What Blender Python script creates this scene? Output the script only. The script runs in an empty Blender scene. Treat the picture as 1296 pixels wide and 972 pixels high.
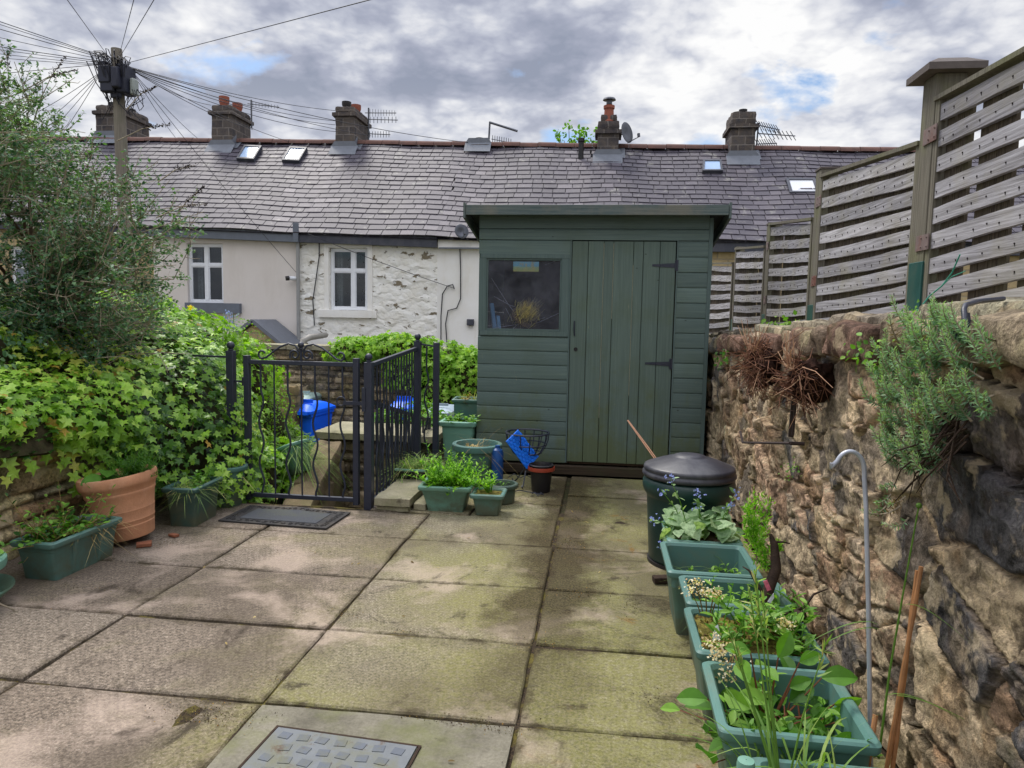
import bpy, math, random
import numpy as np
from mathutils import Vector, Matrix, noise as mnoise

random.seed(11)
rng = np.random.default_rng(11)
scene = bpy.context.scene
COL = scene.collection
PI = math.pi
R = math.radians

# ------------------------------------------------------------------ camera
F, PIT, YAW, ROL, CAMH = 900.0, R(5.4), R(7.1), R(1.1), 1.35     # focal length in pixels of a 1296 px wide picture
cyw, syw = math.cos(YAW), math.sin(YAW)
FWD = np.array([-syw * math.cos(PIT), cyw * math.cos(PIT), -math.sin(PIT)])
_r = np.array([cyw, syw, 0.0]); _u = np.cross(_r, FWD)
RT = _r * math.cos(ROL) + _u * math.sin(ROL)
UP = -_r * math.sin(ROL) + _u * math.cos(ROL)
EYE = np.array([0, 0, CAMH])
cam_data = bpy.data.cameras.new('camera')
cam = bpy.data.objects.new('camera', cam_data); COL.objects.link(cam)
cam_data.sensor_fit = 'HORIZONTAL'; cam_data.sensor_width = 36; cam_data.lens = F / 1296 * 36
cam_data.clip_start = 0.05; cam_data.clip_end = 2000
mw = Matrix.Identity(4)
for i in range(3):
    mw[i][0], mw[i][1], mw[i][2], mw[i][3] = RT[i], UP[i], -FWD[i], EYE[i]
cam.matrix_world = mw
scene.camera = cam


def ray(px, py): return FWD + RT * (px - 648) / F - UP * (py - 486) / F
def GZ(px, py, z=0.0): d = ray(px, py); return EYE + d * (z - CAMH) / d[2]
def GY(px, py, y): d = ray(px, py); return EYE + d * y / d[1]
def GX(px, py, x): d = ray(px, py); return EYE + d * x / d[0]


# ------------------------------------------------------------------ sky, sun, exposure
SUN_EL, SUN_AZ = R(57), R(-38)      # azimuth measured from +Y (into the picture) towards +X
world = bpy.data.worlds.new('World'); scene.world = world; world.use_nodes = True
wn = world.node_tree; wn.nodes.clear()
def W(t, **k):
    n = wn.nodes.new(t)
    for a, b in k.items(): setattr(n, a, b)
    return n
def wl(a, b): wn.links.new(a, b)
sky = W('ShaderNodeTexSky', sky_type='NISHITA', sun_disc=False, sun_elevation=SUN_EL, sun_rotation=SUN_AZ, altitude=120, air_density=1.0, dust_density=0.6, ozone_density=2.0)
tc = W('ShaderNodeTexCoord')
sep = W('ShaderNodeSeparateXYZ'); wl(tc.outputs['Generated'], sep.inputs[0])
def wm(op, a, b=None, c=None):
    n = W('ShaderNodeMath', operation=op)
    for i, x in enumerate((a, b, c)):
        if x is None: continue
        if isinstance(x, (int, float)): n.inputs[i].default_value = x
        else: wl(x, n.inputs[i])
    return n.outputs[0]
zc = wm('MAXIMUM', wm('ADD', sep.outputs[2], 0.26), 0.05)
comb = W('ShaderNodeCombineXYZ')
wl(wm('DIVIDE', sep.outputs[0], zc), comb.inputs[0]); wl(wm('DIVIDE', sep.outputs[1], zc), comb.inputs[1])
def wnoise(scale, detail, rough, off, dist=0.0):
    mp = W('ShaderNodeMapping'); mp.inputs['Location'].default_value = off
    wl(comb.outputs[0], mp.inputs[0])
    n = W('ShaderNodeTexNoise'); n.inputs['Scale'].default_value = scale; n.inputs['Detail'].default_value = detail
    n.inputs['Roughness'].default_value = rough; n.inputs['Distortion'].default_value = dist
    wl(mp.outputs[0], n.inputs['Vector']); return n.outputs['Fac']
def wramp(f, stops):
    n = W('ShaderNodeValToRGB'); e = n.color_ramp.elements
    while len(e) < len(stops): e.new(0.5)
    for q, (p, c) in zip(e, stops): q.position = p; q.color = (*c, 1)
    wl(f, n.inputs[0]); return n.outputs[0]
cover = wramp(wnoise(2.1, 7, 0.54, (3.1, 0.7, 0), 0.2), [(0.348, (0, 0, 0)), (0.41, (1, 1, 1))])
lit = wnoise(3.3, 10, 0.56, (7.3, 2.9, 1.0), 0.15)
# billowing detail: rounded bright lumps between darker creases, at four sizes
bil = None
for k_, (sc_, am_) in enumerate(((2.7, .46), (5.6, .28), (11.5, .16), (24.0, .10))):
    q_ = wm('MULTIPLY', wm('ABSOLUTE', wm('SUBTRACT', wnoise(sc_, 1, 0.5, (4.2 + 3 * k_, 1.3 * k_, 5.0), 0.15), 0.5)), 2 * am_); bil = q_ if bil is None else wm('ADD', bil, q_)
lit = wm('ADD', wm('ADD', wm('MULTIPLY', lit, 0.55), 0.013), wm('ADD', wm('MULTIPLY', wnoise(0.9, 3, 0.5, (1.7, 4.4, 2.0)), 0.35), wm('MULTIPLY', bil, 0.42)))
cloud0 = wramp(lit, [(0.42, (2.2, 2.45, 3.15)), (0.475, (2.9, 3.1, 3.85)), (0.515, (3.9, 4.1, 4.75)), (0.555, (5.4, 5.5, 5.85)), (0.61, (7.0, 7.0, 7.0))])
# overhead, out of view, the cloud is brightened to light the scene
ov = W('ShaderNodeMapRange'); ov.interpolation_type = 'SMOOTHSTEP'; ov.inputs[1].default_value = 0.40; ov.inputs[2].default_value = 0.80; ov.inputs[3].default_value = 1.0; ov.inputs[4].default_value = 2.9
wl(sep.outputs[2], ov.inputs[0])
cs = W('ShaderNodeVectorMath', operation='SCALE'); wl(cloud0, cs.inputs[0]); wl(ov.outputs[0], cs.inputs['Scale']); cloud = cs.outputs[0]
# the thin bright band of cloud low over the roofs
low = W('ShaderNodeMapRange'); low.inputs[1].default_value = 0.30; low.inputs[2].default_value = 0.12
wl(sep.outputs[2], low.inputs[0])
lowmix = W('ShaderNodeMixRGB'); lowmix.blend_type = 'MIX'
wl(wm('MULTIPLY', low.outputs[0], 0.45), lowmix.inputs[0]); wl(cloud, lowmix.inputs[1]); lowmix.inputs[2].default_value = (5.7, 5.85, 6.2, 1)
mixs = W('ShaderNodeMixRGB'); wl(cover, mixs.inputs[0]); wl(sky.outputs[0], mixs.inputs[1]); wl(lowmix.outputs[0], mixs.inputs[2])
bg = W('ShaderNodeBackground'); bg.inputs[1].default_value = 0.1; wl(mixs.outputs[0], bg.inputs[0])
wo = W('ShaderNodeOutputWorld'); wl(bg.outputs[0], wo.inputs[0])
world.cycles.sampling_method = 'MANUAL'; world.cycles.sample_map_resolution = 512

sd = bpy.data.lights.new('sun', 'SUN'); sd.energy = 2.1; sd.angle = R(16); sd.color = (1.0, 0.95, 0.87)
sun = bpy.data.objects.new('sun', sd); COL.objects.link(sun)
sdir = Vector((math.sin(SUN_AZ) * math.cos(SUN_EL), math.cos(SUN_AZ) * math.cos(SUN_EL), math.sin(SUN_EL)))
sun.rotation_euler = (-sdir).to_track_quat('-Z', 'Y').to_euler()
vs = scene.view_settings
vs.view_transform = 'Standard'; vs.look = 'None'; vs.gamma = 1; vs.exposure = 0.5; vs.use_curve_mapping = False
scene.render.engine = 'CYCLES'
cy = scene.cycles
cy.max_bounces = 8; cy.diffuse_bounces = 3; cy.glossy_bounces = 3; cy.transmission_bounces = 6; cy.transparent_max_bounces = 8
cy.use_denoising = True; cy.sample_clamp_indirect = 6

# ------------------------------------------------------------------ material helper
def S(r, g, b):
    f = lambda c: (c / 255 / 12.92) if c <= 10 else ((c / 255 + 0.055) / 1.055) ** 2.4
    return (f(r), f(g), f(b))

class Mat:
    def __init__(s, name, coord='Object'):
        s.m = bpy.data.materials.new(name); s.m.use_nodes = True
        s.t = s.m.node_tree; s.t.nodes.clear()
        s.co = s.n('ShaderNodeTexCoord').outputs[coord]
    def n(s, t, **k):
        x = s.t.nodes.new(t)
        for a, b in k.items(): setattr(x, a, b)
        return x
    def put(s, sock, v):
        if isinstance(v, bpy.types.NodeSocket): s.t.links.new(v, sock)
        elif isinstance(v, (tuple, list)) and sock.type == 'RGBA': sock.default_value = (*v[:3], 1)
        else: sock.default_value = v
    def scaled(s, sc, vec=None, loc=(0, 0, 0), rot=(0, 0, 0)):
        m = s.n('ShaderNodeMapping'); s.put(m.inputs[0], vec or s.co)
        m.inputs['Scale'].default_value = sc; m.inputs['Location'].default_value = loc; m.inputs['Rotation'].default_value = rot
        return m.outputs[0]
    def noise(s, scale, detail=5, rough=0.55, vec=None, dist=0.0):
        x = s.n('ShaderNodeTexNoise'); s.put(x.inputs['Vector'], vec or s.co)
        x.inputs['Scale'].default_value = scale; x.inputs['Detail'].default_value = detail
        x.inputs['Roughness'].default_value = rough; x.inputs['Distortion'].default_value = dist
        return x.outputs['Fac']
    def vor(s, scale, feature='F1', vec=None, out='Distance'):
        x = s.n('ShaderNodeTexVoronoi', feature=feature); s.put(x.inputs['Vector'], vec or s.co)
        x.inputs['Scale'].default_value = scale; return x.outputs[out]
    def ramp(s, f, stops):
        x = s.n('ShaderNodeValToRGB'); e = x.color_ramp.elements
        while len(e) < len(stops): e.new(0.5)
        for q, (p, c) in zip(e, stops):
            q.position = p; q.color = (*(c if isinstance(c, (tuple, list)) else (c, c, c)), 1)
        s.put(x.inputs[0], f); return x.outputs[0]
    def mix(s, f, a, b, mode='MIX'):
        x = s.n('ShaderNodeMixRGB', blend_type=mode)
        s.put(x.inputs[0], f); s.put(x.inputs[1], a); s.put(x.inputs[2], b); return x.outputs[0]
    def math(s, op, a, b=0.0):
        x = s.n('ShaderNodeMath', operation=op); s.put(x.inputs[0], a); s.put(x.inputs[1], b); return x.outputs[0]
    def attr(s, name, out='Fac'): return s.n('ShaderNodeAttribute', attribute_name=name).outputs[out]
    def rnd(s): return s.n('ShaderNodeObjectInfo').outputs['Random']
    def xyz(s, i): x = s.n('ShaderNodeSeparateXYZ'); s.put(x.inputs[0], s.co); return x.outputs[i]
    def bump(s, h, strength=0.5, dist=0.01, normal=None):
        x = s.n('ShaderNodeBump'); x.inputs['Strength'].default_value = strength; x.inputs['Distance'].default_value = dist
        s.put(x.inputs['Height'], h)
        if normal is not None: s.put(x.inputs['Normal'], normal)
        return x.outputs[0]
    def out(s, col, rough=0.7, bump=None, spec=0.4, metal=0.0, trans=0.0, tcol=None, coat=0.0):
        p = s.n('ShaderNodeBsdfPrincipled')
        s.put(p.inputs['Base Color'], col); s.put(p.inputs['Roughness'], rough)
        p.inputs['Specular IOR Level'].default_value = spec; p.inputs['Metallic'].default_value = metal
        if bump is not None: s.put(p.inputs['Normal'], bump)
        o = s.n('ShaderNodeOutputMaterial'); sh = p.outputs[0]
        if trans > 0:
            tr = s.n('ShaderNodeBsdfTranslucent'); s.put(tr.inputs[0], tcol if tcol is not None else col)
            mx = s.n('ShaderNodeMixShader'); mx.inputs[0].default_value = trans
            s.t.links.new(sh, mx.inputs[1]); s.t.links.new(tr.outputs[0], mx.inputs[2]); sh = mx.outputs[0]
        s.t.links.new(sh, o.inputs[0]); return s.m

# ------------------------------------------------------------------ mesh helper
class MB:
    """collects pieces, links them as ONE mesh object"""
    def __init__(s): s.v = []; s.f = []; s.n = 0; s.t = []; s.c = []
    def add(s, v, f, tint=0.5, col=None):
        v = np.asarray(v, float).reshape(-1, 3)
        if isinstance(f, np.ndarray): fs = [f + s.n]
        else:
            by = {}
            for q in f: by.setdefault(len(q), []).append(q)
            fs = [np.array(q) + s.n for q in by.values()]
        for q in fs:
            s.f.append(q)
            s.t.append(np.broadcast_to(np.asarray(tint, float), (len(q),)) if np.ndim(tint) == 0 or len(fs) == 1 else np.full(len(q), 0.5))
        s.v.append(v); s.n += len(v)
        if col is not None: s.c.append((s.n - len(v), np.asarray(col, float)))
        return s
    def box(s, x0, x1, y0, y1, z0, z1, tint=0.5, M=None):
        v = np.array([(x, y, z) for z in (z0, z1) for y in (y0, y1) for x in (x0, x1)], float)
        if M is not None: v = v @ np.array(M.to_3x3()).T + np.array(M.translation)
        return s.add(v, [(0, 2, 3, 1), (4, 5, 7, 6), (0, 1, 5, 4), (2, 6, 7, 3), (0, 4, 6, 2), (1, 3, 7, 5)], tint)
    def beam(s, a, b, w, h, tint=0.5, up=(0, 0, 1)):
        a, b = np.asarray(a, float), np.asarray(b, float); d = b - a; d = d / np.linalg.norm(d)
        up = np.asarray(up, float)
        if abs(d @ up) > 0.98: up = np.array([0, 1.0, 0])
        x = np.cross(d, up); x /= np.linalg.norm(x); u = np.cross(x, d)
        v = [p + x * i * w / 2 + u * j * h / 2 for p in (a, b) for i, j in ((-1, -1), (1, -1), (1, 1), (-1, 1))]
        return s.add(v, [(3, 2, 1, 0), (4, 5, 6, 7), (0, 1, 5, 4), (1, 2, 6, 5), (2, 3, 7, 6), (3, 0, 4, 7)], tint)
    def prism(s, poly, a, b, axis='x', tint=0.5):
        """poly: 2-D outline (counter-clockwise) swept along axis between a and b"""
        k = len(poly); p = np.asarray(poly, float)
        def at(t):
            if axis == 'x': return np.c_[np.full(k, t), p]
            if axis == 'y': return np.c_[p[:, 0], np.full(k, t), p[:, 1]]
            return np.c_[p, np.full(k, t)]
        v = np.r_[at(a), at(b)]
        f = [tuple(range(k))[::-1], tuple(range(k, 2 * k))] + [(i, (i + 1) % k, k + (i + 1) % k, k + i) for i in range(k)]
        return s.add(v, f, tint)
    def tube(s, pts, r, n=8, tint=0.5, cap=True):
        p = np.asarray(pts, float); m = len(p); r = np.broadcast_to(np.asarray(r, float), (m,))
        t = np.gradient(p, axis=0); t /= np.linalg.norm(t, axis=1)[:, None] + 1e-12
        up = np.array([0, 0, 1.0]) if abs(t[0][2]) < 0.9 else np.array([1.0, 0, 0])
        x = np.cross(t[0], up); x /= np.linalg.norm(x); rings = []
        for i in range(m):
            x = x - t[i] * (x @ t[i]); x /= np.linalg.norm(x) + 1e-12; y = np.cross(t[i], x)
            a = np.arange(n) * 2 * PI / n
            rings.append(p[i] + r[i] * (np.cos(a)[:, None] * x + np.sin(a)[:, None] * y))
        v = np.concatenate(rings)
        i, j = np.meshgrid(np.arange(m - 1), np.arange(n), indexing='ij'); i, j = i.ravel(), j.ravel()
        f = np.stack([i * n + j, i * n + (j + 1) % n, (i + 1) * n + (j + 1) % n, (i + 1) * n + j], 1)
        s.add(v, f, tint)
        if cap and n > 3:
            s.add(rings[0], [tuple(range(n))[::-1]], tint); s.add(rings[-1], [tuple(range(n))], tint)
        return s
    def lathe(s, prof, c=(0, 0, 0), n=32, tint=0.5, M=None):
        p = np.asarray(prof, float); m = len(p); a = np.arange(n) * 2 * PI / n
        v = np.stack([p[:, 0][:, None] * np.cos(a), p[:, 0][:, None] * np.sin(a), np.repeat(p[:, 1][:, None], n, 1)], -1).reshape(-1, 3)
        if M is not None: v = v @ np.array(M.to_3x3()).T + np.array(M.translation)
        v = v + np.asarray(c, float)
        i, j = np.meshgrid(np.arange(m - 1), np.arange(n), indexing='ij'); i, j = i.ravel(), j.ravel()
        f = np.stack([i * n + j, i * n + (j + 1) % n, (i + 1) * n + (j + 1) % n, (i + 1) * n + j], 1)
        return s.add(v, f, tint)
    def ball(s, c, r, n=14, m=8, tint=0.5, sq=(1, 1, 1)):
        th = np.linspace(0.0, PI, m); prof = np.c_[np.maximum(np.sin(th), 1e-4) * r, -np.cos(th) * r]
        M = Matrix.Diagonal((*sq, 1)); return s.lathe(prof, c, n, tint, M)
    def grid(s, P, tint=0.5, col=None, flip=False):
        """P: (m, k, 3) array of points"""
        m, k = P.shape[:2]; i, j = np.meshgrid(np.arange(m - 1), np.arange(k - 1), indexing='ij'); i, j = i.ravel(), j.ravel()
        f = np.stack([i * k + j, i * k + j + 1, (i + 1) * k + j + 1, (i + 1) * k + j], 1)
        if flip: f = f[:, ::-1]
        return s.add(P.reshape(-1, 3), f, tint, None if col is None else col.reshape(-1, 3))
    def rough(s, x0, x1, y0, y1, z0, z1, amp=0.01, seg=0.03, tint=0.5, rnd=0.02, seed=0.0, M=None):
        """a block of stone: rounded, uneven on every side"""
        for ax in range(3):
            for side in (0, 1):
                lo = [x0, y0, z0]; hi = [x1, y1, z1]; a, b = [q for q in range(3) if q != ax]
                na = max(2, int((hi[a] - lo[a]) / seg) + 1); nb = max(2, int((hi[b] - lo[b]) / seg) + 1)
                A, B = np.meshgrid(np.linspace(lo[a], hi[a], na), np.linspace(lo[b], hi[b], nb), indexing='ij')
                P = np.zeros((na, nb, 3)); P[..., a] = A; P[..., b] = B; P[..., ax] = hi[ax] if side else lo[ax]
                c = (np.array(lo) + hi) / 2; h = (np.array(hi) - lo) / 2
                q = (P - c); inner = np.clip(q, -(h - rnd), h - rnd); dq = q - inner
                L = np.linalg.norm(dq, axis=-1, keepdims=True); P = c + inner + dq * np.minimum(1, rnd / (L + 1e-9))
                nrm = dq / (L + 1e-9)
                d = vnoise(P * 9 + seed, 3) * amp * 2
                P = P + nrm * d[..., None]
                if M is not None: P = P @ np.array(M.to_3x3()).T + np.array(M.translation)
                s.grid(P, tint, flip=(side == 0) ^ (ax == 1))
        return s
    def build(s, name, mat, parent=None, smooth=False, bevel=0.0, seg=2):
        me = bpy.data.meshes.new(name)
        if s.n:
            v = np.concatenate(s.v)
            if parent is not None:
                chain = parent
                while chain.parent: chain = chain.parent
                Mi = np.array(chain.matrix_basis.inverted()); v = v @ Mi[:3, :3].T + Mi[:3, 3]
            me.vertices.add(len(v)); me.vertices.foreach_set('co', v.astype(np.float32).ravel())
            li = np.concatenate([q.ravel() for q in s.f]); lt = np.concatenate([np.full(len(q), q.shape[1]) for q in s.f])
            ls = np.r_[0, np.cumsum(lt)[:-1]]
            me.loops.add(len(li)); me.loops.foreach_set('vertex_index', li.astype(np.int32))
            me.polygons.add(len(lt)); me.polygons.foreach_set('loop_start', ls.astype(np.int32))
            me.update(calc_edges=True)
            a = me.attributes.new('tint', 'FLOAT', 'FACE'); a.data.foreach_set('value', np.concatenate(s.t).astype(np.float32))
            if s.c:
                cc = np.full((len(v), 4), 0.5); cc[:, 3] = 1
                for st, q in s.c: cc[st:st + len(q), :3] = q
                a = me.attributes.new('Col', 'FLOAT_COLOR', 'POINT'); a.data.foreach_set('color', cc.astype(np.float32).ravel())
            me.polygons.foreach_set('use_smooth', np.ones(len(lt), bool))
            if not smooth: me.set_sharp_from_angle(angle=R(30))
        me.materials.append(mat)
        o = bpy.data.objects.new(name, me); COL.objects.link(o)
        if parent is not None: o.parent = parent
        if bevel:
            b = o.modifiers.new('bevel', 'BEVEL'); b.width = bevel; b.segments = seg; b.limit_method = 'ANGLE'; b.angle_limit = R(35)
        return o

def tag(o, label=None, cat=None, group=None, kind=None):
    if label: o['label'] = label
    if cat: o['category'] = cat
    if group: o['group'] = group
    if kind: o['kind'] = kind
    return o
def thing(name, label, cat, loc=(0, 0, 0), rz=0.0, group=None):
    o = bpy.data.objects.new(name, None); COL.objects.link(o)
    o.location = [float(q) for q in loc]; o.rotation_euler = (0, 0, rz); o.empty_display_size = 0.1
    o.matrix_basis = Matrix.Translation(Vector([float(q) for q in loc])) @ Matrix.Rotation(rz, 4, 'Z')
    return tag(o, label, cat, group)
def local(root, f):
    """a matrix that places local coordinates of a thing into the world"""
    return root.matrix_basis.copy()

# ------------------------------------------------------------------ numeric noise
def _hash(ix, iy, iz, s=0):
    h = (ix.astype(np.int64) * 374761393 + iy.astype(np.int64) * 668265263 + iz.astype(np.int64) * 2147483647 + s * 1274126177) & 0xFFFFFFFF
    h = ((h ^ (h >> 13)) * 1274126177) & 0xFFFFFFFF
    return ((h ^ (h >> 16)) & 0xFFFF) / 65535.0
def _vn(P, s=0):
    i = np.floor(P); f = P - i; f = f * f * (3 - 2 * f); o = 0
    for dx in (0, 1):
        for dy in (0, 1):
            for dz in (0, 1):
                w = (f[..., 0] if dx else 1 - f[..., 0]) * (f[..., 1] if dy else 1 - f[..., 1]) * (f[..., 2] if dz else 1 - f[..., 2])
                o = o + w * _hash(i[..., 0] + dx, i[..., 1] + dy, i[..., 2] + dz, s)
    return o
def vnoise(P, octv=4, s=0, gain=0.5):
    """fractal value noise in -0.5 .. 0.5"""
    P = np.asarray(P, float); o = 0; a = 1.0; t = 0
    for k in range(octv):
        o = o + a * (_vn(P * 2 ** k + 17.3 * k, s + k) - 0.5); t += a; a *= gain
    return o / t * 1.4

# ------------------------------------------------------------------ leaves
def mirror_leaf(right, bend=0.12, fold=0.1):
    """right half outline from base to tip -> vertices and triangles round a midrib"""
    v = [(0, y, -bend * y * y) for y in (0.0, 0.35, 0.7, 1.0)]
    return v
OVAL_V = np.array([(0, 0, 0), (.20, .22, .05), (.25, .5, .03), (.15, .8, -.04), (0, 1, -.14), (-.15, .8, -.04), (-.25, .5, .03), (-.20, .22, .05), (0, .3, .0), (0, .65, -.05)])
OVAL_F = np.array([(0, 1, 8, 8), (1, 2, 9, 8), (2, 3, 9, 9), (3, 4, 9, 9), (4, 5, 9, 9), (5, 6, 9, 9), (6, 7, 8, 9), (7, 0, 8, 8)])
OVAL_F = [tuple(dict.fromkeys(q)) for q in OVAL_F.tolist()]
SMALL_V = np.array([(0, 0, 0), (.24, .45, .05), (0, 1, -.08), (-.24, .45, .05), (0, .5, -.02)])
SMALL_F = [(0, 1, 4), (1, 2, 4), (2, 3, 4), (3, 0, 4)]
_io = [(0, .06), (.2, -.12), (.52, -.02), (.42, .2), (.36, .3), (.66, .58), (.27, .6), (.18, .68), (0, 1.08)]
IVY_V = np.array([(x, y, -.17 * (x * x + (y - .3) ** 2) * 1.6 + .16 * abs(x) + (0.03 if i % 2 else -.02)) for i, (x, y) in enumerate(_io)]
                 + [(-x, y, -.17 * (x * x + (y - .3) ** 2) * 1.6 + .16 * x) for x, y in _io[1:-1][::-1]] + [(0, .32, -.03)])
IVY_F = [(i, (i + 1) % 16, 16) for i in range(16)]
HEART_V = np.array([(0, 0, 0), (.24, -.14, .03), (.46, .08, .05), (.46, .36, .02), (.28, .7, -.05), (0, 1, -.18), (-.28, .7, -.05), (-.46, .36, .02), (-.46, .08, .05), (-.24, -.14, .03), (0, .25, -.02), (0, .6, -.06)])
HEART_F = [(0, 1, 2, 10), (2, 3, 11, 10), (3, 4, 11), (4, 5, 11), (5, 6, 11), (6, 7, 11), (7, 8, 10, 11), (8, 9, 0, 10)]
NEEDLE_V = np.array([(-.06, 0, 0), (.06, 0, 0), (.07, .5, .03), (0, 1, 0), (-.07, .5, .03)])
NEEDLE_F = [(0, 1, 2, 4), (2, 3, 4)]

_t, _s = np.meshgrid(np.linspace(0, 1, 8), np.linspace(-1, 1, 5), indexing='ij')
_w = np.interp(_t, [0, .12, .35, .6, .85, 1], [.03, .13, .28, .29, .17, .01])
BROAD_V = np.stack([_s * _w, _t, np.abs(_s) * _w * .45 - .22 * _t ** 2 + .025 * np.sin(_t * 17 + _s * 2) * np.abs(_s)], -1).reshape(-1, 3)
BROAD_F = [(i * 5 + j, i * 5 + j + 1, i * 5 + j + 6, i * 5 + j + 5) for i in range(7) for j in range(4)]
def unit(a): return a / (np.linalg.norm(a, axis=-1, keepdims=True) + 1e-12)
def scatter(mb, V, Fc, P, N, D, sc, tint, wide=1.0):
    """copies of one small leaf: at P, upper side to N, tip towards D"""
    P, N, D = np.asarray(P, float), unit(np.asarray(N, float)), np.asarray(D, float)
    k = len(P)
    if not k: return
    D = unit(D - N * (D * N).sum(1, keepdims=True)); X = np.cross(D, N)
    sc = np.broadcast_to(np.asarray(sc, float), (k,)); tint = np.broadcast_to(np.asarray(tint, float), (k,))
    Vw = V * np.array([wide, 1, 1])
    W_ = P[:, None] + sc[:, None, None] * (Vw[None, :, 0:1] * X[:, None] + Vw[None, :, 1:2] * D[:, None] + Vw[None, :, 2:3] * N[:, None])
    m = len(V); base = mb.n
    mb.v.append(W_.reshape(-1, 3)); mb.n += k * m
    by = {}
    for q in Fc: by.setdefault(len(q), []).append(q)
    for q in by.values():
        q = np.array(q); f = (q[None] + (np.arange(k) * m)[:, None, None] + base).reshape(-1, q.shape[1])
        mb.f.append(f); mb.t.append(np.repeat(tint, len(q)))
def blades(mb, P, D, L, w, droop, tint, seg=4):
    """grass blades: from P along D, bending over by droop"""
    P, D = np.asarray(P, float), unit(np.asarray(D, float)); k = len(P)
    L = np.broadcast_to(np.asarray(L, float), (k,)); w = np.broadcast_to(np.asarray(w, float), (k,)); droop = np.broadcast_to(np.asarray(droop, float), (k,))
    h = D.copy(); h[:, 2] = 0; h = unit(h + 1e-5); side = np.stack([-h[:, 1], h[:, 0], np.zeros(k)], 1)
    rows = []
    for i in range(seg + 1):
        t = i / seg
        c = P + D * (L * t)[:, None] + h * (L * droop * t * t * .5)[:, None]; c[:, 2] -= L * droop * t * t * (0.75 if True else 1)
        ww = w * (1 - t) ** .6 * (0.6 + 0.8 * t if t < .5 else 1.0)
        rows += [c - side * ww[:, None] / 2, c + side * ww[:, None] / 2]
    V = np.stack(rows, 1); m = V.shape[1]; base = mb.n
    mb.v.append(V.reshape(-1, 3)); mb.n += k * m
    q = np.array([(2 * i, 2 * i + 1, 2 * i + 3, 2 * i + 2) for i in range(seg)])
    mb.f.append((q[None] + (np.arange(k) * m)[:, None, None] + base).reshape(-1, 4))
    mb.t.append(np.repeat(np.broadcast_to(np.asarray(tint, float), (k,)), seg))
def rand_dirs(k, up=0.0):
    d = rng.normal(size=(k, 3)); d[:, 2] += up; return unit(d)
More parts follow.
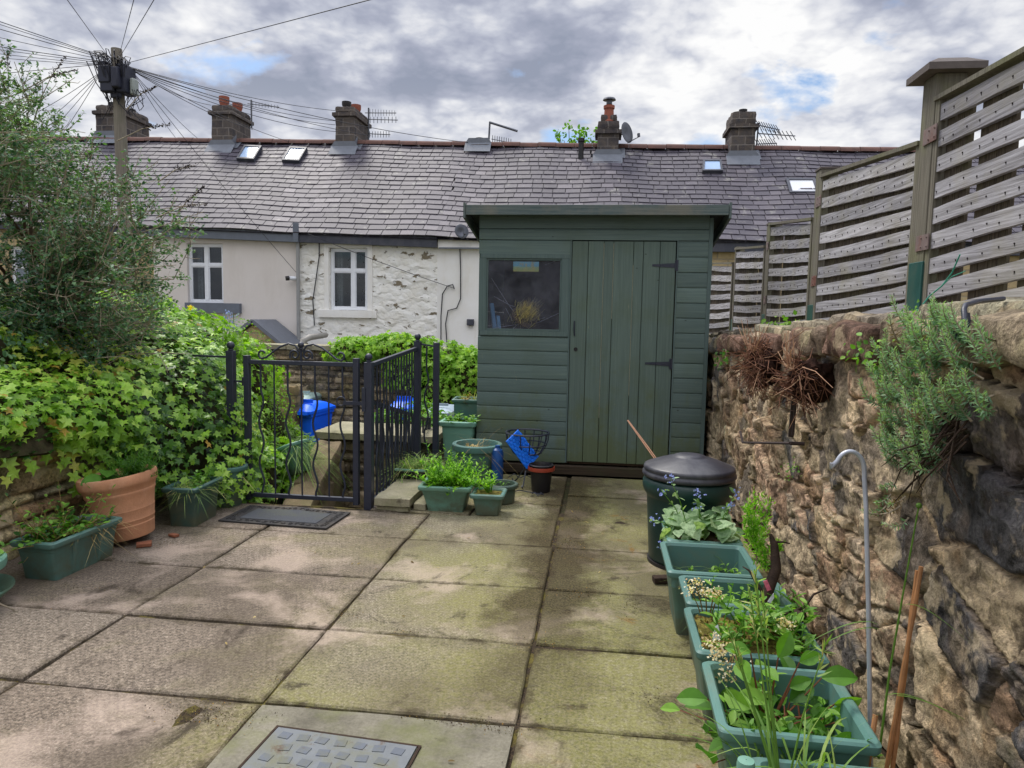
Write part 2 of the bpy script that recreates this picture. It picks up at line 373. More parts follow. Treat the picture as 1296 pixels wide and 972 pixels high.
# ================================================================== materials
XS_ = [-2.06, -1.132, -0.24]; ROWS_ = [1.65, 2.235, 2.82, 3.43, 4.085, 4.66]
def m_paver():
    g = Mat('paving_slab'); t = g.attr('tint')
    x = g.xyz(0); y = g.xyz(1)
    base = g.ramp(t, [(0.0, S(116, 104, 93)), (0.3, S(132, 121, 109)), (0.5, S(130, 123, 107)), (0.75, S(120, 117, 98)), (1.0, S(154, 149, 134))])
    grit = g.noise(105, 4, .8); grit2 = g.noise(230, 2, .6)
    c = g.mix(g.ramp(grit, [(.38, 0), (.62, 1)]), g.mix(1, base, (.46, .45, .44), 'MULTIPLY'), g.mix(1, base, (1.42, 1.42, 1.38), 'MULTIPLY'))
    c = g.mix(g.math('MULTIPLY', g.ramp(grit2, [(.64, 0), (.74, 1)]), .55), c, S(224, 216, 200))
    c = g.mix(g.math('MULTIPLY', g.ramp(grit2, [(.26, 1), (.36, 0)]), .5), c, S(70, 62, 52))
    grit3 = g.noise(52, 3, .7); c = g.mix(1, c, g.ramp(grit3, [(.34, (.70, .69, .68)), (.5, (1, 1, 1)), (.66, (1.28, 1.27, 1.25))]), 'MULTIPLY')
    # algae: grows stronger towards the right side
    n1 = g.noise(1.6, 5, .6, dist=.4)
    mp = g.n('ShaderNodeMapRange'); mp.inputs[1].default_value = -1.7; mp.inputs[2].default_value = .1; g.put(mp.inputs[0], x)
    alg = g.math('MULTIPLY', g.ramp(g.math('ADD', g.math('MULTIPLY', n1, .75), g.math('MULTIPLY', mp.outputs[0], .36)), [(.38, 0), (.64, 1)]), .72)
    alg = g.math('MULTIPLY', alg, g.ramp(g.noise(45, 3, .7), [(.3, .35), (.6, 1)]))
    c = g.mix(alg, c, g.mix(grit, S(98, 97, 50), S(150, 147, 84)))
    # damp brown stains and worn pale patches
    st = g.ramp(g.noise(1.25, 6, .62, vec=g.scaled((1, .8, 1), loc=(4.3, 1.2, 0)), dist=.5), [(.47, 0), (.60, 1)])
    c = g.mix(g.math('MULTIPLY', st, .55), c, g.mix(grit, S(70, 62, 54), S(106, 95, 82)))
    pl = g.ramp(g.noise(1.9, 5, .6, vec=g.scaled((1, 1, 1), loc=(9.3, 5.2, 0)), dist=.3), [(.53, 0), (.64, 1)])
    c = g.mix(g.math('MULTIPLY', pl, .5), c, g.mix(grit, S(160, 140, 124), S(206, 188, 172)))
    dk = g.ramp(g.noise(3.1, 9, .7, vec=g.scaled((1, 1, 1), loc=(2.1, 8.2, 0)), dist=.6), [(.58, 0), (.66, 1)])
    c = g.mix(g.math('MULTIPLY', dk, .75), c, S(50, 43, 36))
    # grime and moss creep in from the joints
    dl = None
    for ax, lines in ((x, XS_), (y, ROWS_)):
        for q in lines:
            dd = g.math('ABSOLUTE', g.math('SUBTRACT', ax, q)); dl = dd if dl is None else g.math('MINIMUM', dl, dd)
    en = g.noise(5.5, 8, .7, vec=g.scaled((1, 1, 1), loc=(6.1, 3.7, 0)))
    em = g.ramp(g.math('ADD', g.math('MULTIPLY', dl, 3.2), g.math('SUBTRACT', .62, en)), [(.06, 1), (.20, 0)])
    c = g.mix(g.math('MULTIPLY', em, .85), c, g.mix(grit, S(44, 38, 31), S(92, 82, 62)))
    b1 = g.math('ADD', g.math('MULTIPLY', g.math('ABSOLUTE', g.math('SUBTRACT', x, -.20)), 1.15), g.math('SUBTRACT', .37, g.noise(2.6, 8, .7, vec=g.scaled((1, 1, 1), loc=(1.1, 9.7, 0)))))
    yr = g.n('ShaderNodeMapRange'); yr.inputs[1].default_value = 1.9; yr.inputs[2].default_value = 3.2; g.put(yr.inputs[0], y)
    c = g.mix(g.math('MULTIPLY', g.math('MULTIPLY', g.ramp(b1, [(.02, 1), (.22, 0)]), yr.outputs[0]), .8), c, g.mix(g.ramp(grit, [(.38, 0), (.62, 1)]), S(26, 22, 17), S(78, 66, 44)))
    rx = g.n('ShaderNodeMapRange'); rx.inputs[1].default_value = -.35; rx.inputs[2].default_value = .35; g.put(rx.inputs[0], x)
    om = g.ramp(g.noise(3.3, 9, .72, vec=g.scaled((1, 1, 1), loc=(3.9, 4.4, 0)), dist=.4), [(.54, 0), (.62, 1)])
    c = g.mix(g.math('MULTIPLY', g.math('MULTIPLY', om, rx.outputs[0]), .75), c, g.mix(g.ramp(grit, [(.38, 0), (.62, 1)]), S(32, 29, 25), S(84, 76, 58)))
    ob = g.ramp(g.noise(4.1, 9, .74, vec=g.scaled((1, 1, 1), loc=(8.2, 2.6, 0)), dist=.5), [(.60, 0), (.66, 1)])
    c = g.mix(g.math('MULTIPLY', g.math('MULTIPLY', ob, rx.outputs[0]), .75), c, g.mix(g.ramp(grit, [(.38, 0), (.62, 1)]), S(78, 54, 22), S(150, 110, 54)))
    h = g.math('ADD', g.math('MULTIPLY', grit, .7), g.math('MULTIPLY', grit2, .4))
    return g.out(c, .88, g.bump(h, .8, .006), spec=.1)
def m_joint():
    g = Mat('joint_soil')
    n = g.noise(9, 5, .65); f = g.noise(120, 3, .7)
    c = g.ramp(f, [(.3, S(30, 25, 20)), (.55, S(58, 48, 36)), (.75, S(98, 82, 60))])
    c = g.mix(g.math('MULTIPLY', g.ramp(n, [(.5, 0), (.62, 1)]), .7), c, g.mix(f, S(62, 68, 26), S(128, 112, 48)))
    return g.out(c, .95, g.bump(f, .8, .006), spec=.2)
def m_concrete(name, a, b, moss=.3):
    g = Mat(name); n = g.noise(5, 7, .65); f = g.noise(90, 4, .7)
    c = g.mix(g.ramp(n, [(.35, 0), (.65, 1)]), a, b)
    c = g.mix(g.ramp(f, [(.35, 0), (.7, 1)]), g.mix(1, c, (.7, .7, .68), 'MULTIPLY'), c)
    c = g.mix(g.math('MULTIPLY', g.ramp(g.noise(3.1, 6, .65, vec=g.scaled((1, 1, 1), loc=(5, 2, 1))), [(.48, 0), (.66, 1)]), moss), c, S(104, 108, 58))
    c = g.mix(g.math('MULTIPLY', g.ramp(g.noise(4.3, 6, .7, vec=g.scaled((1, 1, 1), loc=(1, 7, 3))), [(.58, 0), (.66, 1)]), .7), c, S(66, 58, 48))
    return g.out(c, .9, g.bump(g.math('ADD', f, n), .5, .006), spec=.3)
def m_wallstone(name, rough=.92, fine=60, bump=.7, spec=.1, moss=0.25):
    """stone whose own colour comes from the vertex colours"""
    g = Mat(name); c = g.attr('Col', 'Color')
    n = g.noise(fine, 6, .7); n2 = g.noise(fine / 6, 6, .65)
    c = g.mix(1, c, g.ramp(n, [(.28, (.34, .32, .31)), (.5, (1, 1, 1)), (.72, (1.7, 1.66, 1.58))]), 'MULTIPLY')
    c = g.mix(g.math('MULTIPLY', g.ramp(n2, [(.39, 1), (.455, 0)]), .6), c, S(62, 52, 43))
    c = g.mix(g.math('MULTIPLY', g.ramp(g.noise(fine / 9, 6, .6, vec=g.scaled((1, 1, 1), loc=(3, 3, 8))), [(.555, 0), (.61, 1)]), .55), c, S(206, 186, 154))
    c = g.mix(g.math('MULTIPLY', g.ramp(g.noise(fine / 14, 6, .65, vec=g.scaled((1, 1, 1), loc=(8, 1, 4))), [(.54, 0), (.66, 1)]), moss), c, S(96, 98, 52))
    return g.out(c, rough, g.bump(g.math('ADD', n, g.math('MULTIPLY', n2, 1.5)), bump, .02), spec=spec)
def m_plain(name, col, rough=.6, var=.12, scale=12, bump=0.0, spec=.4, metal=0.0, dirt=None, dirtf=.4, bscale=80, dscale=5):
    g = Mat(name); n = g.noise(scale, 5, .6)
    lo = tuple(q * (1 - var) for q in col); hi = tuple(min(1, q * (1 + var)) for q in col)
    c = g.mix(g.ramp(n, [(.3, 0), (.7, 1)]), lo, hi)
    if dirt is not None:
        c = g.mix(g.math('MULTIPLY', g.ramp(g.noise(dscale, 7, .68, vec=g.scaled((1, 1, .6), loc=(2, 5, 1)), dist=.3), [(.47, 0), (.66, 1)]), dirtf), c, dirt)
    rg = g.math('ADD', g.math('MULTIPLY', n, .2), rough - .1)
    return g.out(c, rg, g.bump(g.noise(bscale, 4, .6), bump, .004) if bump else None, spec=spec, metal=metal)
def m_leaf(name, stops, trans=.35, rough=.55, spec=.35, patch=None):
    g = Mat(name); t = g.attr('tint'); c = g.ramp(t, stops)
    c = g.mix(.35, c, g.mix(g.noise(25, 3, .6), (0, 0, 0), (1, 1, 1)), 'OVERLAY')
    if patch: c = g.mix(g.math('MULTIPLY', g.ramp(g.noise(patch[0], 4, .6), [(.45, 0), (.62, 1)]), patch[2]), c, patch[1])
    tc = g.mix(1, c, (1.5, 1.7, .55), 'MULTIPLY')
    return g.out(c, rough, spec=spec, trans=trans, tcol=tc)
def m_wood(name, a, b, axis='x', rough=.8, stain=None, sf=.5, grain=1.0, foot=None):
    g = Mat(name); sc = {'x': (2.5, 95, 95), 'y': (95, 2.5, 95), 'z': (95, 95, 2.5)}[axis]
    n = g.noise(1.0, 7, .65, vec=g.scaled(sc), dist=.4); n2 = g.noise(3.0, 4, .6)
    c = g.mix(g.ramp(n, [(.3, 0), (.68, 1)]), a, b); t = g.attr('tint')
    c = g.mix(1, c, g.ramp(t, [(0, (.68, .68, .7)), (.5, (1, 1, 1)), (1, (1.28, 1.27, 1.24))]), 'MULTIPLY')
    if stain is not None: c = g.mix(g.math('MULTIPLY', g.ramp(n2, [(.48, 0), (.66, 1)]), sf), c, stain)
    if foot is not None:
        mr = g.n('ShaderNodeMapRange'); mr.inputs[1].default_value = .85; mr.inputs[2].default_value = .1; g.put(mr.inputs[0], g.xyz(2))
        f = g.ramp(g.math('ADD', g.math('MULTIPLY', mr.outputs[0], .30), g.noise(4.5, 8, .7, vec=g.scaled((1, 1, .7)))), [(.60, 0), (.78, 1)]); c = g.mix(g.math('MULTIPLY', f, .65), c, foot)
        w = g.ramp(g.noise(7, 9, .75, vec=g.scaled((1.2, 1, .5), loc=(4, 4, 4))), [(.645, 0), (.665, 1)]); c = g.mix(g.math('MULTIPLY', w, .55), c, S(134, 136, 112))
        k_ = g.vor(5.5, 'F1', g.scaled((1, 1, 1.6))); c = g.mix(g.math('MULTIPLY', g.ramp(k_, [(.035, 1), (.06, 0)]), .7), c, S(40, 46, 38))
    return g.out(c, rough, g.bump(n, .5 * grain, .004), spec=.3)

paver = m_paver(); joint = m_joint()
concrete = m_concrete('poured_concrete', S(104, 99, 86), S(142, 136, 120), .55)
flag = m_concrete('flagstone', S(150, 144, 120), S(172, 164, 138), .4)
rubble = m_wallstone('rubble_stone', fine=55, bump=.9)
coursed = m_wallstone('coursed_sandstone', fine=60, bump=.6, moss=.4)
farstone = m_wallstone('yard_stone', fine=30, bump=.8, moss=.3)
soil = m_plain('potting_soil', S(58, 46, 36), .95, .5, 60, 1.0, spec=.15, bscale=120)
earth = m_plain('bank_earth', S(62, 56, 40), .95, .5, 20, 1.0, spec=.15, bscale=50, dirt=S(52, 62, 28), dirtf=.6)
yard = m_plain('yard_earth', S(96, 90, 72), .95, .4, 8, .6, spec=.15, dirt=S(60, 76, 36), dirtf=.7, bscale=30, dscale=1.2)
black = m_plain('black_painted_iron', S(42, 46, 60), .4, .12, 30, .25, spec=.5, dirt=S(62, 62, 70), dirtf=.25)
rubber = m_plain('black_rubber', S(52, 50, 50), .75, .15, 40, .4, spec=.3, dirt=S(92, 84, 72), dirtf=.5)
matgrey = m_plain('mat_carpet', S(82, 84, 88), .95, .15, 90, .6, spec=.1, dirt=S(90, 92, 78), dirtf=.6)
def m_cover():
    g = Mat('cover_steel'); n = g.noise(16, 5, .6); c = g.mix(g.ramp(g.attr('tint'), [(.5, 0), (.6, 1)]), g.mix(n, S(88, 92, 96), S(120, 124, 127)), g.mix(n, S(74, 79, 88), S(102, 108, 117)))
    c = g.mix(g.math('MULTIPLY', g.ramp(g.noise(6, 7, .68, dist=.3), [(.45, 0), (.62, 1)]), .6), c, S(104, 102, 66))
    c = g.mix(g.math('MULTIPLY', g.ramp(g.noise(13, 8, .75), [(.57, 0), (.64, 1)]), .7), c, S(84, 62, 46))
    return g.out(c, g.math('ADD', g.math('MULTIPLY', n, .25), .5), g.bump(g.noise(80, 4, .6), .35, .004), spec=.3, metal=.05)
steel = m_cover()
stud = m_plain('cover_stud', S(86, 91, 99), .5, .12, 30, .2, spec=.5, metal=.35, dirt=S(104, 104, 70), dirtf=.6)
def m_plastic(name, col, dirtf=.5, rough=.5):
    g = Mat(name); r = g.rnd()
    c = g.mix(r, tuple(q * .86 for q in col), tuple(q * 1.16 for q in col))
    off = g.n('ShaderNodeVectorMath', operation='ADD'); g.put(off.inputs[0], g.co)
    cb = g.n('ShaderNodeCombineXYZ'); g.put(cb.inputs[0], g.math('MULTIPLY', r, 37.0)); g.put(cb.inputs[1], g.math('MULTIPLY', r, 91.0))
    g.put(off.inputs[1], cb.outputs[0]); v = off.outputs[0]
    n = g.noise(7, 6, .65, vec=v, dist=.3)
    c = g.mix(g.math('MULTIPLY', g.ramp(n, [(.5, 0), (.7, 1)]), dirtf), c, S(104, 112, 92))
    # mud splashed up from the paving
    mr = g.n('ShaderNodeMapRange'); mr.inputs[1].default_value = .24; mr.inputs[2].default_value = 0.0; g.put(mr.inputs[0], g.xyz(2))
    c = g.mix(g.math('MULTIPLY', g.math('MULTIPLY', mr.outputs[0], g.ramp(n, [(.3, 0), (.55, 1)])), .9), c, S(84, 84, 62))
    return g.out(c, g.math('ADD', g.math('MULTIPLY', n, .3), rough - .12), g.bump(g.noise(160, 3, .6, vec=v), .12, .002), spec=.45)
plastic = m_plastic('green_planter_plastic', S(82, 120, 112))
plastic_light = m_plastic('pale_green_planter_plastic', S(104, 148, 130), .3)
plastic_dark = m_plastic('dark_green_planter_plastic', S(50, 80, 74))
bin_green = m_plain('compost_bin_plastic', S(25, 55, 52), .38, .12, 6, .15, dirt=S(66, 78, 66), dirtf=.25, bscale=120)
lid_grey = m_plain('bin_lid_plastic', S(46, 46, 55), .45, .12, 8, .15, dirt=S(96, 96, 98), dirtf=.5)
black_plastic = m_plain('black_plastic', S(34, 32, 34), .45, .15, 10, .1, dirt=S(74, 66, 56), dirtf=.4)
red_plastic = m_plain('red_plastic', S(150, 62, 42), .5, .12, 10)
blue_plastic = m_plain('blue_plastic', S(22, 112, 224), .4, .12, 14)
blue_bin = m_plain('blue_bin_plastic', S(14, 104, 250), .45, .06, 4)
terra = m_plain('terracotta', S(190, 138, 104), .85, .16, 9, .5, spec=.2, dirt=S(206, 164, 134), dirtf=.6, bscale=70)
brick = m_plain('red_brick', S(132, 84, 62), .9, .2, 18, .8, spec=.2)
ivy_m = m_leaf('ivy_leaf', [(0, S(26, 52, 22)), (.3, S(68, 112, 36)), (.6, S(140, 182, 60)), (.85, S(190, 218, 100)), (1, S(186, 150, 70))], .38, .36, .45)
creeper_m = m_leaf('creeper_leaf', [(0, S(70, 104, 34)), (.5, S(124, 166, 54)), (1, S(172, 200, 86))], .4)
shrub_m = m_leaf('shrub_leaf', [(0, S(46, 76, 56)), (.4, S(84, 120, 84)), (.75, S(122, 152, 108)), (1, S(168, 182, 146))], .26, .5)
grass_m = m_leaf('grass_blade', [(0, S(58, 92, 32)), (.5, S(108, 144, 58)), (.8, S(150, 172, 92)), (1, S(196, 180, 128))], .35)
weed_m = m_leaf('weed_leaf', [(0, S(44, 84, 28)), (.5, S(92, 140, 44)), (1, S(148, 186, 74))], .35)
fern_m = m_leaf('feathery_leaf', [(0, S(66, 116, 26)), (.5, S(112, 166, 42)), (1, S(160, 204, 66))], .4)
dry_m = m_leaf('dry_stalk', [(0, S(96, 78, 50)), (.5, S(146, 124, 78)), (1, S(196, 176, 124))], .25, .8)
brunnera_m = m_leaf('brunnera_leaf', [(0, S(84, 118, 72)), (.5, S(138, 166, 118)), (1, S(178, 198, 158))], .3, .6, patch=(60, S(74, 112, 62), .6))
sedum_m = m_leaf('sedum_needle', [(0, S(66, 98, 76)), (.5, S(118, 154, 118)), (.85, S(162, 194, 140)), (1, S(124, 104, 80))], .25, .55)
flower_blue = m_leaf('blue_petal', [(0, S(108, 122, 200)), (1, S(160, 170, 236))], .3)
flower_cream = m_leaf('cream_petal', [(0, S(186, 150, 112)), (.5, S(226, 208, 168)), (1, S(244, 238, 222))], .3)
flower_yellow = m_leaf('yellow_petal', [(0, S(236, 206, 24)), (1, S(250, 226, 60))], .3)
bark = m_plain('bark', S(88, 72, 54), .9, .35, 26, 1.0, spec=.2, bscale=60)
bark_grey = m_plain('grey_twig', S(150, 138, 118), .9, .3, 30, .8, spec=.2)
bark_dark = m_plain('dark_bark', S(58, 46, 38), .9, .35, 40, 1.0, spec=.2)
moss_m = m_plain('moss', S(112, 104, 52), .95, .6, 60, 1.0, spec=.1, bscale=90, dirt=S(64, 46, 30), dirtf=.95, dscale=14)

# ================================================================== ground and patio
o = MB().grid(np.stack(np.meshgrid(np.linspace(-400, 400, 41), np.linspace(-400, 400, 41), indexing='ij') + [np.full((41, 41), -1.32)], -1)).build('ground', yard); tag(o, kind='structure')

XS = [-3.14, -2.06, -1.132, -0.24, 0.93]
ROWS = [-1.4, -.75, -.15, .45, 1.05, 1.65, 2.235, 2.82, 3.43, 4.085, 4.66]
p = MB()
def slab(x0, x1, y0, y1, z, tint, gap=.0065):
    c = .007; x0 += gap; x1 -= gap; y0 += gap; y1 -= gap
    zz = [z + random.uniform(-.0035, .0035) for _ in range(4)]
    nx, ny = 9, 7
    A, B = np.meshgrid(np.linspace(0, 1, nx), np.linspace(0, 1, ny), indexing='ij')
    Z = zz[0] * (1 - A) * (1 - B) + zz[1] * A * (1 - B) + zz[2] * (1 - A) * B + zz[3] * A * B
    jx = vnoise(np.stack([A * 7 + x0 * 3, B * 7 + y0 * 5, Z * 0], -1), 3) * .010
    P = np.stack([x0 + c + (x1 - x0 - 2 * c) * A + jx * ((A == 0) | (A == 1)), y0 + c + (y1 - y0 - 2 * c) * B + jx * ((B == 0) | (B == 1)), Z], -1)
    p.grid(P, tint)
    ring = np.concatenate([P[:, 0], P[-1, 1:], P[::-1, -1][1:], P[0, ::-1][1:]])
    cen = np.array([(x0 + x1) / 2, (y0 + y1) / 2, 0]); out = np.sign(ring - cen); out[:, 2] = 0
    edge = np.zeros_like(out); tol = c + .008
    edge[:, 0] = np.where((ring[:, 0] < x0 + tol), -1, np.where(ring[:, 0] > x1 - tol, 1, 0)); edge[:, 1] = np.where(ring[:, 1] < y0 + tol, -1, np.where(ring[:, 1] > y1 - tol, 1, 0))
    r2 = ring + edge * c - np.array([0, 0, .006]); r3 = r2 - np.array([0, 0, .05])
    p.grid(np.stack([ring, r2, r3], 0), tint, flip=True)
tints = {}
for i in range(4):
    for j in range(len(ROWS) - 1):
        if i == 2 and ROWS[j + 1] <= 2.24 and ROWS[j] >= 1.0: continue        # poured concrete round the drain cover
        x0, x1 = XS[i], XS[i + 1]; y0, y1 = ROWS[j], ROWS[j + 1]
        base = [.12, .14, .5, .62][i]
        if i == 2 and j >= 7: base = .36
        slab(x0, x1 - (.015 if (i == 2 and j >= 9) else 0), y0, y1, random.uniform(-.003, .003), base + random.uniform(-.12, .14))
for x0, x1, y0, y1, t in ((-1.56, -.86, 4.66, 5.3, .3), (-.86, -.25, 4.66, 5.05, .85), (-.86, -.25, 5.05, 5.58, .35), (-1.56, -.86, 5.3, 5.95, .3), (-.86, -.25, 5.58, 6.0, .5), (-.225, .42, 4.66, 5.35, .72), (.42, .93, 4.66, 5.35, .6), (-.225, .42, 5.35, 6.0, .8), (.42, .93, 5.35, 6.0, .6)):
    slab(x0, x1, y0, y1, random.uniform(-.006, .004), t)
tag(p.build('patio', paver), kind='structure')
# soil and moss in the joints, on the raised body of the terrace
b = MB(); n1 = (140, 220); X_, Y_ = np.meshgrid(np.linspace(-3.3, 1.0, n1[0]), np.linspace(-1.6, 6.02, n1[1]), indexing='ij')
Pj = np.stack([X_, Y_, X_ * 0], -1); Pj[..., 2] = -.012 + np.clip(vnoise(Pj * 6, 4), -.3, .5) * .018
Pj[(X_ < -1.58) & (Y_ > 4.74), 2] = -.5
b.grid(Pj[:, :175 + 12])
tag(b.build('joint_soil', joint), kind='structure')
b = MB(); b.box(-3.3, 1.0, -1.6, 4.74, -1.34, -.03); b.box(-1.56, 1.0, 4.74, 7.8, -1.34, -.03)
tag(b.build('terrace', earth), kind='structure')
b = MB(); b.rough(-1.128, -.245, 1.06, 2.225, -.05, .002, .003, .05, rnd=.008)
tag(b.build('concrete_surround', concrete), kind='structure')
# loose moss and crumbs of dirt lying on joints
b = MB(); k = 1500; pts = []
for px_, py_, sx_, sy_, n_ in ((272, 905, .10, .045, 420), (250, 898, .06, .05, 160), (432, 776, .07, .025, 170), (486, 690, .05, .03, 70), (515, 801, .05, .015, 70), (352, 862, .05, .02, 60), (378, 700, .10, .015, 90), (720, 690, .06, .12, 420), (735, 752, .09, .05, 380), (690, 815, .05, .03, 140), (700, 640, .05, .14, 300), (800, 770, .05, .06, 260), (560, 912, .07, .015, 120), (600, 915, .06, .02, 110), (640, 925, .05, .02, 90), (620, 640, .10, .05, 160), (690, 630, .12, .05, 170), (240, 655, .12, .03, 110), (205, 690, .05, .04, 60), (120, 745, .12, .015, 90), (820, 880, .05, .05, 90)):
    c_ = GZ(px_, py_, 0); pts += [(c_[0] + random.gauss(0, sx_), c_[1] + random.gauss(0, sy_), random.uniform(.001, .006)) for _ in range(n_)]
for _ in range(k):
    r_ = random.random()
    if r_ < .42: x = random.choice(XS[1:4]) + random.gauss(0, .018); y = random.uniform(1.6, 5.8)
    elif r_ < .84: y = random.choice(ROWS[5:]) + random.gauss(0, .014); x = random.uniform(-2.6, .8)
    else: x = random.gauss(-.2, .13); y = random.uniform(3.6, 5.9)
    if vnoise(np.array([x * 1.6, y * 1.6, 3.0]), 3) < -.02 or (x < -2.45 and y > 4) : continue
    pts.append((x, y, random.uniform(0, .004)))
pts = np.array(pts); scatter(b, SMALL_V, SMALL_F, pts, rand_dirs(len(pts), 1.2), rand_dirs(len(pts)), rng.uniform(.002, .008, len(pts)), rng.uniform(0, 1, len(pts)), 1.3)
tag(b.build('dirt_crumbs', m_leaf('dirt_crumb', [(0, S(40, 32, 24)), (.55, S(84, 66, 44)), (.8, S(92, 92, 38)), (1, S(166, 124, 62))], .0, .9)), 'crumbs of soil and moss caught in the paving joints', None, None, 'stuff')
k = 40; b = MB(); P = np.stack([rng.uniform(-2.5, .3, k), rng.uniform(1.6, 5.2, k), np.full(k, .006)], 1)
scatter(b, OVAL_V, OVAL_F, P, rand_dirs(k, 3.5), rand_dirs(k), rng.uniform(.012, .034, k), rng.uniform(0, 1, k), .7)
tag(b.build('fallen_leaves', dry_m), 'dry fallen leaves and stalks scattered over the paving', None, None, 'stuff')

# raised bed behind the left wall, and the neighbour's higher ground behind the right wall
X_, Y_ = np.meshgrid(np.linspace(-9, -3.2, 30), np.linspace(-3, 9.5, 60), indexing='ij')
Z_ = .62 + .35 * np.clip((-3.2 - X_) / 1.5, 0, 1) - 2.3 * np.clip((Y_ - 5.6) / 1.3, 0, 1)
b = MB().grid(np.stack([X_, Y_, Z_ + vnoise(np.stack([X_, Y_, X_ * 0], -1) * 2, 3) * .12], -1)); b.grid(np.stack([np.full((2, 2), -3.2), np.array([[-3, -3], [5.6, 5.6]]), np.array([[-1.4, .7], [-1.4, .6]])], -1))
tag(b.build('garden_bed', earth), kind='structure')
b = MB(); b.box(1.36, 40, -8, 9.5, -1.34, .98)
tag(b.build('neighbour_ground', yard), kind='structure')

# ---- drain cover
rz = R(-4.0)
t = thing('drain_cover', 'grey steel drain cover with raised chequer studs, set in concrete', 'drain cover', (-.785, 1.83, .0), rz)
Mt = t.matrix_basis
b = MB(); b.box(-.235, .235, -.30, .24, .0, .009, .2, M=Mt)
for i in range(7):
    for j in range(9):
        x = -.19 + i * .063 + (.0315 if j % 2 else 0); y = -.262 + j * .058
        if x > .205 or rng.random() < .04: continue
        Mi = Mt @ Matrix.Translation((x, y, .0085)) @ Matrix.Rotation(R(8 if (i + j) % 2 else -6), 4, 'Z')
        b.box(-.018, .018, -.016, .016, .0002, .0024, .9, M=Mi)
b.build('cover_plate', steel, t)
b = MB()
for q in ((-.247, -.239, -.31, .252), (.239, .247, -.31, .252), (-.239, .239, .244, .252), (-.239, .239, -.31, -.304)): b.box(q[0], q[1], q[2], q[3], .0, .007, M=Mt)
b.build('rim', bark_dark, t)

# ---- door mat
t = thing('door_mat', 'black rubber doormat with scrolled border and worn grey centre in front of the iron gate', 'doormat', (-2.03, 4.37, .004), R(-3))
Mt = t.matrix_basis
bul = lambda x: .19 + .035 * math.exp(-(x / .13) ** 2)
xs = np.linspace(-.37, .37, 29)
poly = [(x, -.19) for x in xs] + [(x, bul(x)) for x in xs[::-1]]
b = MB(); b.prism(poly, 0, .009, 'z'); b.v[-1] = b.v[-1] @ np.array(Mt.to_3x3()).T + np.array(Mt.translation); b.build('mat_base', rubber, t)
b = MB()
for k in range(60):
    a = k / 60 * 4
    if a < 1: x, y = -.325 + .65 * a, -.15
    elif a < 2: x, y = .325, -.15 + .30 * (a - 1)
    elif a < 3: x, y = .325 - .65 * (a - 2), .15 + (bul(.325 - .65 * (a - 2)) - .19) * .8
    else: x, y = -.325, .15 - .30 * (a - 3)
    ang = np.linspace(0, 1.6 * PI, 9) + k * 1.7; rr = np.linspace(.021, .006, 9)
    b.tube([tuple(Mt @ Vector((x + math.cos(q) * s_, y + math.sin(q) * s_, .0105))) for q, s_ in zip(ang, rr)], .0035, 5)
b.build('scroll_border', rubber, t, smooth=True)
b = MB(); poly = [(x, -.115) for x in np.linspace(-.265, .265, 21)] + [(x, .112 + .03 * math.exp(-(x / .12) ** 2)) for x in np.linspace(.265, -.265, 21)]
b.prism(poly, .009, .0125, 'z'); b.v[-1] = b.v[-1] @ np.array(Mt.to_3x3()).T + np.array(Mt.translation); b.build('carpet_centre', matgrey, t)

# ================================================================== stone walls as relief
def cells_voronoi(u, v, su, sv, seed, warp=.35, jit=.85):
    """nearest and second-nearest distance and cell id for points on the wall"""
    w1 = vnoise(np.stack([u * 3.1, v * 3.1, u * 0 + seed], -1), 3); w2 = vnoise(np.stack([u * 3.1 + 9, v * 3.1 + 4, u * 0 + seed], -1), 3)
    U = (u + w1 * warp * su) / su; V = (v + w2 * warp * sv) / sv
    iv = np.floor(V)
    f1 = np.full(u.shape, 9.0); f2 = f1.copy(); idx = np.zeros(u.shape, int); du1 = np.zeros(u.shape); dv1 = np.zeros(u.shape)
    for dj in (-1, 0, 1):
        jrow = iv + dj; off = _hash(jrow, jrow * 0, jrow * 0, seed + 5) * 1.0
        stretch = .75 + .6 * _hash(jrow, jrow * 0, jrow * 0, seed + 6)
        Ur = U / stretch + off; iu = np.floor(Ur)
        for di in (-1, 0, 1):
            ci = iu + di; cu = ci + .5 + (_hash(ci, jrow, ci * 0, seed + 1) - .5) * jit; cv = jrow + .5 + (_hash(ci, jrow, ci * 0, seed + 2) - .5) * jit * .8
            a = (Ur - cu) * stretch; bb = V - cv; d = (np.abs(a) ** 2.6 + np.abs(bb) ** 2.6) ** (1 / 2.6)
            id_ = (_hash(ci, jrow, ci * 0, seed + 3) * 100000).astype(int)
            near = d < f1
            f2 = np.where(near, f1, np.minimum(f2, d)); idx = np.where(near, id_, idx); du1 = np.where(near, a, du1); dv1 = np.where(near, bb, dv1); f1 = np.where(near, d, f1)
    return f1, f2, idx, du1, dv1
def ss(a, b, x): t = np.clip((x - a) / (b - a), 0, 1); return t * t * (3 - 2 * t)
def pick(idx, palette, k=0):
    pal = np.array(palette); h = ((idx * 7919 + k * 104729) % 9973) / 9973
    return pal[(h * len(pal)).astype(int) % len(pal)], h

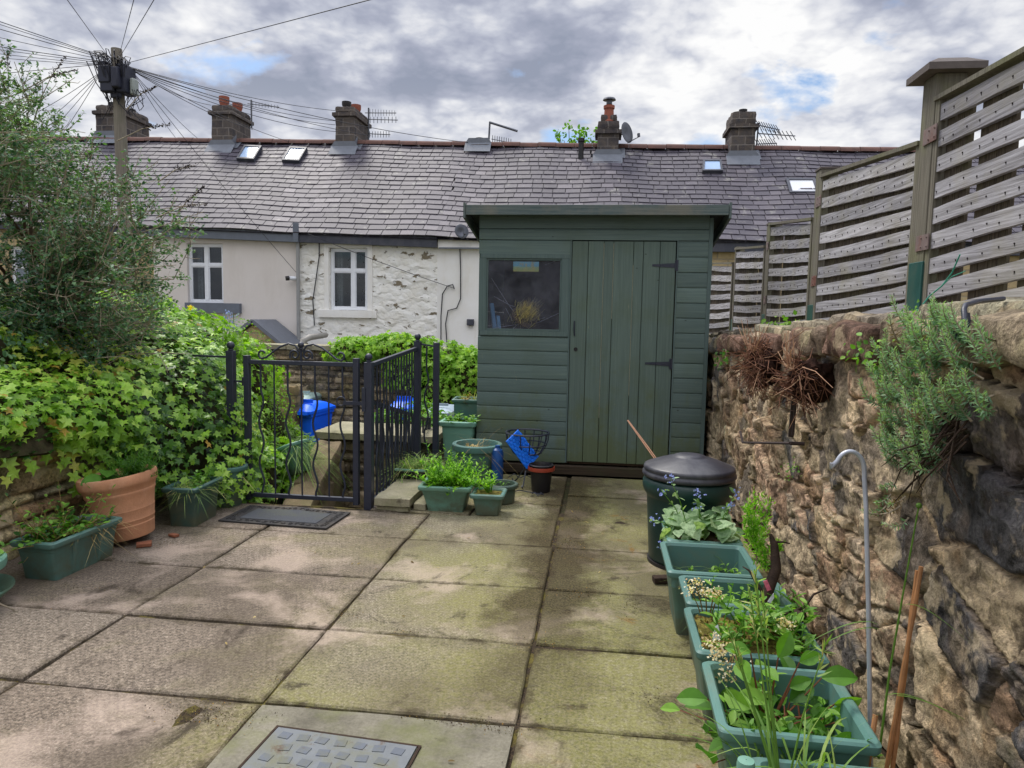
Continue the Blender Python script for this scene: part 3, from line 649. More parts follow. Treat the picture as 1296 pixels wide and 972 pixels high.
PAL_R = [S(184, 162, 132), S(160, 146, 128), S(134, 124, 112), S(192, 174, 146), S(170, 142, 118), S(104, 101, 100), S(202, 180, 148), S(172, 156, 136), S(150, 128, 106), S(188, 160, 136)]
def rubble_wall(ya, yb, ztop, x, step, seed, su=.36, sv=.20, pal=PAL_R, depth=.024, mort=S(120, 102, 82)):
    nu, nv = int((yb - ya) / step), int(1.33 / step)
    u, w = np.meshgrid(np.linspace(ya, yb, nu), np.linspace(0, 1, nv), indexing='ij'); v = w * ztop(u)
    f1, f2, idx, a, bb = cells_voronoi(u, v, su, sv, seed, .30)
    g1, g2, jdx, a2, b2 = cells_voronoi(u, v, su * .45, sv * .5, seed + 40, .3)
    P3 = np.stack([u, v, u * 0 + seed], -1)
    split = (idx % 10) < 3                                   # three stones in ten are broken into small ones
    e = np.where(split, np.minimum(f2 - f1, (g2 - g1) * .6), f2 - f1)
    e = e + vnoise(P3 * 12, 3) * .07 + vnoise(P3 * 30, 2) * .03
    idx = np.where(split, idx + jdx, idx); a = np.where(split, a2 * .5, a); bb = np.where(split, b2 * .5, bb)
    q1, q2, qid, qa, qb = cells_voronoi(u, v, su * .32, sv * .42, seed + 80, .7); fa = qa * (pick(qid, pal, 5)[1] - .5); fb = qb * (pick(qid, pal, 9)[1] - .5)
    mort_ = ss(-.02, .12, vnoise(P3 * 1.7 + 71, 3)); hgt = np.maximum(ss(.015, .06, e), .62 * mort_)
    c, h = pick(idx, pal); _, h2 = pick(idx, pal, 3); _, h3 = pick(idx, pal, 8)
    facet = np.abs(vnoise(P3 * 7.0 + 3, 4)) ; lay = vnoise(np.stack([u * 4, v * 26 + u * 6 * (h2 - .5), u * 0 + h3 * 50], -1), 4)
    ridged = 1 - 2 * np.abs(vnoise(np.stack([u * 6 + v * 3, v * 9 - u * 2, u * 0 + h3 * 30], -1), 4)); chip = np.floor(lay * 9 + 4 * h2) / 9 - lay
    d = hgt * .034 + ss(.01, .05, e) * (depth * (.2 + .9 * h) + a * (h2 - .5) * .075 + bb * (h3 - .4) * .075 + lay * .008 + (ridged - .6) * .008 + (fa + fb) * .026) + vnoise(P3 * 36, 4, gain=.7) * .009 + np.abs(vnoise(P3 * 15 + 9, 3)) * -.010 + vnoise(P3 * 2.2, 2) * .014
    X = x + .055 - d
    big = vnoise(P3 * 3.4 + 20, 4)[..., None]; sm = vnoise(P3 * 19 + 5, 4)[..., None]
    col = c * (.62 + .62 * h3)[..., None] * (1 + big * .8 + sm * 1.0)
    och = ss(.05, .3, vnoise(P3 * 5.1 + 60, 4))[..., None]; col = col * (1 - .4 * och) + np.array(S(156, 122, 84)) * .4 * och
    pale = ss(.07, .2, vnoise(P3 * 8.3 + 90, 5, gain=.65))[..., None]; col = col * (1 - .75 * pale) + np.array(S(214, 194, 164)) * .75 * pale
    blk = ss(.16, .3, vnoise(P3 * 2.1 + 33, 4) + (v / 1.3 - .5)[...] * .14)[..., None]; blk = blk * .5; col = col * (1 - .7 * blk) + np.array(S(60, 60, 66)) * .7 * blk
    dkst = ((h2 < .62) & (v > .42) & (u < 2.35) & (v < 1.25))[..., None] * (.75 + vnoise(P3 * 6 + 44, 4)[..., None] * .8); dkst = np.clip(dkst, 0, .92); col = col * (1 - dkst) + np.array(S(72, 72, 76)) * (1 + sm * 1.4) * dkst
    m = (1 - ss(.015, .055, e))[..., None]; mcol = (np.array(S(58, 48, 40)) * (1 - mort_[..., None]) + np.array(S(176, 156, 128)) * mort_[..., None]) * (1 + sm * 1.2)
    col = col * (1 - m) + mcol * m
    return np.stack([X, u, v], -1), np.clip(col * np.array((1.08, 1.05, 1.02)), .012, .8)

ZT = lambda y: 1.305 - .040 * np.clip(y - 1.7, -1, 9)
t = thing('rubble_garden_wall', 'rough rubble stone wall of brown and black stones along the right side of the patio', 'stone wall', (1.0, 3.5, 0))
b = MB(); Pw, cw = rubble_wall(.7, 4.2, ZT, .93, .0085, 3); b.grid(Pw, .5, cw)
Pw, cw = rubble_wall(4.2, 7.6, ZT, .93, .014, 3); b.grid(Pw, .5, cw)
for ya, yb in ((-2.5, .7), (.7, 8.5)):
    b.add([(1.0, ya, -.05), (1.38, ya, -.05), (1.38, yb, -.05), (1.0, yb, -.05), (1.0, ya, ZT(ya) - .03), (1.38, ya, ZT(ya) - .03), (1.38, yb, ZT(yb) - .03), (1.0, yb, ZT(yb) - .03)], [(3, 2, 1, 0), (4, 5, 6, 7), (0, 1, 5, 4), (1, 2, 6, 5), (2, 3, 7, 6), (3, 0, 4, 7)], .5, np.full((8, 3), .12))
b.build('rubble_face', rubble, t, smooth=True)
cop = MB(); y = .35
while y < 7.3:
    L = random.uniform(.28, .62); z = float(ZT(y + L / 2)); hgt = random.uniform(.095, .13)
    base = np.array(random.choice([S(126, 110, 94), S(142, 128, 108), S(116, 92, 80), S(104, 100, 96)]))
    q = MB(); q.rough(.885 + random.uniform(-.012, .02), 1.16, y + .006, y + L - .006, z - .04, z + hgt - .04, .026, .018, rnd=.022, seed=y * 7)
    for v_, f_ in zip(q.v, q.f):
        n_ = vnoise(v_ * 9, 4)[:, None]; cc = base * (1 + n_ * 1.3); lich = ss(.06, .24, vnoise(v_ * 6 + 8, 4))[:, None]; cc = cc * (1 - .5 * lich) + np.array(S(156, 150, 112)) * .5 * lich
        cop.add(v_, f_ - f_.min(), .5, np.clip(cc, .02, .7))
    y += L
cop.build('coping_stones', rubble, t, smooth=True)
cop = MB(); y = .35
while y < 7.3:
    L = random.uniform(.5, .95); z = float(ZT(y + L / 2)); base = np.array(random.choice([S(150, 144, 124), S(156, 146, 126), S(136, 126, 112)]))
    q = MB(); q.rough(1.03 + random.uniform(-.01, .02), 1.40, y + .004, y + L - .004, z + .05, z + .135, .018, .025, rnd=.02, seed=y * 3)
    for v_, f_ in zip(q.v, q.f):
        n_ = vnoise(v_ * 8, 4)[:, None]; cc = base * (1 + n_ * 1.1); mo = ss(.08, .26, vnoise(v_ * 4 + 3, 4))[:, None]; cc = cc * (1 - .5 * mo) + np.array(S(108, 104, 70)) * .5 * mo
        cop.add(v_, f_ - f_.min(), .5, np.clip(cc, .02, .7))
    y += L
cop.build('top_kerb', rubble, t, smooth=True)

# ---- left retaining wall of squared sandstone
PAL_L = [S(188, 172, 130), S(172, 158, 120), S(198, 178, 136), S(158, 148, 118), S(178, 154, 118), S(170, 138, 104), S(192, 178, 148)]
def ashlar(u0, u1, v0, v1, rnd_, hmin=.07, hmax=.26, lmin=.16, lmax=.5):
    out = []; v = v0
    while v < v1 - .02:
        h = min(rnd_.uniform(hmin, hmax), v1 - v); u = u0 - rnd_.uniform(0, .3)
        if v1 - v - h < hmin: h = v1 - v
        while u < u1:
            L = rnd_.uniform(lmin, lmax)
            if h > .17 and rnd_.random() < .4:
                k = rnd_.uniform(.4, .6); out += [(u, u + L, v, v + h * k), (u, u + L, v + h * k, v + h)]
            else: out.append((u, u + L, v, v + h))
            u += L
        v += h
    return out
def ashlar_face(u0, u1, v0, v1, step, seed, pal, depth=.025, gap=.013, mort=S(96, 86, 66), **kw):
    rnd_ = random.Random(seed); rec = ashlar(u0, u1, v0, v1, rnd_, **kw)
    nu, nv = int((u1 - u0) / step), int((v1 - v0) / step)
    u, v = np.meshgrid(np.linspace(u0, u1, nu), np.linspace(v0, v1, nv), indexing='ij')
    P3 = np.stack([u, v, u * 0 + seed], -1)
    uw = u + vnoise(P3 * 5, 3) * .035; vw = v + vnoise(P3 * 5 + 7, 3) * .03
    e = np.full(u.shape, -1.0); col = np.tile(np.array(mort), (*u.shape, 1)); off = np.zeros(u.shape)
    for a, b_, c, d in rec:
        q = np.minimum(np.minimum(uw - a, b_ - uw), np.minimum(vw - c, d - vw)); w = q > 0
        e[w] = q[w]; col[w] = np.array(rnd_.choice(pal)) * rnd_.uniform(.8, 1.15); off[w] = rnd_.uniform(-.4, .6) * depth + ((u - a) * rnd_.uniform(-.04, .04))[w]
    h = ss(gap * .35, gap * 1.9, e)
    d = h * (depth + off) + vnoise(P3 * 22, 4) * .012 * (.3 + h) + vnoise(P3 * 6, 3) * .02 * h
    n_ = vnoise(P3 * 7, 4)[..., None]; sm = vnoise(P3 * 24, 4)[..., None]
    c = col * (1 + n_ * .8 + sm * .6); mo = ss(.06, .25, vnoise(P3 * 3 + 11, 4))[..., None]; c = c * (1 - .45 * mo) + np.array(S(92, 92, 56)) * .45 * mo
    m = (1 - ss(0, gap, e))[..., None]; c = c * (1 - m) + np.array(mort) * (1 + sm) * m
    return u, v, d, np.clip(c, .012, .8)
t = thing('retaining_wall', 'low sandstone retaining wall half hidden under ivy on the left of the patio', 'stone wall', (-3.2, 3.4, 0))
b = MB(); u, v, d, c = ashlar_face(-.4, 4.7, -.02, .76, .013, 5, PAL_L, hmin=.06, hmax=.27)
b.grid(np.stack([-3.13 + d, u, v], -1), .5, c, flip=True)
b.box(-3.5, -3.14, -1.6, 4.72, -1.2, .72); b.c.append((b.n - 8, np.full((8, 3), .1)))
b.build('squared_stones', coursed, t, smooth=True)
# ================================================================== terrace of houses
HY, RY = 15.0, 18.2                      # facade and ridge distance
def eave(x): return float(np.interp(x, [-18, -10, -6.7, -2.7, 2.1, 12], [3.36, 3.18, 3.07, 2.95, 2.95, 2.9]))
def ridge(x): return float(np.interp(x, [-20, -12.6, 6.6, 14], [5.98, 5.86, 5.40, 5.25]))
def roofpt(px, py):
    d = ray(px, py); lo, hi = 14.9 / d[1], 18.2 / d[1]
    g = lambda s: (EYE + d * s)[2] - (eave((EYE + d * s)[0]) + ((EYE + d * s)[1] - HY) / (RY - HY) * (ridge((EYE + d * s)[0]) - eave((EYE + d * s)[0])))
    for _ in range(50):
        m = (lo + hi) / 2
        if g(lo) * g(m) <= 0: hi = m
        else: lo = m
    return EYE + d * lo
def rz_at(x, y): return eave(x) + (y - HY) / (RY - HY) * (ridge(x) - eave(x))

def m_slate():
    g = Mat('roof_slate'); t = g.attr('tint'); n = g.noise(1.1, 6, .65, dist=.3); f = g.noise(26, 4, .65)
    c = g.ramp(t, [(0, S(56, 52, 61)), (.3, S(68, 63, 73)), (.6, S(75, 70, 80)), (.85, S(88, 82, 91)), (1, S(112, 106, 112))])
    c = g.mix(g.ramp(f, [(.3, 0), (.7, 1)]), g.mix(1, c, (.74, .74, .76), 'MULTIPLY'), c)
    c = g.mix(g.math('MULTIPLY', g.ramp(n, [(.5, 0), (.66, 1)]), .35), c, S(92, 86, 88))
    c = g.mix(g.math('MULTIPLY', g.ramp(g.noise(3.2, 6, .7, vec=g.scaled((1, 1, 1), loc=(3, 1, 5))), [(.58, 0), (.68, 1)]), .35), c, S(172, 170, 158))
    return g.out(c, .62, g.bump(f, .4, .006), spec=.4)
slate = m_slate()
ridge_m = m_plain('ridge_tile', S(102, 74, 66), .9, .2, 6, .4, dirt=S(84, 66, 60), dirtf=.7, bscale=30)
lead = m_plain('lead_flashing', S(112, 116, 124), .6, .12, 8, .2, metal=.1)
def m_render(name, col, dirt, f=.3):
    g = Mat(name); n = g.noise(1.3, 6, .62); fi = g.noise(60, 4, .7)
    c = g.mix(g.math('MULTIPLY', g.ramp(n, [(.4, 0), (.7, 1)]), f), col, dirt)
    c = g.mix(g.math('MULTIPLY', g.ramp(g.noise(2.0, 6, .7, vec=g.scaled((1.5, 1, .35), loc=(2, 2, 2))), [(.52, 0), (.7, 1)]), f), c, dirt)
    return g.out(c, .9, g.bump(fi, .35, .006), spec=.25)
cream = m_render('cream_render', S(222, 214, 207), S(196, 186, 174), .25)
white_smooth = m_render('white_paint', S(242, 240, 236), S(206, 196, 172), .3)
def m_peel():
    g = Mat('peeling_white_paint'); v = g.scaled((1, 1, 1.9), g.co)
    n = g.noise(3.4, 7, .62, vec=v, dist=.3); st = g.n('ShaderNodeTexVoronoi', feature='F1'); wv = g.n('ShaderNodeVectorMath', operation='ADD')
    off = g.n('ShaderNodeTexNoise'); g.put(off.inputs['Vector'], g.co); off.inputs['Scale'].default_value = 4
    sc = g.n('ShaderNodeVectorMath', operation='SCALE'); g.put(sc.inputs[0], off.outputs['Color']); sc.inputs['Scale'].default_value = .35
    g.put(wv.inputs[0], g.co); g.put(wv.inputs[1], sc.outputs[0])
    mp = g.scaled((3.0, 1, 6.4), wv.outputs[0]); g.put(st.inputs['Vector'], mp); st.inputs['Scale'].default_value = 1
    white = g.mix(g.ramp(g.noise(2.2, 6, .65), [(.42, 0), (.7, .55)]), S(242, 240, 234), S(222, 214, 194))
    # paint comes off more towards the foot of the wall
    mr = g.n('ShaderNodeMapRange'); mr.inputs[1].default_value = 2.3; mr.inputs[2].default_value = .6; g.put(mr.inputs[0], g.xyz(2))
    pl = g.math('ADD', n, g.math('MULTIPLY', mr.outputs[0], .05))
    mask = g.ramp(pl, [(.598, 0), (.61, 1)])
    c = g.mix(mask, white, g.mix(g.noise(30, 4, .6), S(116, 104, 84), S(152, 142, 122)))
    h = g.math('SUBTRACT', g.math('ADD', g.math('MULTIPLY', st.outputs['Distance'], -.9), g.math('MULTIPLY', n, .8)), g.math('MULTIPLY', mask, .3))
    return g.out(c, .85, g.bump(h, .9, .05), spec=.3)
peel = m_peel()
def m_coursed(name, pal, mort, sx=.42, sz=.17):
    g = Mat(name); b = g.n('ShaderNodeTexBrick'); b.offset = .5
    sw = g.n('ShaderNodeCombineXYZ'); se = g.n('ShaderNodeSeparateXYZ'); g.put(se.inputs[0], g.co)
    g.put(sw.inputs[0], g.math('ADD', se.outputs[0], g.math('MULTIPLY', se.outputs[1], 1.0))); g.put(sw.inputs[1], se.outputs[2])
    g.put(b.inputs['Vector'], sw.outputs[0]); b.inputs['Scale'].default_value = 1; b.inputs['Brick Width'].default_value = sx; b.inputs['Row Height'].default_value = sz
    b.inputs['Mortar Size'].default_value = .016; b.inputs['Mortar Smooth'].default_value = .3; b.inputs['Bias'].default_value = 0
    g.put(b.inputs['Color1'], pal[0]); g.put(b.inputs['Color2'], pal[1]); g.put(b.inputs['Mortar'], mort)
    n = g.noise(7, 6, .65)
    c = g.mix(g.math('MULTIPLY', g.ramp(n, [(.35, 0), (.7, 1)]), .6), b.outputs['Color'], pal[2])
    c = g.mix(g.math('MULTIPLY', g.ramp(g.noise(2, 5, .6), [(.5, 0), (.68, 1)]), .5), c, pal[3])
    return g.out(c, .9, g.bump(g.math('ADD', g.math('MULTIPLY', b.outputs['Fac'], -1), g.noise(40, 4, .6)), .6, .02), spec=.25)
housestone = m_coursed('house_stone', [S(202, 182, 138), S(178, 156, 116), S(160, 140, 106), S(132, 118, 94)], S(166, 154, 130))
chimstone = m_coursed('chimney_stone', [S(92, 87, 86), S(58, 57, 63), S(118, 104, 88), S(48, 47, 55)], S(124, 118, 114), .32, .2)
dark_trim = m_plain('dark_gutter_board', S(62, 64, 74), .55, .15, 6, .1, dirt=S(96, 96, 100), dirtf=.4)
grey_trim = m_plain('grey_fascia', S(104, 110, 120), .55, .1, 6, .1)
upvc = m_plain('white_window_frame', S(232, 234, 238), .35, .04, 6)
def m_glass(name, col, rough=.06):
    g = Mat(name); return g.out(g.mix(g.ramp(g.noise(2.5, 3, .5), [(.4, 0), (.6, 1)]), tuple(q * .6 for q in col), col), rough, spec=.6)
def m_pane():
    g = Mat('window_glass'); gl = g.n('ShaderNodeBsdfGlossy'); gl.inputs['Roughness'].default_value = .03; gl.inputs[0].default_value = (.9, .92, .95, 1)
    tr = g.n('ShaderNodeBsdfTransparent'); tr.inputs[0].default_value = (.72, .76, .78, 1); fr_ = g.n('ShaderNodeFresnel'); fr_.inputs[0].default_value = 1.5; mx = g.n('ShaderNodeMixShader'); g.put(mx.inputs[0], g.math('ADD', g.math('MULTIPLY', fr_.outputs[0], .7), .01))
    g.t.links.new(tr.outputs[0], mx.inputs[1]); g.t.links.new(gl.outputs[0], mx.inputs[2]); o = g.n('ShaderNodeOutputMaterial'); g.t.links.new(mx.outputs[0], o.inputs[0]); return g.m
glass_dark = m_pane()
skyglass = m_plain('skylight_glass', S(150, 176, 208), .18, .1, 3, spec=.8)
pale_glass = m_plain('pale_skylight_blind', S(214, 216, 220), .3, .04, 3)
curtain = m_plain('curtain', S(190, 188, 184), .9, .3, 30)
potclay = m_plain('chimney_pot_clay', S(146, 84, 66), .8, .15, 10)
metal = m_plain('aerial_metal', S(92, 94, 100), .45, .1, 10, metal=.5)
cable_m = m_plain('cable', S(38, 38, 46), .6, .1, 10)
white_cable = m_plain('pale_pipe', S(196, 192, 182), .6, .1, 10)

BX = [-19.0, -10.02, -6.62, -3.52, -.38, 12.5]          # party walls
def roof_part(x0, x1, root, pale_at=()):
    r = MB(); rows = 20
    def pt(x, s, up=0.0):
        e, t = eave(x), ridge(x); z = e + s * (t - e); n = math.hypot(RY - HY, t - e)
        return np.array([x, HY - .22 + s * (RY - HY + .22), z]) + np.array([0, -(t - e) / n, (RY - HY) / n]) * up
    sag = lambda x, s: .018 * math.sin(x * 1.3 + s * 3) + .012 * math.sin(x * 3.1 + 1)
    for k in range(rows):
        s0, s1 = k / rows, (k + 1.25) / rows
        w = .34 - .004 * k; x = x0 - (w / 2 if k % 2 else 0) + random.uniform(-.05, 0)
        while x < x1:
            ww = w * random.uniform(.72, 1.22); a, b = (x + .007 if x > x0 else x0), (x + ww - .007 if x + ww < x1 else x1); x += ww
            if b - a < .03: continue
            t0 = .022 + random.uniform(-.003, .005); tint = min(1, max(0, random.gauss(.47, .14)))
            for q in pale_at:
                if abs((a + b) / 2 - q) < .5: tint = min(1, tint + .28 * random.random() + .08)
            A, B, Cc, D = pt(a, s0, t0 + sag(a, s0)), pt(b, s0, t0 + sag(b, s0)), pt(b, min(s1, 1), .004 + sag(b, s1)), pt(a, min(s1, 1), .004 + sag(a, s1))
            dn = pt(a, s0, -.01) - pt(a, s0, 0.012)
            r.add([A, B, Cc, D, A + dn, B + dn], [(0, 1, 2, 3), (4, 5, 1, 0), (4, 0, 3), (5, 2, 1)], tint)
    P = np.stack([[pt(x, 0, -.05) for x in np.linspace(x0, x1, 8)], [pt(x, 1, -.06) for x in np.linspace(x0, x1, 8)]]); r.grid(P, .0, flip=True)
    e2 = lambda x: np.array([x, 2 * RY - HY, eave(x)])
    r.grid(np.stack([[pt(x, 1, -.02) for x in np.linspace(x0, x1, 8)], [e2(x) for x in np.linspace(x0, x1, 8)]]), .3, flip=True)
    rf = r.build('roof', slate, root)
    q = MB(); x = x0
    while x < x1 - .02:
        L = min(.45, x1 - x); z0, z1 = ridge(x) + .005, ridge(x + L) + .005; a = np.linspace(0.05 * PI, .95 * PI, 7); j = random.uniform(-.008, .008)
        P = np.stack([np.stack([np.full(7, xx), RY + .13 * np.cos(a), zz - .05 + j + .15 * np.sin(a)], -1) for xx, zz in ((x + .004, z0), (x + L - .004, z1))])
        q.grid(P, random.random(), flip=True); x += L
    q.build('ridge_tiles', ridge_m, rf, smooth=False)
    return rf
def wall_part(x0, x1, root, mat, holes=(), z0=-1.32):
    """front wall with real openings, plus gables and back"""
    b = MB(); xs = sorted({x0, x1, *[h[0] for h in holes], *[h[1] for h in holes]}); T = .28
    for a, c in zip(xs, xs[1:]):
        hs = [h for h in holes if h[0] <= a + 1e-6 and h[1] >= c - 1e-6]
        spans = [(z0, None)] if not hs else [(z0, hs[0][2]), (hs[0][3], None)]
        for lo, hi in spans:
            ta, tcc = (eave(a), eave(c)) if hi is None else (hi, hi)
            v = [(a, HY, lo), (c, HY, lo), (c, HY + T, lo), (a, HY + T, lo), (a, HY, ta - .01), (c, HY, tcc - .01), (c, HY + T, tcc - .01), (a, HY + T, ta - .01)]
            b.add(v, [(3, 2, 1, 0), (4, 5, 6, 7), (0, 1, 5, 4), (1, 2, 6, 5), (2, 3, 7, 6), (3, 0, 4, 7)])
    yb = 2 * RY - HY
    for x, s in ((x0, 1), (x1, -1)):
        xa, xb = (x, x + .12) if s == 1 else (x - .12, x)
        b.prism([(HY + T, z0), (yb, z0), (yb, eave(x)), (RY, ridge(x) - .1), (HY + T, eave(x))], xa, xb, 'x')
    b.box(x0 + .12, x1 - .12, yb - .2, yb, z0, eave(x0) - .1)
    return b.build('wall', mat, root)
def window_part(root, x0, x1, z0, z1, split=.55, sill=None, sill_mat=None, blind=None, lower_gap=.0):
    w = MB(); y0, y1 = HY + .07, HY + .13; f = .055
    w.box(x0, x1, y0, y1, z1 - f, z1); w.box(x0, x1, y0, y1, z0, z0 + f); w.box(x0, x0 + f, y0, y1, z0 + f, z1 - f); w.box(x1 - f, x1, y0, y1, z0 + f, z1 - f)
    xm = x0 + (x1 - x0) * split; zt = z1 - (z1 - z0) * .36
    w.box(xm - .04, xm + .04, y0 - .004, y1, z0 + f, z1 - f)
    for a, c in ((x0 + f, xm - .04), (xm + .04, x1 - f)):
        w.box(a, c, y0 - .002, y1, zt - .03, zt + .03)
        for lo, hi in ((z0 + f, zt - .03), (zt + .03, z1 - f)):
            s_ = .022
            for q in ((a, a + s_, lo, hi), (c - s_, c, lo, hi), (a + s_, c - s_, lo, lo + s_), (a + s_, c - s_, hi - s_, hi)): w.box(q[0], q[1], y0 + .008, y1 - .006, q[2], q[3])
    fr = w.build('window', upvc, root, bevel=.004)
    g = MB(); g.box(x0 + f, x1 - f, y0 + .035, y0 + .04, z0 + f, z1 - f); g.build('pane', glass_dark, fr)
    for a, c in ((x0 + .03, x0 + .03 + (x1 - x0) * .16), (x1 - .03 - (x1 - x0) * .15, x1 - .03)):
        q = MB(); xx = np.linspace(a, c, 22); yy = HY + .36 + .018 * np.sin(np.arange(22) * 1.9); q.grid(np.stack([np.stack([xx, yy, np.full(22, z0 - .1)], -1), np.stack([xx, yy, np.full(22, z1 + .05)], -1)], 0)); q.build('curtain', curtain, root, smooth=True)
    if sill:
        s_ = MB(); s_.rough(x0 + sill[0], x1 + sill[1], HY - .09, HY + .075, z0 - sill[2], z0 - .004, .006, .06, rnd=.012) if sill_mat is not grey_trim else s_.box(x0 + sill[0], x1 + sill[1], HY - .1, HY + .07, z0 - sill[2], z0 - .003)
        s_.build('window_sill', sill_mat, fr)
    return fr
def chimney_part(rf, px0, px1, pybase, pytop, w=.5, depth=1.05, pots=(), capz=.16, y0=None):
    base = roofpt((px0 + px1) / 2, pybase) if y0 is None else None
    yf = base[1] if y0 is None else y0
    A, B = GY(px0, pytop, yf), GY(px1, pytop, yf); x0, x1 = A[0], B[0]; zt = (A[2] + B[2]) / 2; zb = rz_at((x0 + x1) / 2, yf) - .5
    b = MB(); b.rough(x0, x1, yf, yf + depth, zb, zt - capz, .012, .08, rnd=.02, seed=px0)
    b.rough(x0 - .07, x1 + .07, yf - .07, yf + depth + .07, zt - capz - .10, zt - capz, .012, .08, rnd=.02, seed=px0 + 3)
    b.rough(x0 - .005, x1 + .005, yf - .005, yf + depth + .005, zt - capz + .002, zt, .02, .07, rnd=.05, seed=px0 + 9)
    ch = b.build('chimney', chimstone, rf)
    f = MB(); zr = rz_at((x0 + x1) / 2, yf)
    f.add([(x0 - .1, yf - .22, rz_at(x0, yf - .22) + .07), (x1 + .1, yf - .22, rz_at(x1, yf - .22) + .07), (x1 + .1, yf - .012, zr + .14), (x0 - .1, yf - .012, zr + .14), (x1 + .02, yf - .012, zr + .26), (x0 - .02, yf - .012, zr + .26)], [(0, 1, 2, 3), (3, 2, 4, 5)])
    yy = np.linspace(yf, RY - .1, 5); f.grid(np.stack([[(x1 + .012, q, rz_at(x1, q) + .26) for q in yy], [(x1 + .012, q, rz_at(x1, q) + .05) for q in yy], [(x1 + .16, q, rz_at(x1, q) + .065) for q in yy]]), flip=True)
    f.build('lead_flashing', lead, rf)
    for (fx, fy, r_, h_, kind) in pots:
        p_ = MB(); c = (x0 + (x1 - x0) * fx, yf + depth * fy, zt - .02)
        if kind == 'tall': prof = [(r_ * 1.1, 0), (r_ * 1.1, .04), (r_ * .95, .06), (r_ * .85, h_ * .8), (r_ * 1.02, h_ * .82), (r_ * 1.05, h_), (r_ * .8, h_), (r_ * .75, h_ * .6)]
        else: prof = [(r_ * .8, 0), (r_ * .9, h_ * .3), (r_ * 1.1, h_ * .6), (r_ * 1.1, h_), (r_ * .85, h_), (r_ * .8, h_ * .5)]
        p_.lathe(prof, c, 14)
        p_.build('chimney_pot', potclay if kind != 'dark' else black_plastic, rf, smooth=False)
    return (x0, x1, yf, zt)
def skylight_part(rf, pts, mat=skyglass):
    """pts: four picture corners read off the roof: frame standing a little proud of the slates"""
    q = [roofpt(*p_) for p_ in pts]; n = np.cross(q[1] - q[0], q[3] - q[0]); n /= np.linalg.norm(n); n = n if n[2] > 0 else -n
    c = sum(q) / 4; b = MB(); o1 = [p_ + n * .03 for p_ in q]; o2 = [p_ + n * .13 for p_ in q]; i2 = [c + (p_ - c) * .8 + n * .13 for p_ in q]; i1 = [c + (p_ - c) * .8 + n * .11 for p_ in q]
    b.add(o1 + o2 + i2 + i1, [(i, (i + 1) % 4, 4 + (i + 1) % 4, 4 + i) for i in range(4)] + [(4 + i, 4 + (i + 1) % 4, 8 + (i + 1) % 4, 8 + i) for i in range(4)] + [(8 + i, 8 + (i + 1) % 4, 12 + (i + 1) % 4, 12 + i) for i in range(4)])
    b.build('skylight', dark_trim, rf); g = MB(); g.add(i1, [(0, 1, 2, 3)]); g.build('skylight_pane', mat, rf)

def house(label, i, mat, holes=()):
    x0, x1 = BX[i], BX[i + 1]
    root = thing('terraced_house', label, 'house', ((x0 + x1) / 2, HY, -1.32), 0, None)
    wall_part(x0, x1, root, mat, holes)
    pale = {0: (), 1: (-6.9,), 2: (-6.4, -3.7), 3: (-3.3, -.45), 4: (-.2, 3.4)}[i]
    return root, roof_part(x0, x1, root, pale), x0, x1
def gutter(root, x0, x1, mat, h=.14, up=.0):
    b = MB(); xs = np.linspace(x0, x1, 10)
    for a, c in zip(xs, xs[1:]):
        v = [(a, HY - .16, eave(a) - h + up), (c, HY - .16, eave(c) - h + up), (c, HY - .01, eave(c) - h + up), (a, HY - .01, eave(a) - h + up), (a, HY - .16, eave(a) + .02 + up), (c, HY - .16, eave(c) + .02 + up), (c, HY - .01, eave(c) + up), (a, HY - .01, eave(a) + up)]
        b.add(v, [(3, 2, 1, 0), (4, 5, 6, 7), (0, 1, 5, 4), (1, 2, 6, 5), (2, 3, 7, 6), (3, 0, 4, 7)])
    return b.build('gutter', mat, root)

# stone house, mostly behind the shrub
wins = [(-13.6, -12.75, 1.45, 2.75), (-11.7, -10.9, 1.45, 2.75)]
h0, r0f, x0, x1 = house('yellow sandstone terraced house half hidden behind the tall shrub', 0, housestone, wins)
for w in wins: window_part(h0, *w, sill=(-.1, .1, .12), sill_mat=concrete)
gutter(h0, x0, x1, dark_trim)
c0 = chimney_part(r0f, 120, 150, 178, 132, pots=((.25, .4, .13, .2, 'dark'), (.6, .7, .11, .14, 'dark')), depth=1.3)
# cream rendered house
wins = [(-9.22, -8.37, 1.53, 2.84)]
h1, r1f, x0, x1 = house('cream rendered terraced house with one white window and a grey fascia', 1, cream, wins)
window_part(h1, *wins[0], split=.5, sill=(-.02, .42, .22), sill_mat=grey_trim)
gutter(h1, x0, x1, grey_trim, .2)
c1 = chimney_part(r1f, 267, 292, 190, 132, pots=((.35, .3, .12, .3, 'low'), (.6, .72, .12, .26, 'low')), depth=1.05)
skylight_part(r1f, [(301, 206), (323, 207), (333, 190), (311, 189)]); skylight_part(r1f, [(358, 208), (380, 209), (390, 192), (368, 191)])
b = MB(); b.tube([(BX[2] + .03, HY - .09, z) for z in (3.02, 2.0, 1.0, 0, -1.3)], .04, 10); b.build('drainpipe', m_plain('pipe_grey', S(150, 150, 148), .5, .1, 8), h1, smooth=True)
b = MB(); b.box(BX[2] - .03, BX[2] + .09, HY - .21, HY - .165, 2.86, 3.27); b.build('drain_hopper', grey_trim, h1, bevel=.006)
t = thing('security_camera', 'small white and black security camera on the cream house beside its drainpipe', 'camera', GY(366, 352, HY - .02))
b = MB(); c = GY(366, 352, HY - .16); b.tube([c + np.array((.1, .1, 0)), c + np.array((0, 0, 0))], .045, 10); b.build('camera_body', upvc, t, smooth=True)
b = MB(); b.tube([c, c + np.array((-.07, -.03, -.01))], .05, 10); b.build('camera_lens', black_plastic, t)
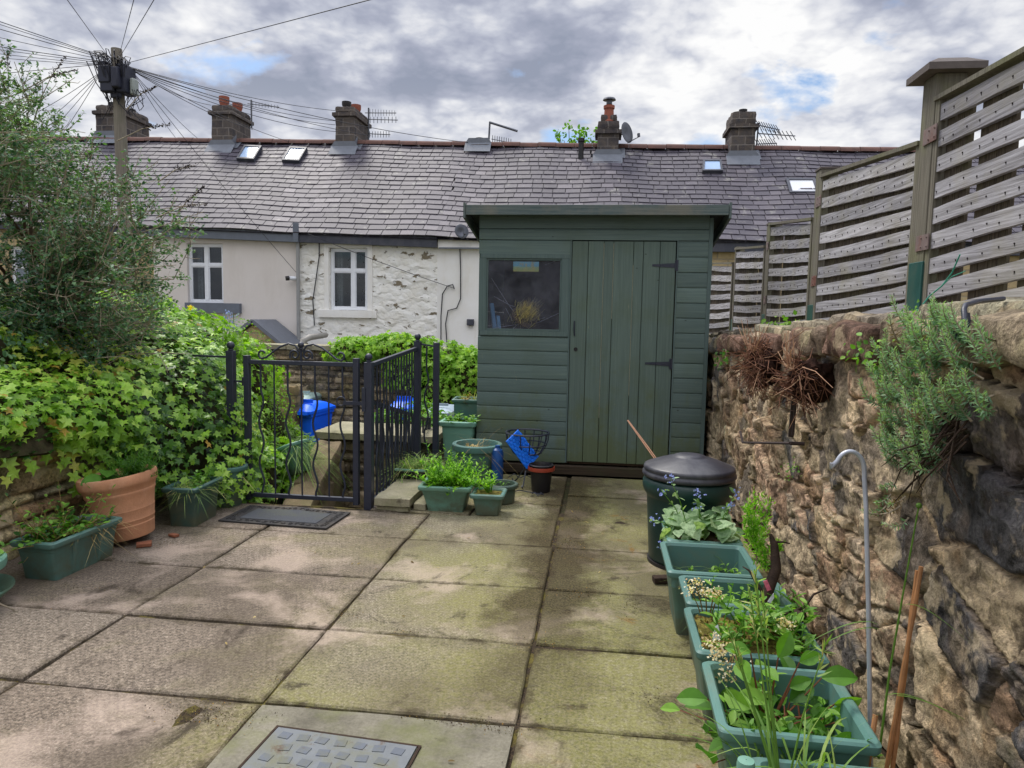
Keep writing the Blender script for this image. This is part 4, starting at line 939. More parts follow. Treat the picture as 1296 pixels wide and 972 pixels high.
b = MB(); b.beam(c + np.array((.1, .16, 0)), c + np.array((.07, 0.08, 0)), .04, .04); b.build('bracket', upvc, t)
# white house with peeling paint
wins = [(-5.91, -5.06, 1.43, 2.76)]
h2, r2f, x0, x1 = house('white painted stone terraced house with peeling paint and one white window', 2, peel, wins)
window_part(h2, *wins[0], split=.6, sill=(-.25, .22, .17), sill_mat=white_smooth)
b = MB()
for q in ((-6.03, -5.92, 1.42, 2.9), (-5.05, -4.94, 1.42, 2.9), (-6.03, -4.94, 2.765, 2.9)): b.rough(q[0], q[1], HY - .03, HY + .06, q[2], q[3], .006, .06, rnd=.012)
b.build('window_surround', white_smooth, h2)
b = MB(); b.box(-6.05, -5.30, HY - .012, HY - .003, .5, .62); 
b.rough(-6.3, -3.6, HY - .06, HY - .004, .62, .80, .012, .08, rnd=.02); b.build('plinth_ledge', white_smooth, h2)
gutter(h2, x0, x1 + .02, dark_trim, .2)
c2 = chimney_part(r2f, 424, 448, 192, 134, pots=((.4, .25, .11, .2, 'dark'), (.6, .62, .12, .24, 'low')), depth=1.15)
# smooth white house partly behind the shed
h3, r3f, x0, x1 = house('smooth white painted terraced house partly hidden by the green shed', 3, white_smooth, ())
b = MB(); b.box(x0 + .03, x1, HY - .1, HY - .003, eave(-3) - .19, eave(-3) - .02); b.build('eaves_board', white_smooth, h3)
b = MB(); b.box(x0 + .06, x1, HY - .14, HY - .10, eave(-3) - .21, eave(-3) - .18); b.build('gutter', grey_trim, h3)
st = chimney_part(r3f, 594, 617, 188, 180, pots=((.5, .3, .1, .16, 'dark'),), capz=.06, depth=.6)
c3 = chimney_part(r3f, 757, 784, 203, 152, pots=((.5, .3, .13, .40, 'tall'),), depth=.6, capz=.22)
b = MB(); cx = (c3[0] + c3[1]) / 2; b.rough(c3[0] + .06, c3[1] - .06, c3[2] + .06, c3[2] + .44, c3[3], c3[3] + .16, .015, .05, rnd=.04); b.build('chimney_crown', chimstone, r3f)
b = MB(); zc_ = c3[3] + .42; b.lathe([(.07, 0), (.07, .1), (.16, .1), (.14, .14), (.03, .17)], (cx, c3[2] + .2, zc_), 14); b.build('chimney_cowl', metal, r3f)
a = roofpt(735, 203); b = MB(); b.tube([a + np.array((0, 0, -.1)), a + np.array((0, 0, .42)), a + np.array((0, 0, .44)), a + np.array((0, 0, .52))], [.07, .065, .085, .085], 10); b.build('vent_pipe', black_plastic, r3f)
# stone house at the right end
wins = [(4.6, 5.5, 1.4, 2.5)]
h4, r4f, x0, x1 = house('yellow stone terraced house at the far right above the trellis fence', 4, housestone, wins)
window_part(h4, *wins[0], sill=(-.1, .1, .12), sill_mat=concrete); gutter(h4, x0, x1, dark_trim, .22)
c4 = chimney_part(r4f, 927, 958, 205, 140, pots=((.55, .4, .09, .14, 'dark'),), depth=.9, capz=.30)
skylight_part(r4f, [(888, 222), (914, 222), (912, 208), (889, 208)]); skylight_part(r4f, [(998, 250), (1036, 250), (1030, 232), (993, 232)], pale_glass)

# aerials and dishes
def aerial(label, base, h, boom, n, tilt=0.0, rz=0.0, el=.22, up=True):
    t = thing('tv_aerial', label, 'aerial', base); p0 = np.array(base, float); b = MB(); b.tube([p0, p0 + np.array((0, 0, h))], .022, 6); b.build('mast', metal, t)
    d = np.array([math.cos(rz) * math.cos(tilt), math.sin(rz) * math.cos(tilt), math.sin(tilt)]); s_ = np.array([-math.sin(rz), math.cos(rz), 0]) if not up else np.array([0, 0, 1.0])
    b = MB(); q = p0 + np.array((0, 0, h * .85)); b.tube([q - d * .1, q + d * boom], .014, 5)
    for k in range(n):
        c = q + d * boom * (k + .5) / n; L = el * (1 - .4 * k / n); b.tube([c - s_ * L / 2, c + s_ * L / 2], .006, 4)
    b.build('antenna_rods', metal, t); return t
aerial('tall thin tv aerial on the twin-pot chimney of the cream house', (c1[1] + .05, c1[2] + 1.0, c1[3] - .35), .75, .75, 9, -.08, .15, .14)
a_ = aerial('double tv aerial on the chimney of the peeling white house', (c2[1] + .08, c2[2] + .9, c2[3] - .65), .85, .75, 10, -.02, 0, .2)
b = MB(); 
for dz, L in ((.55, .8), (.18, .6)):
    q = np.array((c2[1] + .08, c2[2] + .88, c2[3] - .65 + dz)); b.tube([q, q + np.array((L, 0, -.03))], .013, 5)
    for k in range(8): c = q + np.array((L * (k + .5) / 8, 0, -.02)); b.tube([c - np.array((0, 0, .08)), c + np.array((0, 0, .08))], .008, 4)
b.build('lower_antenna_rods', metal, a_)
g = GY(618, 186, RY); t = thing('tv_aerial', 'slanting tv aerial on a pole on the ridge between the white houses', 'aerial', g)
b = MB(); b.tube([g - np.array((0, 0, .1)), GY(620, 154, RY)], .025, 6); b.build('mast', metal, t)
b = MB(); p0, p1 = GY(620, 155, RY), GY(655, 166, RY); b.tube([p0, p1], .03, 6); q0, q1 = GY(622, 176, RY), GY(648, 181, RY); b.tube([q0, q1], .01, 5)
for k in range(9): c = q0 + (q1 - q0) * (k + .5) / 9; b.tube([c - np.array((0, 0, .1)), c + np.array((0, 0, .1))], .008, 4)
b.build('antenna_rods', metal, t)
g = np.array((c4[1] + .03, c4[2] + .5, c4[3] - .75)); t = thing('tv_aerial', 'many-rod tv aerial on the bent chimney of the right-hand stone house', 'aerial', g)
b = MB(); b.tube([g - np.array((0, 0, .35)), g + np.array((.1, 0, .1)), g + np.array((.12, 0, .6))], .02, 6); b.build('mast', metal, t)
b = MB()
for z_, L, sg in ((.55, .55, -.15), (.35, .95, .0), (.1, .5, .1)):
    q = g + np.array((.1, 0, z_)); d = np.array((1, .3, sg)); b.tube([q, q + d * L], .014, 5)
    for k in range(9):
        c = q + d * L * (k + .5) / 9; b.tube([c + np.array((-.07, 0, .11)), c - np.array((-.07, 0, .11))], .009, 4)
b.build('antenna_rods', metal, t)
def dish(label, c, r_, face):
    t = thing('satellite_dish', label, 'satellite dish', c); M = Matrix.Translation(Vector([float(q) for q in c])) @ Vector(face).to_track_quat('Z', 'Y').to_matrix().to_4x4()
    b = MB(); b.lathe([(.01, -.04), (r_ * .5, -.025), (r_, .02), (r_ * 1.02, .015), (r_ * .5, -.035), (.01, -.05)], n=20, M=M); b.build('dish', metal, t, smooth=True)
    b = MB(); tip = M @ Vector((0, -r_ * .8, r_ * 1.3)); b.tube([M @ Vector((0, -r_, 0)), tip], .012, 5); b.tube([tip, tip + (M @ Vector((0, .08, .0)) - M @ Vector((0, 0, 0)))], .035, 8); b.build('receiver_arm', metal, t)
    b = MB(); b.tube([M @ Vector((0, 0, -.05)), M @ Vector((0, 0, -.2)), M @ Vector((0, 0, -.2)) + Vector((-.12, .0, -.1))], .015, 6); b.build('bracket', metal, t); return t
dish('grey satellite dish on the side of the single-pot chimney', GY(793, 168, c3[2] + .3), .25, (.8, -.55, .15))
dish('small satellite dish on the eaves of the smooth white house', GY(584, 293, HY - .3), .15, (.5, -.85, .2))
# young tree seen over the ridge
t = thing('young_tree', 'young tree with pale green leaves showing over the ridge by the single-pot chimney', 'tree', (-.95, 20.4, -1.3))
b = MB(); tips = []
for px, py in ((708, 168), (714, 178), (720, 163), (728, 176), (733, 170), (741, 165), (748, 174), (752, 182), (725, 183), (712, 184), (740, 182)):
    e = GY(px, py, 20.4); b.tube([(-.95, 20.4, 3.6), (-.95 + (e[0] + .95) * .3, 20.4, 4.9), e], [.04, .025, .008], 5); tips.append(e)
b.tube([(-.95, 20.4, -1.3), (-.95, 20.4, 3.7)], [.09, .045], 7); b.build('trunk', bark, t)
b = MB(); tips = np.array(tips); k = 190; i = rng.integers(0, len(tips), k); P = tips[i] + rng.normal(size=(k, 3)) * np.array([.09, .12, .10])
scatter(b, OVAL_V, OVAL_F, P, rand_dirs(k, .5), rand_dirs(k), rng.uniform(.07, .14, k), rng.uniform(.2, .8, k), 1.3); b.build('crown', weed_m, t)
# wires fastened along the white walls
for lab, pts in (('thin grey cable looping down the smooth white wall beside its corner', [(585, 292), (582, 312), (583, 340), (583, 378), (578, 390), (567, 393), (564, 410), (566, 440)]), ('grey cable with a loop running down the corner of the peeling white house', [(575, 366), (573, 360), (566, 362), (560, 372), (558, 400), (558, 430)]),
                 ('thin cable hanging beside the window of the peeling white house', [(404, 296), (404, 325), (399, 360), (396, 380), (398, 412)])):
    b = MB(); b.tube([GY(px, py, HY - .035) for px, py in pts], .012, 5); tag(b.build('wall_cable', cable_m), lab, 'cable')
b = MB(); b.box(*GY(596, 0, HY - .08)[[0]], GY(606, 0, HY)[0], HY - .09, HY - .01, GY(600, 412, HY)[2], GY(600, 404, HY)[2]); tag(b.build('outdoor_lamp', dark_trim, bevel=.01), 'small dark box lamp on the smooth white wall at the edge of the shed', 'lamp')

# ================================================================== lean-to, lower yard
t = thing('lean_to', 'low lean-to with a sloping grey roof edge against the cream house', 'lean-to', (-7.9, 14.2, -1.3))
A, B_, Cc = GY(309, 412, 14.0), GY(322, 406, 14.0), GY(368, 446, 14.0)
b = MB(); b.prism([(A[0] - .6, -1.3), (Cc[0], -1.3), (Cc[0], Cc[2] - .05), (B_[0], B_[2] - .06), (A[0] - .6, A[2] - .5)], 14.02, 14.95, 'y'); b.build('wall', housestone, t)
b = MB(); b.beam((B_[0] - .02, 14.45, B_[2]), (Cc[0] + .1, 14.45, Cc[2] - .05), 1.05, .07); b.beam((B_[0] - .02, 14.45, B_[2]), (A[0] - .6, 14.45, A[2] - .45), 1.05, .07); b.build('roof', lead, t)
u, v, d, c = ashlar_face(-8.0, .2, -1.32, .74, .026, 21, [S(150, 132, 104), S(120, 108, 92), S(168, 152, 124), S(132, 114, 90), S(102, 94, 84)], depth=.03, gap=.02, mort=S(88, 80, 66), hmin=.07, hmax=.17, lmin=.14, lmax=.42)
t = thing('yard_wall', 'coursed stone yard wall below the white houses, behind the blue wheelie bins', 'stone wall', (-4, 11.4, -1.3))
b = MB(); b.grid(np.stack([u, 11.3 - d, v], -1), .5, c, flip=True); b.box(-8, .2, 11.31, 11.62, -1.32, .735); b.c.append((b.n - 8, np.full((8, 3), .12))); b.build('coursed_stones', farstone, t)
b = MB(); x = -8.0
while x < .1: L = random.uniform(.5, .9); b.rough(x, x + L - .01, 11.2, 11.68, .735, .82, .012, .06, rnd=.02, seed=x); x += L
b.build('coping_stones', flag, t)
t = thing('stone_pillar', 'short rough stone pillar with ivy beside the yard wall, seen through the gate', 'pillar', (-4.9, 9.9, -1.3))
a, c_ = GY(353, 488, 9.8), GY(374, 545, 9.8); b = MB(); b.rough(a[0], c_[0], 9.8, 10.15, -1.32, a[2], .04, .06, rnd=.05); b.build('stonework', m_coursed('pillar_stone', [S(150, 130, 92), S(126, 108, 80), S(110, 100, 70), S(96, 90, 60)], S(110, 98, 76), .3, .16), t)
def wheelie(label, px0, px1, pytop, Y, mat, rz=0.0, h=1.07, lidh=.1):
    a, c_ = GY(px0, pytop, Y), GY(px1, pytop, Y); w = c_[0] - a[0]; x, z1 = (a[0] + c_[0]) / 2, (a[2] + c_[2]) / 2
    t = thing('wheelie_bin', label, 'wheelie bin', (x, Y + .3, z1 - h), rz); M = t.matrix_basis
    def bx(b, x0, x1, y0, y1, z0, z1, tx=0, ty=0):
        v = [(x0 + tx, y0 + ty, z0), (x1 - tx, y0 + ty, z0), (x1 - tx, y1 - ty, z0), (x0 + tx, y1 - ty, z0), (x0, y0, z1), (x1, y0, z1), (x1, y1, z1), (x0, y1, z1)]
        b.add([tuple(M @ Vector(q)) for q in v], [(3, 2, 1, 0), (4, 5, 6, 7), (0, 1, 5, 4), (1, 2, 6, 5), (2, 3, 7, 6), (3, 0, 4, 7)])
    b = MB(); bx(b, -w * .44, w * .44, -.33, .33, 0.06, h - .2, .06, .08); bx(b, -w * .47, w * .47, -.36, .36, h - .2, h - .14); b.build('body', mat, t, bevel=.015)
    b = MB(); n = 9; xs = np.linspace(-w / 2, w / 2, n); ys = np.linspace(-.41, .38, 9)
    X_, Y_ = np.meshgrid(xs, ys, indexing='ij'); dome = (1 - np.abs(X_ / (w / 2)) ** 4) * (1 - np.abs((Y_ + .015) / .4) ** 4) * lidh
    P = np.stack([X_, Y_, h - .1 + dome], -1); P2 = np.stack([X_, Y_, 0 * X_ + h - .138], -1)
    tr = lambda P: (P.reshape(-1, 3) @ np.array(M.to_3x3()).T + np.array(M.translation)).reshape(P.shape)
    b.grid(tr(P)); b.grid(tr(P2), flip=True)
    for e in (0, -1): b.grid(tr(np.stack([P[e], P2[e]])), flip=e == -1); b.grid(tr(np.stack([P[:, e], P2[:, e]])), flip=e == 0)
    bx(b, -w * .42, w * .42, -.44, -.41, h - .15, h - .1); bx(b, -w * .3, w * .3, -.2, -.18, h - .06 + lidh * .6, h - .045 + lidh); b.build('lid', mat, t, smooth=False)
    b = MB(); b.tube([tuple(M @ Vector((q, .42, h - .14))) for q in (-w * .4, w * .4)], .018, 8); b.build('handle', mat, t)
    for s in (-1, 1): b = MB(); b.tube([tuple(M @ Vector((s * w * .43, .3, .1))), tuple(M @ Vector((s * (w * .43 + .05), .3, .1)))], .1, 14); b.build('wheel', black_plastic, t)
    return t
wheelie('bright blue wheelie bin seen through the bars of the iron gate', 367, 401, 511, 10.0, blue_bin, R(-6))
wheelie('bright blue wheelie bin seen through the railing beside the gate', 490, 524, 507, 10.2, blue_bin, R(5))
wheelie('pale grey-green wheelie bin standing behind the blue one by the gate', 371, 392, 496, 10.75, m_plain('pale_bin', S(150, 172, 164), .5, .08, 5), R(4), lidh=.05)
wheelie('pale grey wheelie bin behind the railing, left of the shed', 538, 572, 512, 9.6, m_plain('grey_lid', S(150, 164, 176), .45, .08, 5), R(0), lidh=.05)
# low stone step wall beyond the gate with its flat slab, and the sloping wall beside the steps
t = thing('step_wall', 'low dark stone wall with a flat slab on top just beyond the gate', 'stone wall', (-2.2, 6.7, -1.3))
pa, pb = GY(409, 548, 6.55), GY(470, 548, 6.55); zt = float(pa[2])
u, v, d, c = ashlar_face(pa[0] - .05, -1.5, -1.32, zt - .05, .018, 31, [S(104, 94, 78), S(84, 78, 68), S(124, 110, 88)], depth=.03, gap=.018, hmin=.08, hmax=.2)
b = MB(); b.grid(np.stack([u, 6.6 - d, v], -1), .5, c, flip=True); b.box(pa[0] - .05, -1.56, 6.62, 7.15, -1.32, zt - .06); b.c.append((b.n - 8, np.full((8, 3), .1))); b.build('stonework', farstone, t)
b = MB(); b.rough(pa[0] - .08, -1.52, 6.5, 7.2, zt - .055, zt + .02, .012, .05, rnd=.02); b.build('top_slab', flag, t)
t = thing('stair_wall', 'sloping pale stone wall edge beside the steps below the gate', 'stone wall', (-2.4, 5.6, -1.3))
b = MB(); path = [GY(418, 556, 6.4), GY(404, 580, 6.0), GY(388, 610, 5.55), GY(370, 650, 5.1)]
for a, c_, s_ in zip(path, path[1:], (1, 2, 3)):
    a, c_ = np.array(a), np.array(c_); ctr = (a + c_) / 2; L = np.linalg.norm(c_ - a); q = MB(); q.rough(-L / 2, L / 2, -.12, .12, -.16, .0, .02, .03, rnd=.03, seed=s_ * 5)
    dx = (c_ - a) / L; M = Matrix.Translation(Vector(ctr)) @ Vector(dx).to_track_quat('X', 'Z').to_matrix().to_4x4()
    for v_, f_ in zip(q.v, q.f): b.add(v_ @ np.array(M.to_3x3()).T + np.array(M.translation), f_ - f_.min())
    b.rough(ctr[0] - .12, ctr[0] + .12, min(a[1], c_[1]), max(a[1], c_[1]), -1.32, ctr[2] - .14, .03, .05, rnd=.03, seed=s_)
b.build('stonework', m_concrete('stair_stone', S(104, 90, 68), S(140, 122, 94), .5), t, smooth=True)
b = MB()
for k in range(6): b.rough(-2.44, -1.62, 4.76 + k * .3, 5.08 + k * .3, -1.33, -.18 - k * .19, .008, .06, rnd=.015, seed=k)
tag(b.build('garden_steps', flag), kind='structure')
# stack of lean grey pipes / waste pipe by the cream house
b = MB(); b.tube([GY(383, 440, 13.2), GY(384, 431, 13.2), GY(392, 427, 13.3), GY(412, 424, 14.6)], .06, 10); tag(b.build('waste_pipe', m_plain('waste_pipe', S(150, 146, 138), .6, .1, 6), smooth=True), 'bent grey waste pipe at the foot of the peeling white wall', 'pipe')
b = MB(); b.tube([GY(402, 441, 12.0), GY(422, 438, 12.0), GY(432, 437, 12.0)], [.03, .055, .05], 8); b.tube([GY(432, 441, 12.0), GY(436, 432, 12.0)], [.045, .02], 8); tag(b.build('rolled_parasol', black_plastic, smooth=True), 'black rolled parasol lying on the yard wall under the white house', 'parasol')

# ================================================================== shed
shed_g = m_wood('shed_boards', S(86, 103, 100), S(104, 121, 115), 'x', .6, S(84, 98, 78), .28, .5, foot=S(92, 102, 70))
shed_v = m_wood('shed_door_boards', S(83, 99, 93), S(101, 117, 107), 'z', .6, S(82, 94, 66), .32, .5, foot=S(88, 96, 58))
shed_trim = m_wood('shed_trim', S(77, 94, 92), S(95, 111, 107), 'z', .6, S(80, 92, 78), .3)
shed_fascia = m_wood('shed_fascia', S(66, 82, 82), S(104, 112, 108), 'x', .75, S(134, 124, 106), .45)
felt = m_plain('roof_felt', S(54, 58, 60), .95, .2, 30, .6, dirt=S(84, 88, 74), dirtf=.5)
inside = m_plain('shed_inside', S(92, 74, 58), .85, .2, 10)
SX0, SX1, SYF, SYB = -1.066, .885, 6.1, 7.62
root = thing('garden_shed', 'dark green timber garden shed with a plank door and a small window', 'shed', (-.09, 6.8, 0))
def shiplap(b, x0, x1, z0, z1, y, n, tint0=.5):
    h = (z1 - z0) / n
    for k in range(n):
        a = z0 + k * h; xx = np.linspace(x0, x1, 6)
        prof = [(y + .016, a), (y - .001, a), (y - .0025, a + .006), (y, a + h - .013), (y + .008, a + h - .006), (y + .008, a + h), (y + .016, a + h)]
        b.prism([(p_[0], p_[1]) for p_ in prof][::-1], x0, x1, 'x', min(1, max(0, random.gauss(.5, .16))))
b = MB(); shiplap(b, SX0, -.285, .095, 1.185, SYF, 9); b.build('lower_boards', shed_g, root)
b = MB(); shiplap(b, .612, .852, .11, 2.0, SYF, 15); b.build('hinge_side_boards', shed_g, root)
b = MB()
b.prism([(SYF + .016, 2.005), (SYF, 2.005), (SYF, 2.085), (SYF + .008, 2.097), (SYF + .016, 2.097)][::-1], SX0, .852, 'x', .5); b.prism([(SYF + .016, 2.1), (SYF, 2.1), (SYF, 2.22), (SYF + .016, 2.22)][::-1], SX0, .852, 'x', .4)
b.prism([(SYF + .016, 1.885), (SYF, 1.885), (SYF, 1.99), (SYF + .008, 2.0), (SYF + .016, 2.0)][::-1], SX0, -.285, 'x', .55); b.build('top_boards', shed_g, root)
b = MB(); b.box(.853, SX1, SYF - .004, SYF + .03, .095, 2.19, .4); b.box(.598, .611, SYF - .003, SYF + .02, .1, 2.003, .45); b.box(-.284, -.272, SYF - .003, SYF + .02, .1, 2.003, .45); b.build('corner_trim', shed_trim, root)
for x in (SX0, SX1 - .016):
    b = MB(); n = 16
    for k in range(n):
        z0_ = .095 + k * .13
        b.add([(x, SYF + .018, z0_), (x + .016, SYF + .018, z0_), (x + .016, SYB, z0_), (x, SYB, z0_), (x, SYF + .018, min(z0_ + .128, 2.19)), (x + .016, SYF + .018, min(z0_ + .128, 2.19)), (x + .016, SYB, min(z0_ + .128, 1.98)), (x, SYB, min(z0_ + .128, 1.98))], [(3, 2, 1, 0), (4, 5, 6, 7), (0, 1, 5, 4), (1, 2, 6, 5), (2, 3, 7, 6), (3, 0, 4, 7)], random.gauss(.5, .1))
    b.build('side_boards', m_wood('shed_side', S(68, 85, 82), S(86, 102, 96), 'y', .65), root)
b = MB(); b.box(SX0 + .016, SX1 - .016, SYB - .02, SYB, .1, 1.98); b.build('back_wall', inside, root)
b = MB(); b.box(SX0 + .01, SX1 - .01, SYF + .04, SYB - .02, .085, .103); b.build('shed_floor', inside, root)
# roof: slopes down to the back, with boards along its edges
def roofz(y): return 2.275 - (y - 5.95) * .16
b = MB()
y0, y1, xl, xr = 5.96, 7.8, -1.155, .975
b.add([(xl, y0, roofz(y0) - .03), (xr, y0, roofz(y0) - .03), (xr, y1, roofz(y1) - .03), (xl, y1, roofz(y1) - .03), (xl, y0, roofz(y0)), (xr, y0, roofz(y0)), (xr, y1, roofz(y1)), (xl, y1, roofz(y1))], [(3, 2, 1, 0), (4, 5, 6, 7), (0, 1, 5, 4), (1, 2, 6, 5), (2, 3, 7, 6), (3, 0, 4, 7)]); rf = b.build('roof', felt, root)
b = MB(); b.box(xl - .002, xr + .002, 5.94, 5.958, 2.19, 2.272, .5); b.build('front_fascia', shed_fascia, rf, bevel=.003)
for x in (xl - .022, xr + .004):
    b = MB(); b.prism([(5.935, 2.165), (7.82, roofz(7.82) - .11), (7.82, roofz(7.82) + .01), (5.935, 2.29)], x, x + .018, 'x')
    b.build('bargeboard', shed_fascia, rf)
b = MB(); b.box(SX0, SX1, SYF - .03, SYF + .016, 2.155, 2.165); 
# window
w0, w1, wz0, wz1 = -1.02, -.315, 1.19, 1.885
fr = MB(); f = .038
fr.box(w0 - .03, w1 + .03, SYF - .006, SYF + .03, wz1 - f, wz1 - .001, .55); fr.box(w0 - .03, w1 + .03, SYF - .008, SYF + .03, wz0 - .002, wz0 + f, .6); fr.box(w0 - .044, w0 + .022, SYF - .004, SYF + .03, wz0 + f, wz1 - f, .5); fr.box(w1 - f, w1 + .03, SYF - .004, SYF + .03, wz0 + f, wz1 - f, .5)
for q in ((w0 + .022, w1 - f, wz1 - f - .016, wz1 - f), (w0 + .022, w1 - f, wz0 + f, wz0 + f + .02), (w0 + .022, w0 + .036, wz0 + f + .02, wz1 - f - .016), (w1 - f - .014, w1 - f, wz0 + f + .02, wz1 - f - .016)): fr.box(q[0], q[1], SYF + .004, SYF + .02, q[2], q[3], .42)
win = fr.build('window', shed_trim, root, bevel=.002)
def m_clear():
    g = Mat('dusty_glass'); n = g.noise(5, 6, .65); p_ = g.n('ShaderNodeBsdfPrincipled'); p_.inputs['Base Color'].default_value = (.35, .36, .42, 1); p_.inputs['Roughness'].default_value = .25; p_.inputs['Specular IOR Level'].default_value = .5
    tr = g.n('ShaderNodeBsdfTransparent'); tr.inputs[0].default_value = (.86, .87, .9, 1); mx = g.n('ShaderNodeMixShader')
    g.put(mx.inputs[0], g.ramp(n, [(.3, .03), (.7, .14)])); g.t.links.new(tr.outputs[0], mx.inputs[1]); g.t.links.new(p_.outputs[0], mx.inputs[2])
    o = g.n('ShaderNodeOutputMaterial'); g.t.links.new(mx.outputs[0], o.inputs[0]); return g.m
b = MB(); b.box(w0 + .03, w1 - f - .006, SYF + .01, SYF + .013, wz0 + f + .01, wz1 - f - .01); b.build('pane', m_clear(), win)
# door
dr = MB(); bw = [.118, .112, .07, .142, .07, .118, .112]; sc = .862 / sum(bw); x = -.27
for k, w in enumerate(bw):
    w *= sc; dr.prism([(x + .0015, SYF + .02), (x + .0015, SYF + .005), (x + .005, SYF + .001), (x + w - .005, SYF + .001), (x + w - .0015, SYF + .005), (x + w - .0015, SYF + .02)], .112, 1.995, 'z', min(1, max(0, random.gauss(.45, .09)))); x += w
door = dr.build('door', shed_v, root)
pale_wood = m_plain('bare_wood_gap', S(150, 150, 130), .8, .2, 30)
for xx, za, zb in ((-.27 + (bw[0] + bw[1]) * sc, .5, 1.98), (-.27 + sum(bw[:3]) * sc, 1.35, 1.98), (-.27 + sum(bw[:4]) * sc, .7, 1.8)):
    q = MB(); q.box(xx - .0017, xx + .0017, SYF + .0012, SYF + .012, za, zb); q.build('pale_board_gap', pale_wood, door)
for zz in (1.80, .98):
    x_ = .592 if zz > 1.5 else .575
    q = MB(); q.prism([(.40 + (0 if zz > 1.5 else -.03), zz - .008), (x_, zz - .02), (x_, zz + .02), (.40 + (0 if zz > 1.5 else -.03), zz + .008)], SYF - .003, SYF - .0005, 'y'); q.box(x_ + .001, x_ + .022, SYF - .0045, SYF - .0005, zz - .045, zz + .045)
    q.tube([(x_, SYF - .006, zz - .04), (x_, SYF - .006, zz + .04)], .006, 8)
    for dx in (.05, .12, .17): q.lathe([(.001, .003), (.005, .002), (.006, 0)], (0, 0, 0), 8, M=Matrix.Translation((x_ - dx, SYF - .003, zz)) @ Matrix.Rotation(R(90), 4, 'X'))
    q.build('hinge', black, door)
q = MB(); q.tube([GY(727, 406, SYF - .004), GY(726.5, 416, SYF - .012), GY(727, 425, SYF - .004)], .006, 6); q.build('handle', black, door)
q = MB(); q.lathe([(.001, 0), (.013, 0), (.016, .004), (.016, 0)], n=12, M=Matrix.Translation(Vector(GY(728.5, 442, SYF - .0005))) @ Matrix.Rotation(R(90), 4, 'X')); q.build('keyhole', black_plastic, door)
b = MB(); b.box(SX0 + .02, SX1 - .02, 6.05, 6.14, .005, .075); b.box(SX0 + .02, SX1 - .02, 7.4, 7.5, .0, .083)
for x in (-.9, -.3, .3, .78): b.box(x - .035, x + .035, 6.16, 7.39, .005, .083)
b.build('base_bearers', m_wood('bearer_wood', S(44, 36, 28), S(70, 58, 44), 'x', .9, S(60, 64, 40), .5), root)
# things inside, seen through the window
t = thing('straw_broom', 'round straw-coloured brush head propped inside the shed window', 'broom', GY(668, 400, 6.35))
c = GY(668, 396, 6.185); b = MB(); k = 700; ax = unit(np.array([[.45, -.5, .65]]))[0]; P = np.repeat(c[None], k, 0) + rng.normal(size=(k, 3)) * .042
blades(b, P - ax * .05, unit(np.tile(ax, (k, 1)) + rng.normal(size=(k, 3)) * .28), rng.uniform(.08, .14, k), .008, .1, rng.uniform(.6, 1, k), 2); b.build('bristles', m_leaf('straw_bristle', [(0, S(176, 156, 108)), (1, S(226, 210, 168))], .2, .8), t)
b = MB(); b.lathe([(.0, 0), (.12, .0), (.125, .012), (.11, .03), (.0, .034)], n=20, M=Matrix.Translation(Vector(c - ax * .07)) @ Vector(ax).to_track_quat('Z', 'Y').to_matrix().to_4x4()); b.tube([c - ax * .07, c - ax * .07 + np.array([-.14, .1, -.14])], .012, 8); b.build('brush_stock', bark, t)
b = MB(); a, c_ = GY(650, 331, SYF + .03), GY(682, 344, SYF + .03); b.box(a[0], c_[0], SYF + .016, SYF + .018, c_[2], a[2])
def m_card():
    g = Mat('picture_card'); z = g.noise(9, 3, .5); n = g.noise(30, 3, .6); mr = g.n('ShaderNodeMapRange'); mr.inputs[1].default_value = c_[2]; mr.inputs[2].default_value = a[2]; g.put(mr.inputs[0], g.xyz(2))
    return g.out(g.mix(g.math('MULTIPLY', g.ramp(n, [(.5, 0), (.6, 1)]), .6), g.ramp(mr.outputs[0], [(.05, S(168, 178, 92)), (.45, S(150, 180, 140)), (.55, S(110, 176, 196)), (.9, S(128, 186, 204))]), S(196, 176, 100)), .6)
tag(b.build('picture_card', m_card()), 'small green and blue picture card stuck to the shed window', 'card')
b = MB(); b.beam(GY(626, 417, 6.24), GY(622, 384, 6.3), .035, .02); b.beam(GY(632, 419, 6.24), GY(630, 400, 6.3), .03, .02); tag(b.build('blue_plank', m_plain('pale_blue_paint', S(96, 150, 186), .6, .1, 10)), 'pale blue piece leaning in the lower corner of the shed window', 'plank')
b = MB()
for a, c_ in (((625, 375), (664, 393)), ((640, 390), (655, 414)), ((625, 415), (690, 402)), ((622, 352), (660, 408)), ((690, 335), (712, 324)), ((648, 417), (668, 396)), ((655, 417), (710, 395))): b.tube([GY(*a, 6.2), (GY(*a, 6.2) + GY(*c_, 6.25)) / 2 - np.array((0, 0, .012)), GY(*c_, 6.25)], .0016, 4)
tag(b.build('cobweb', m_plain('cobweb_thread', S(186, 186, 194), .9, .1, 10)), 'dusty cobweb threads hanging inside the shed window', 'cobweb')
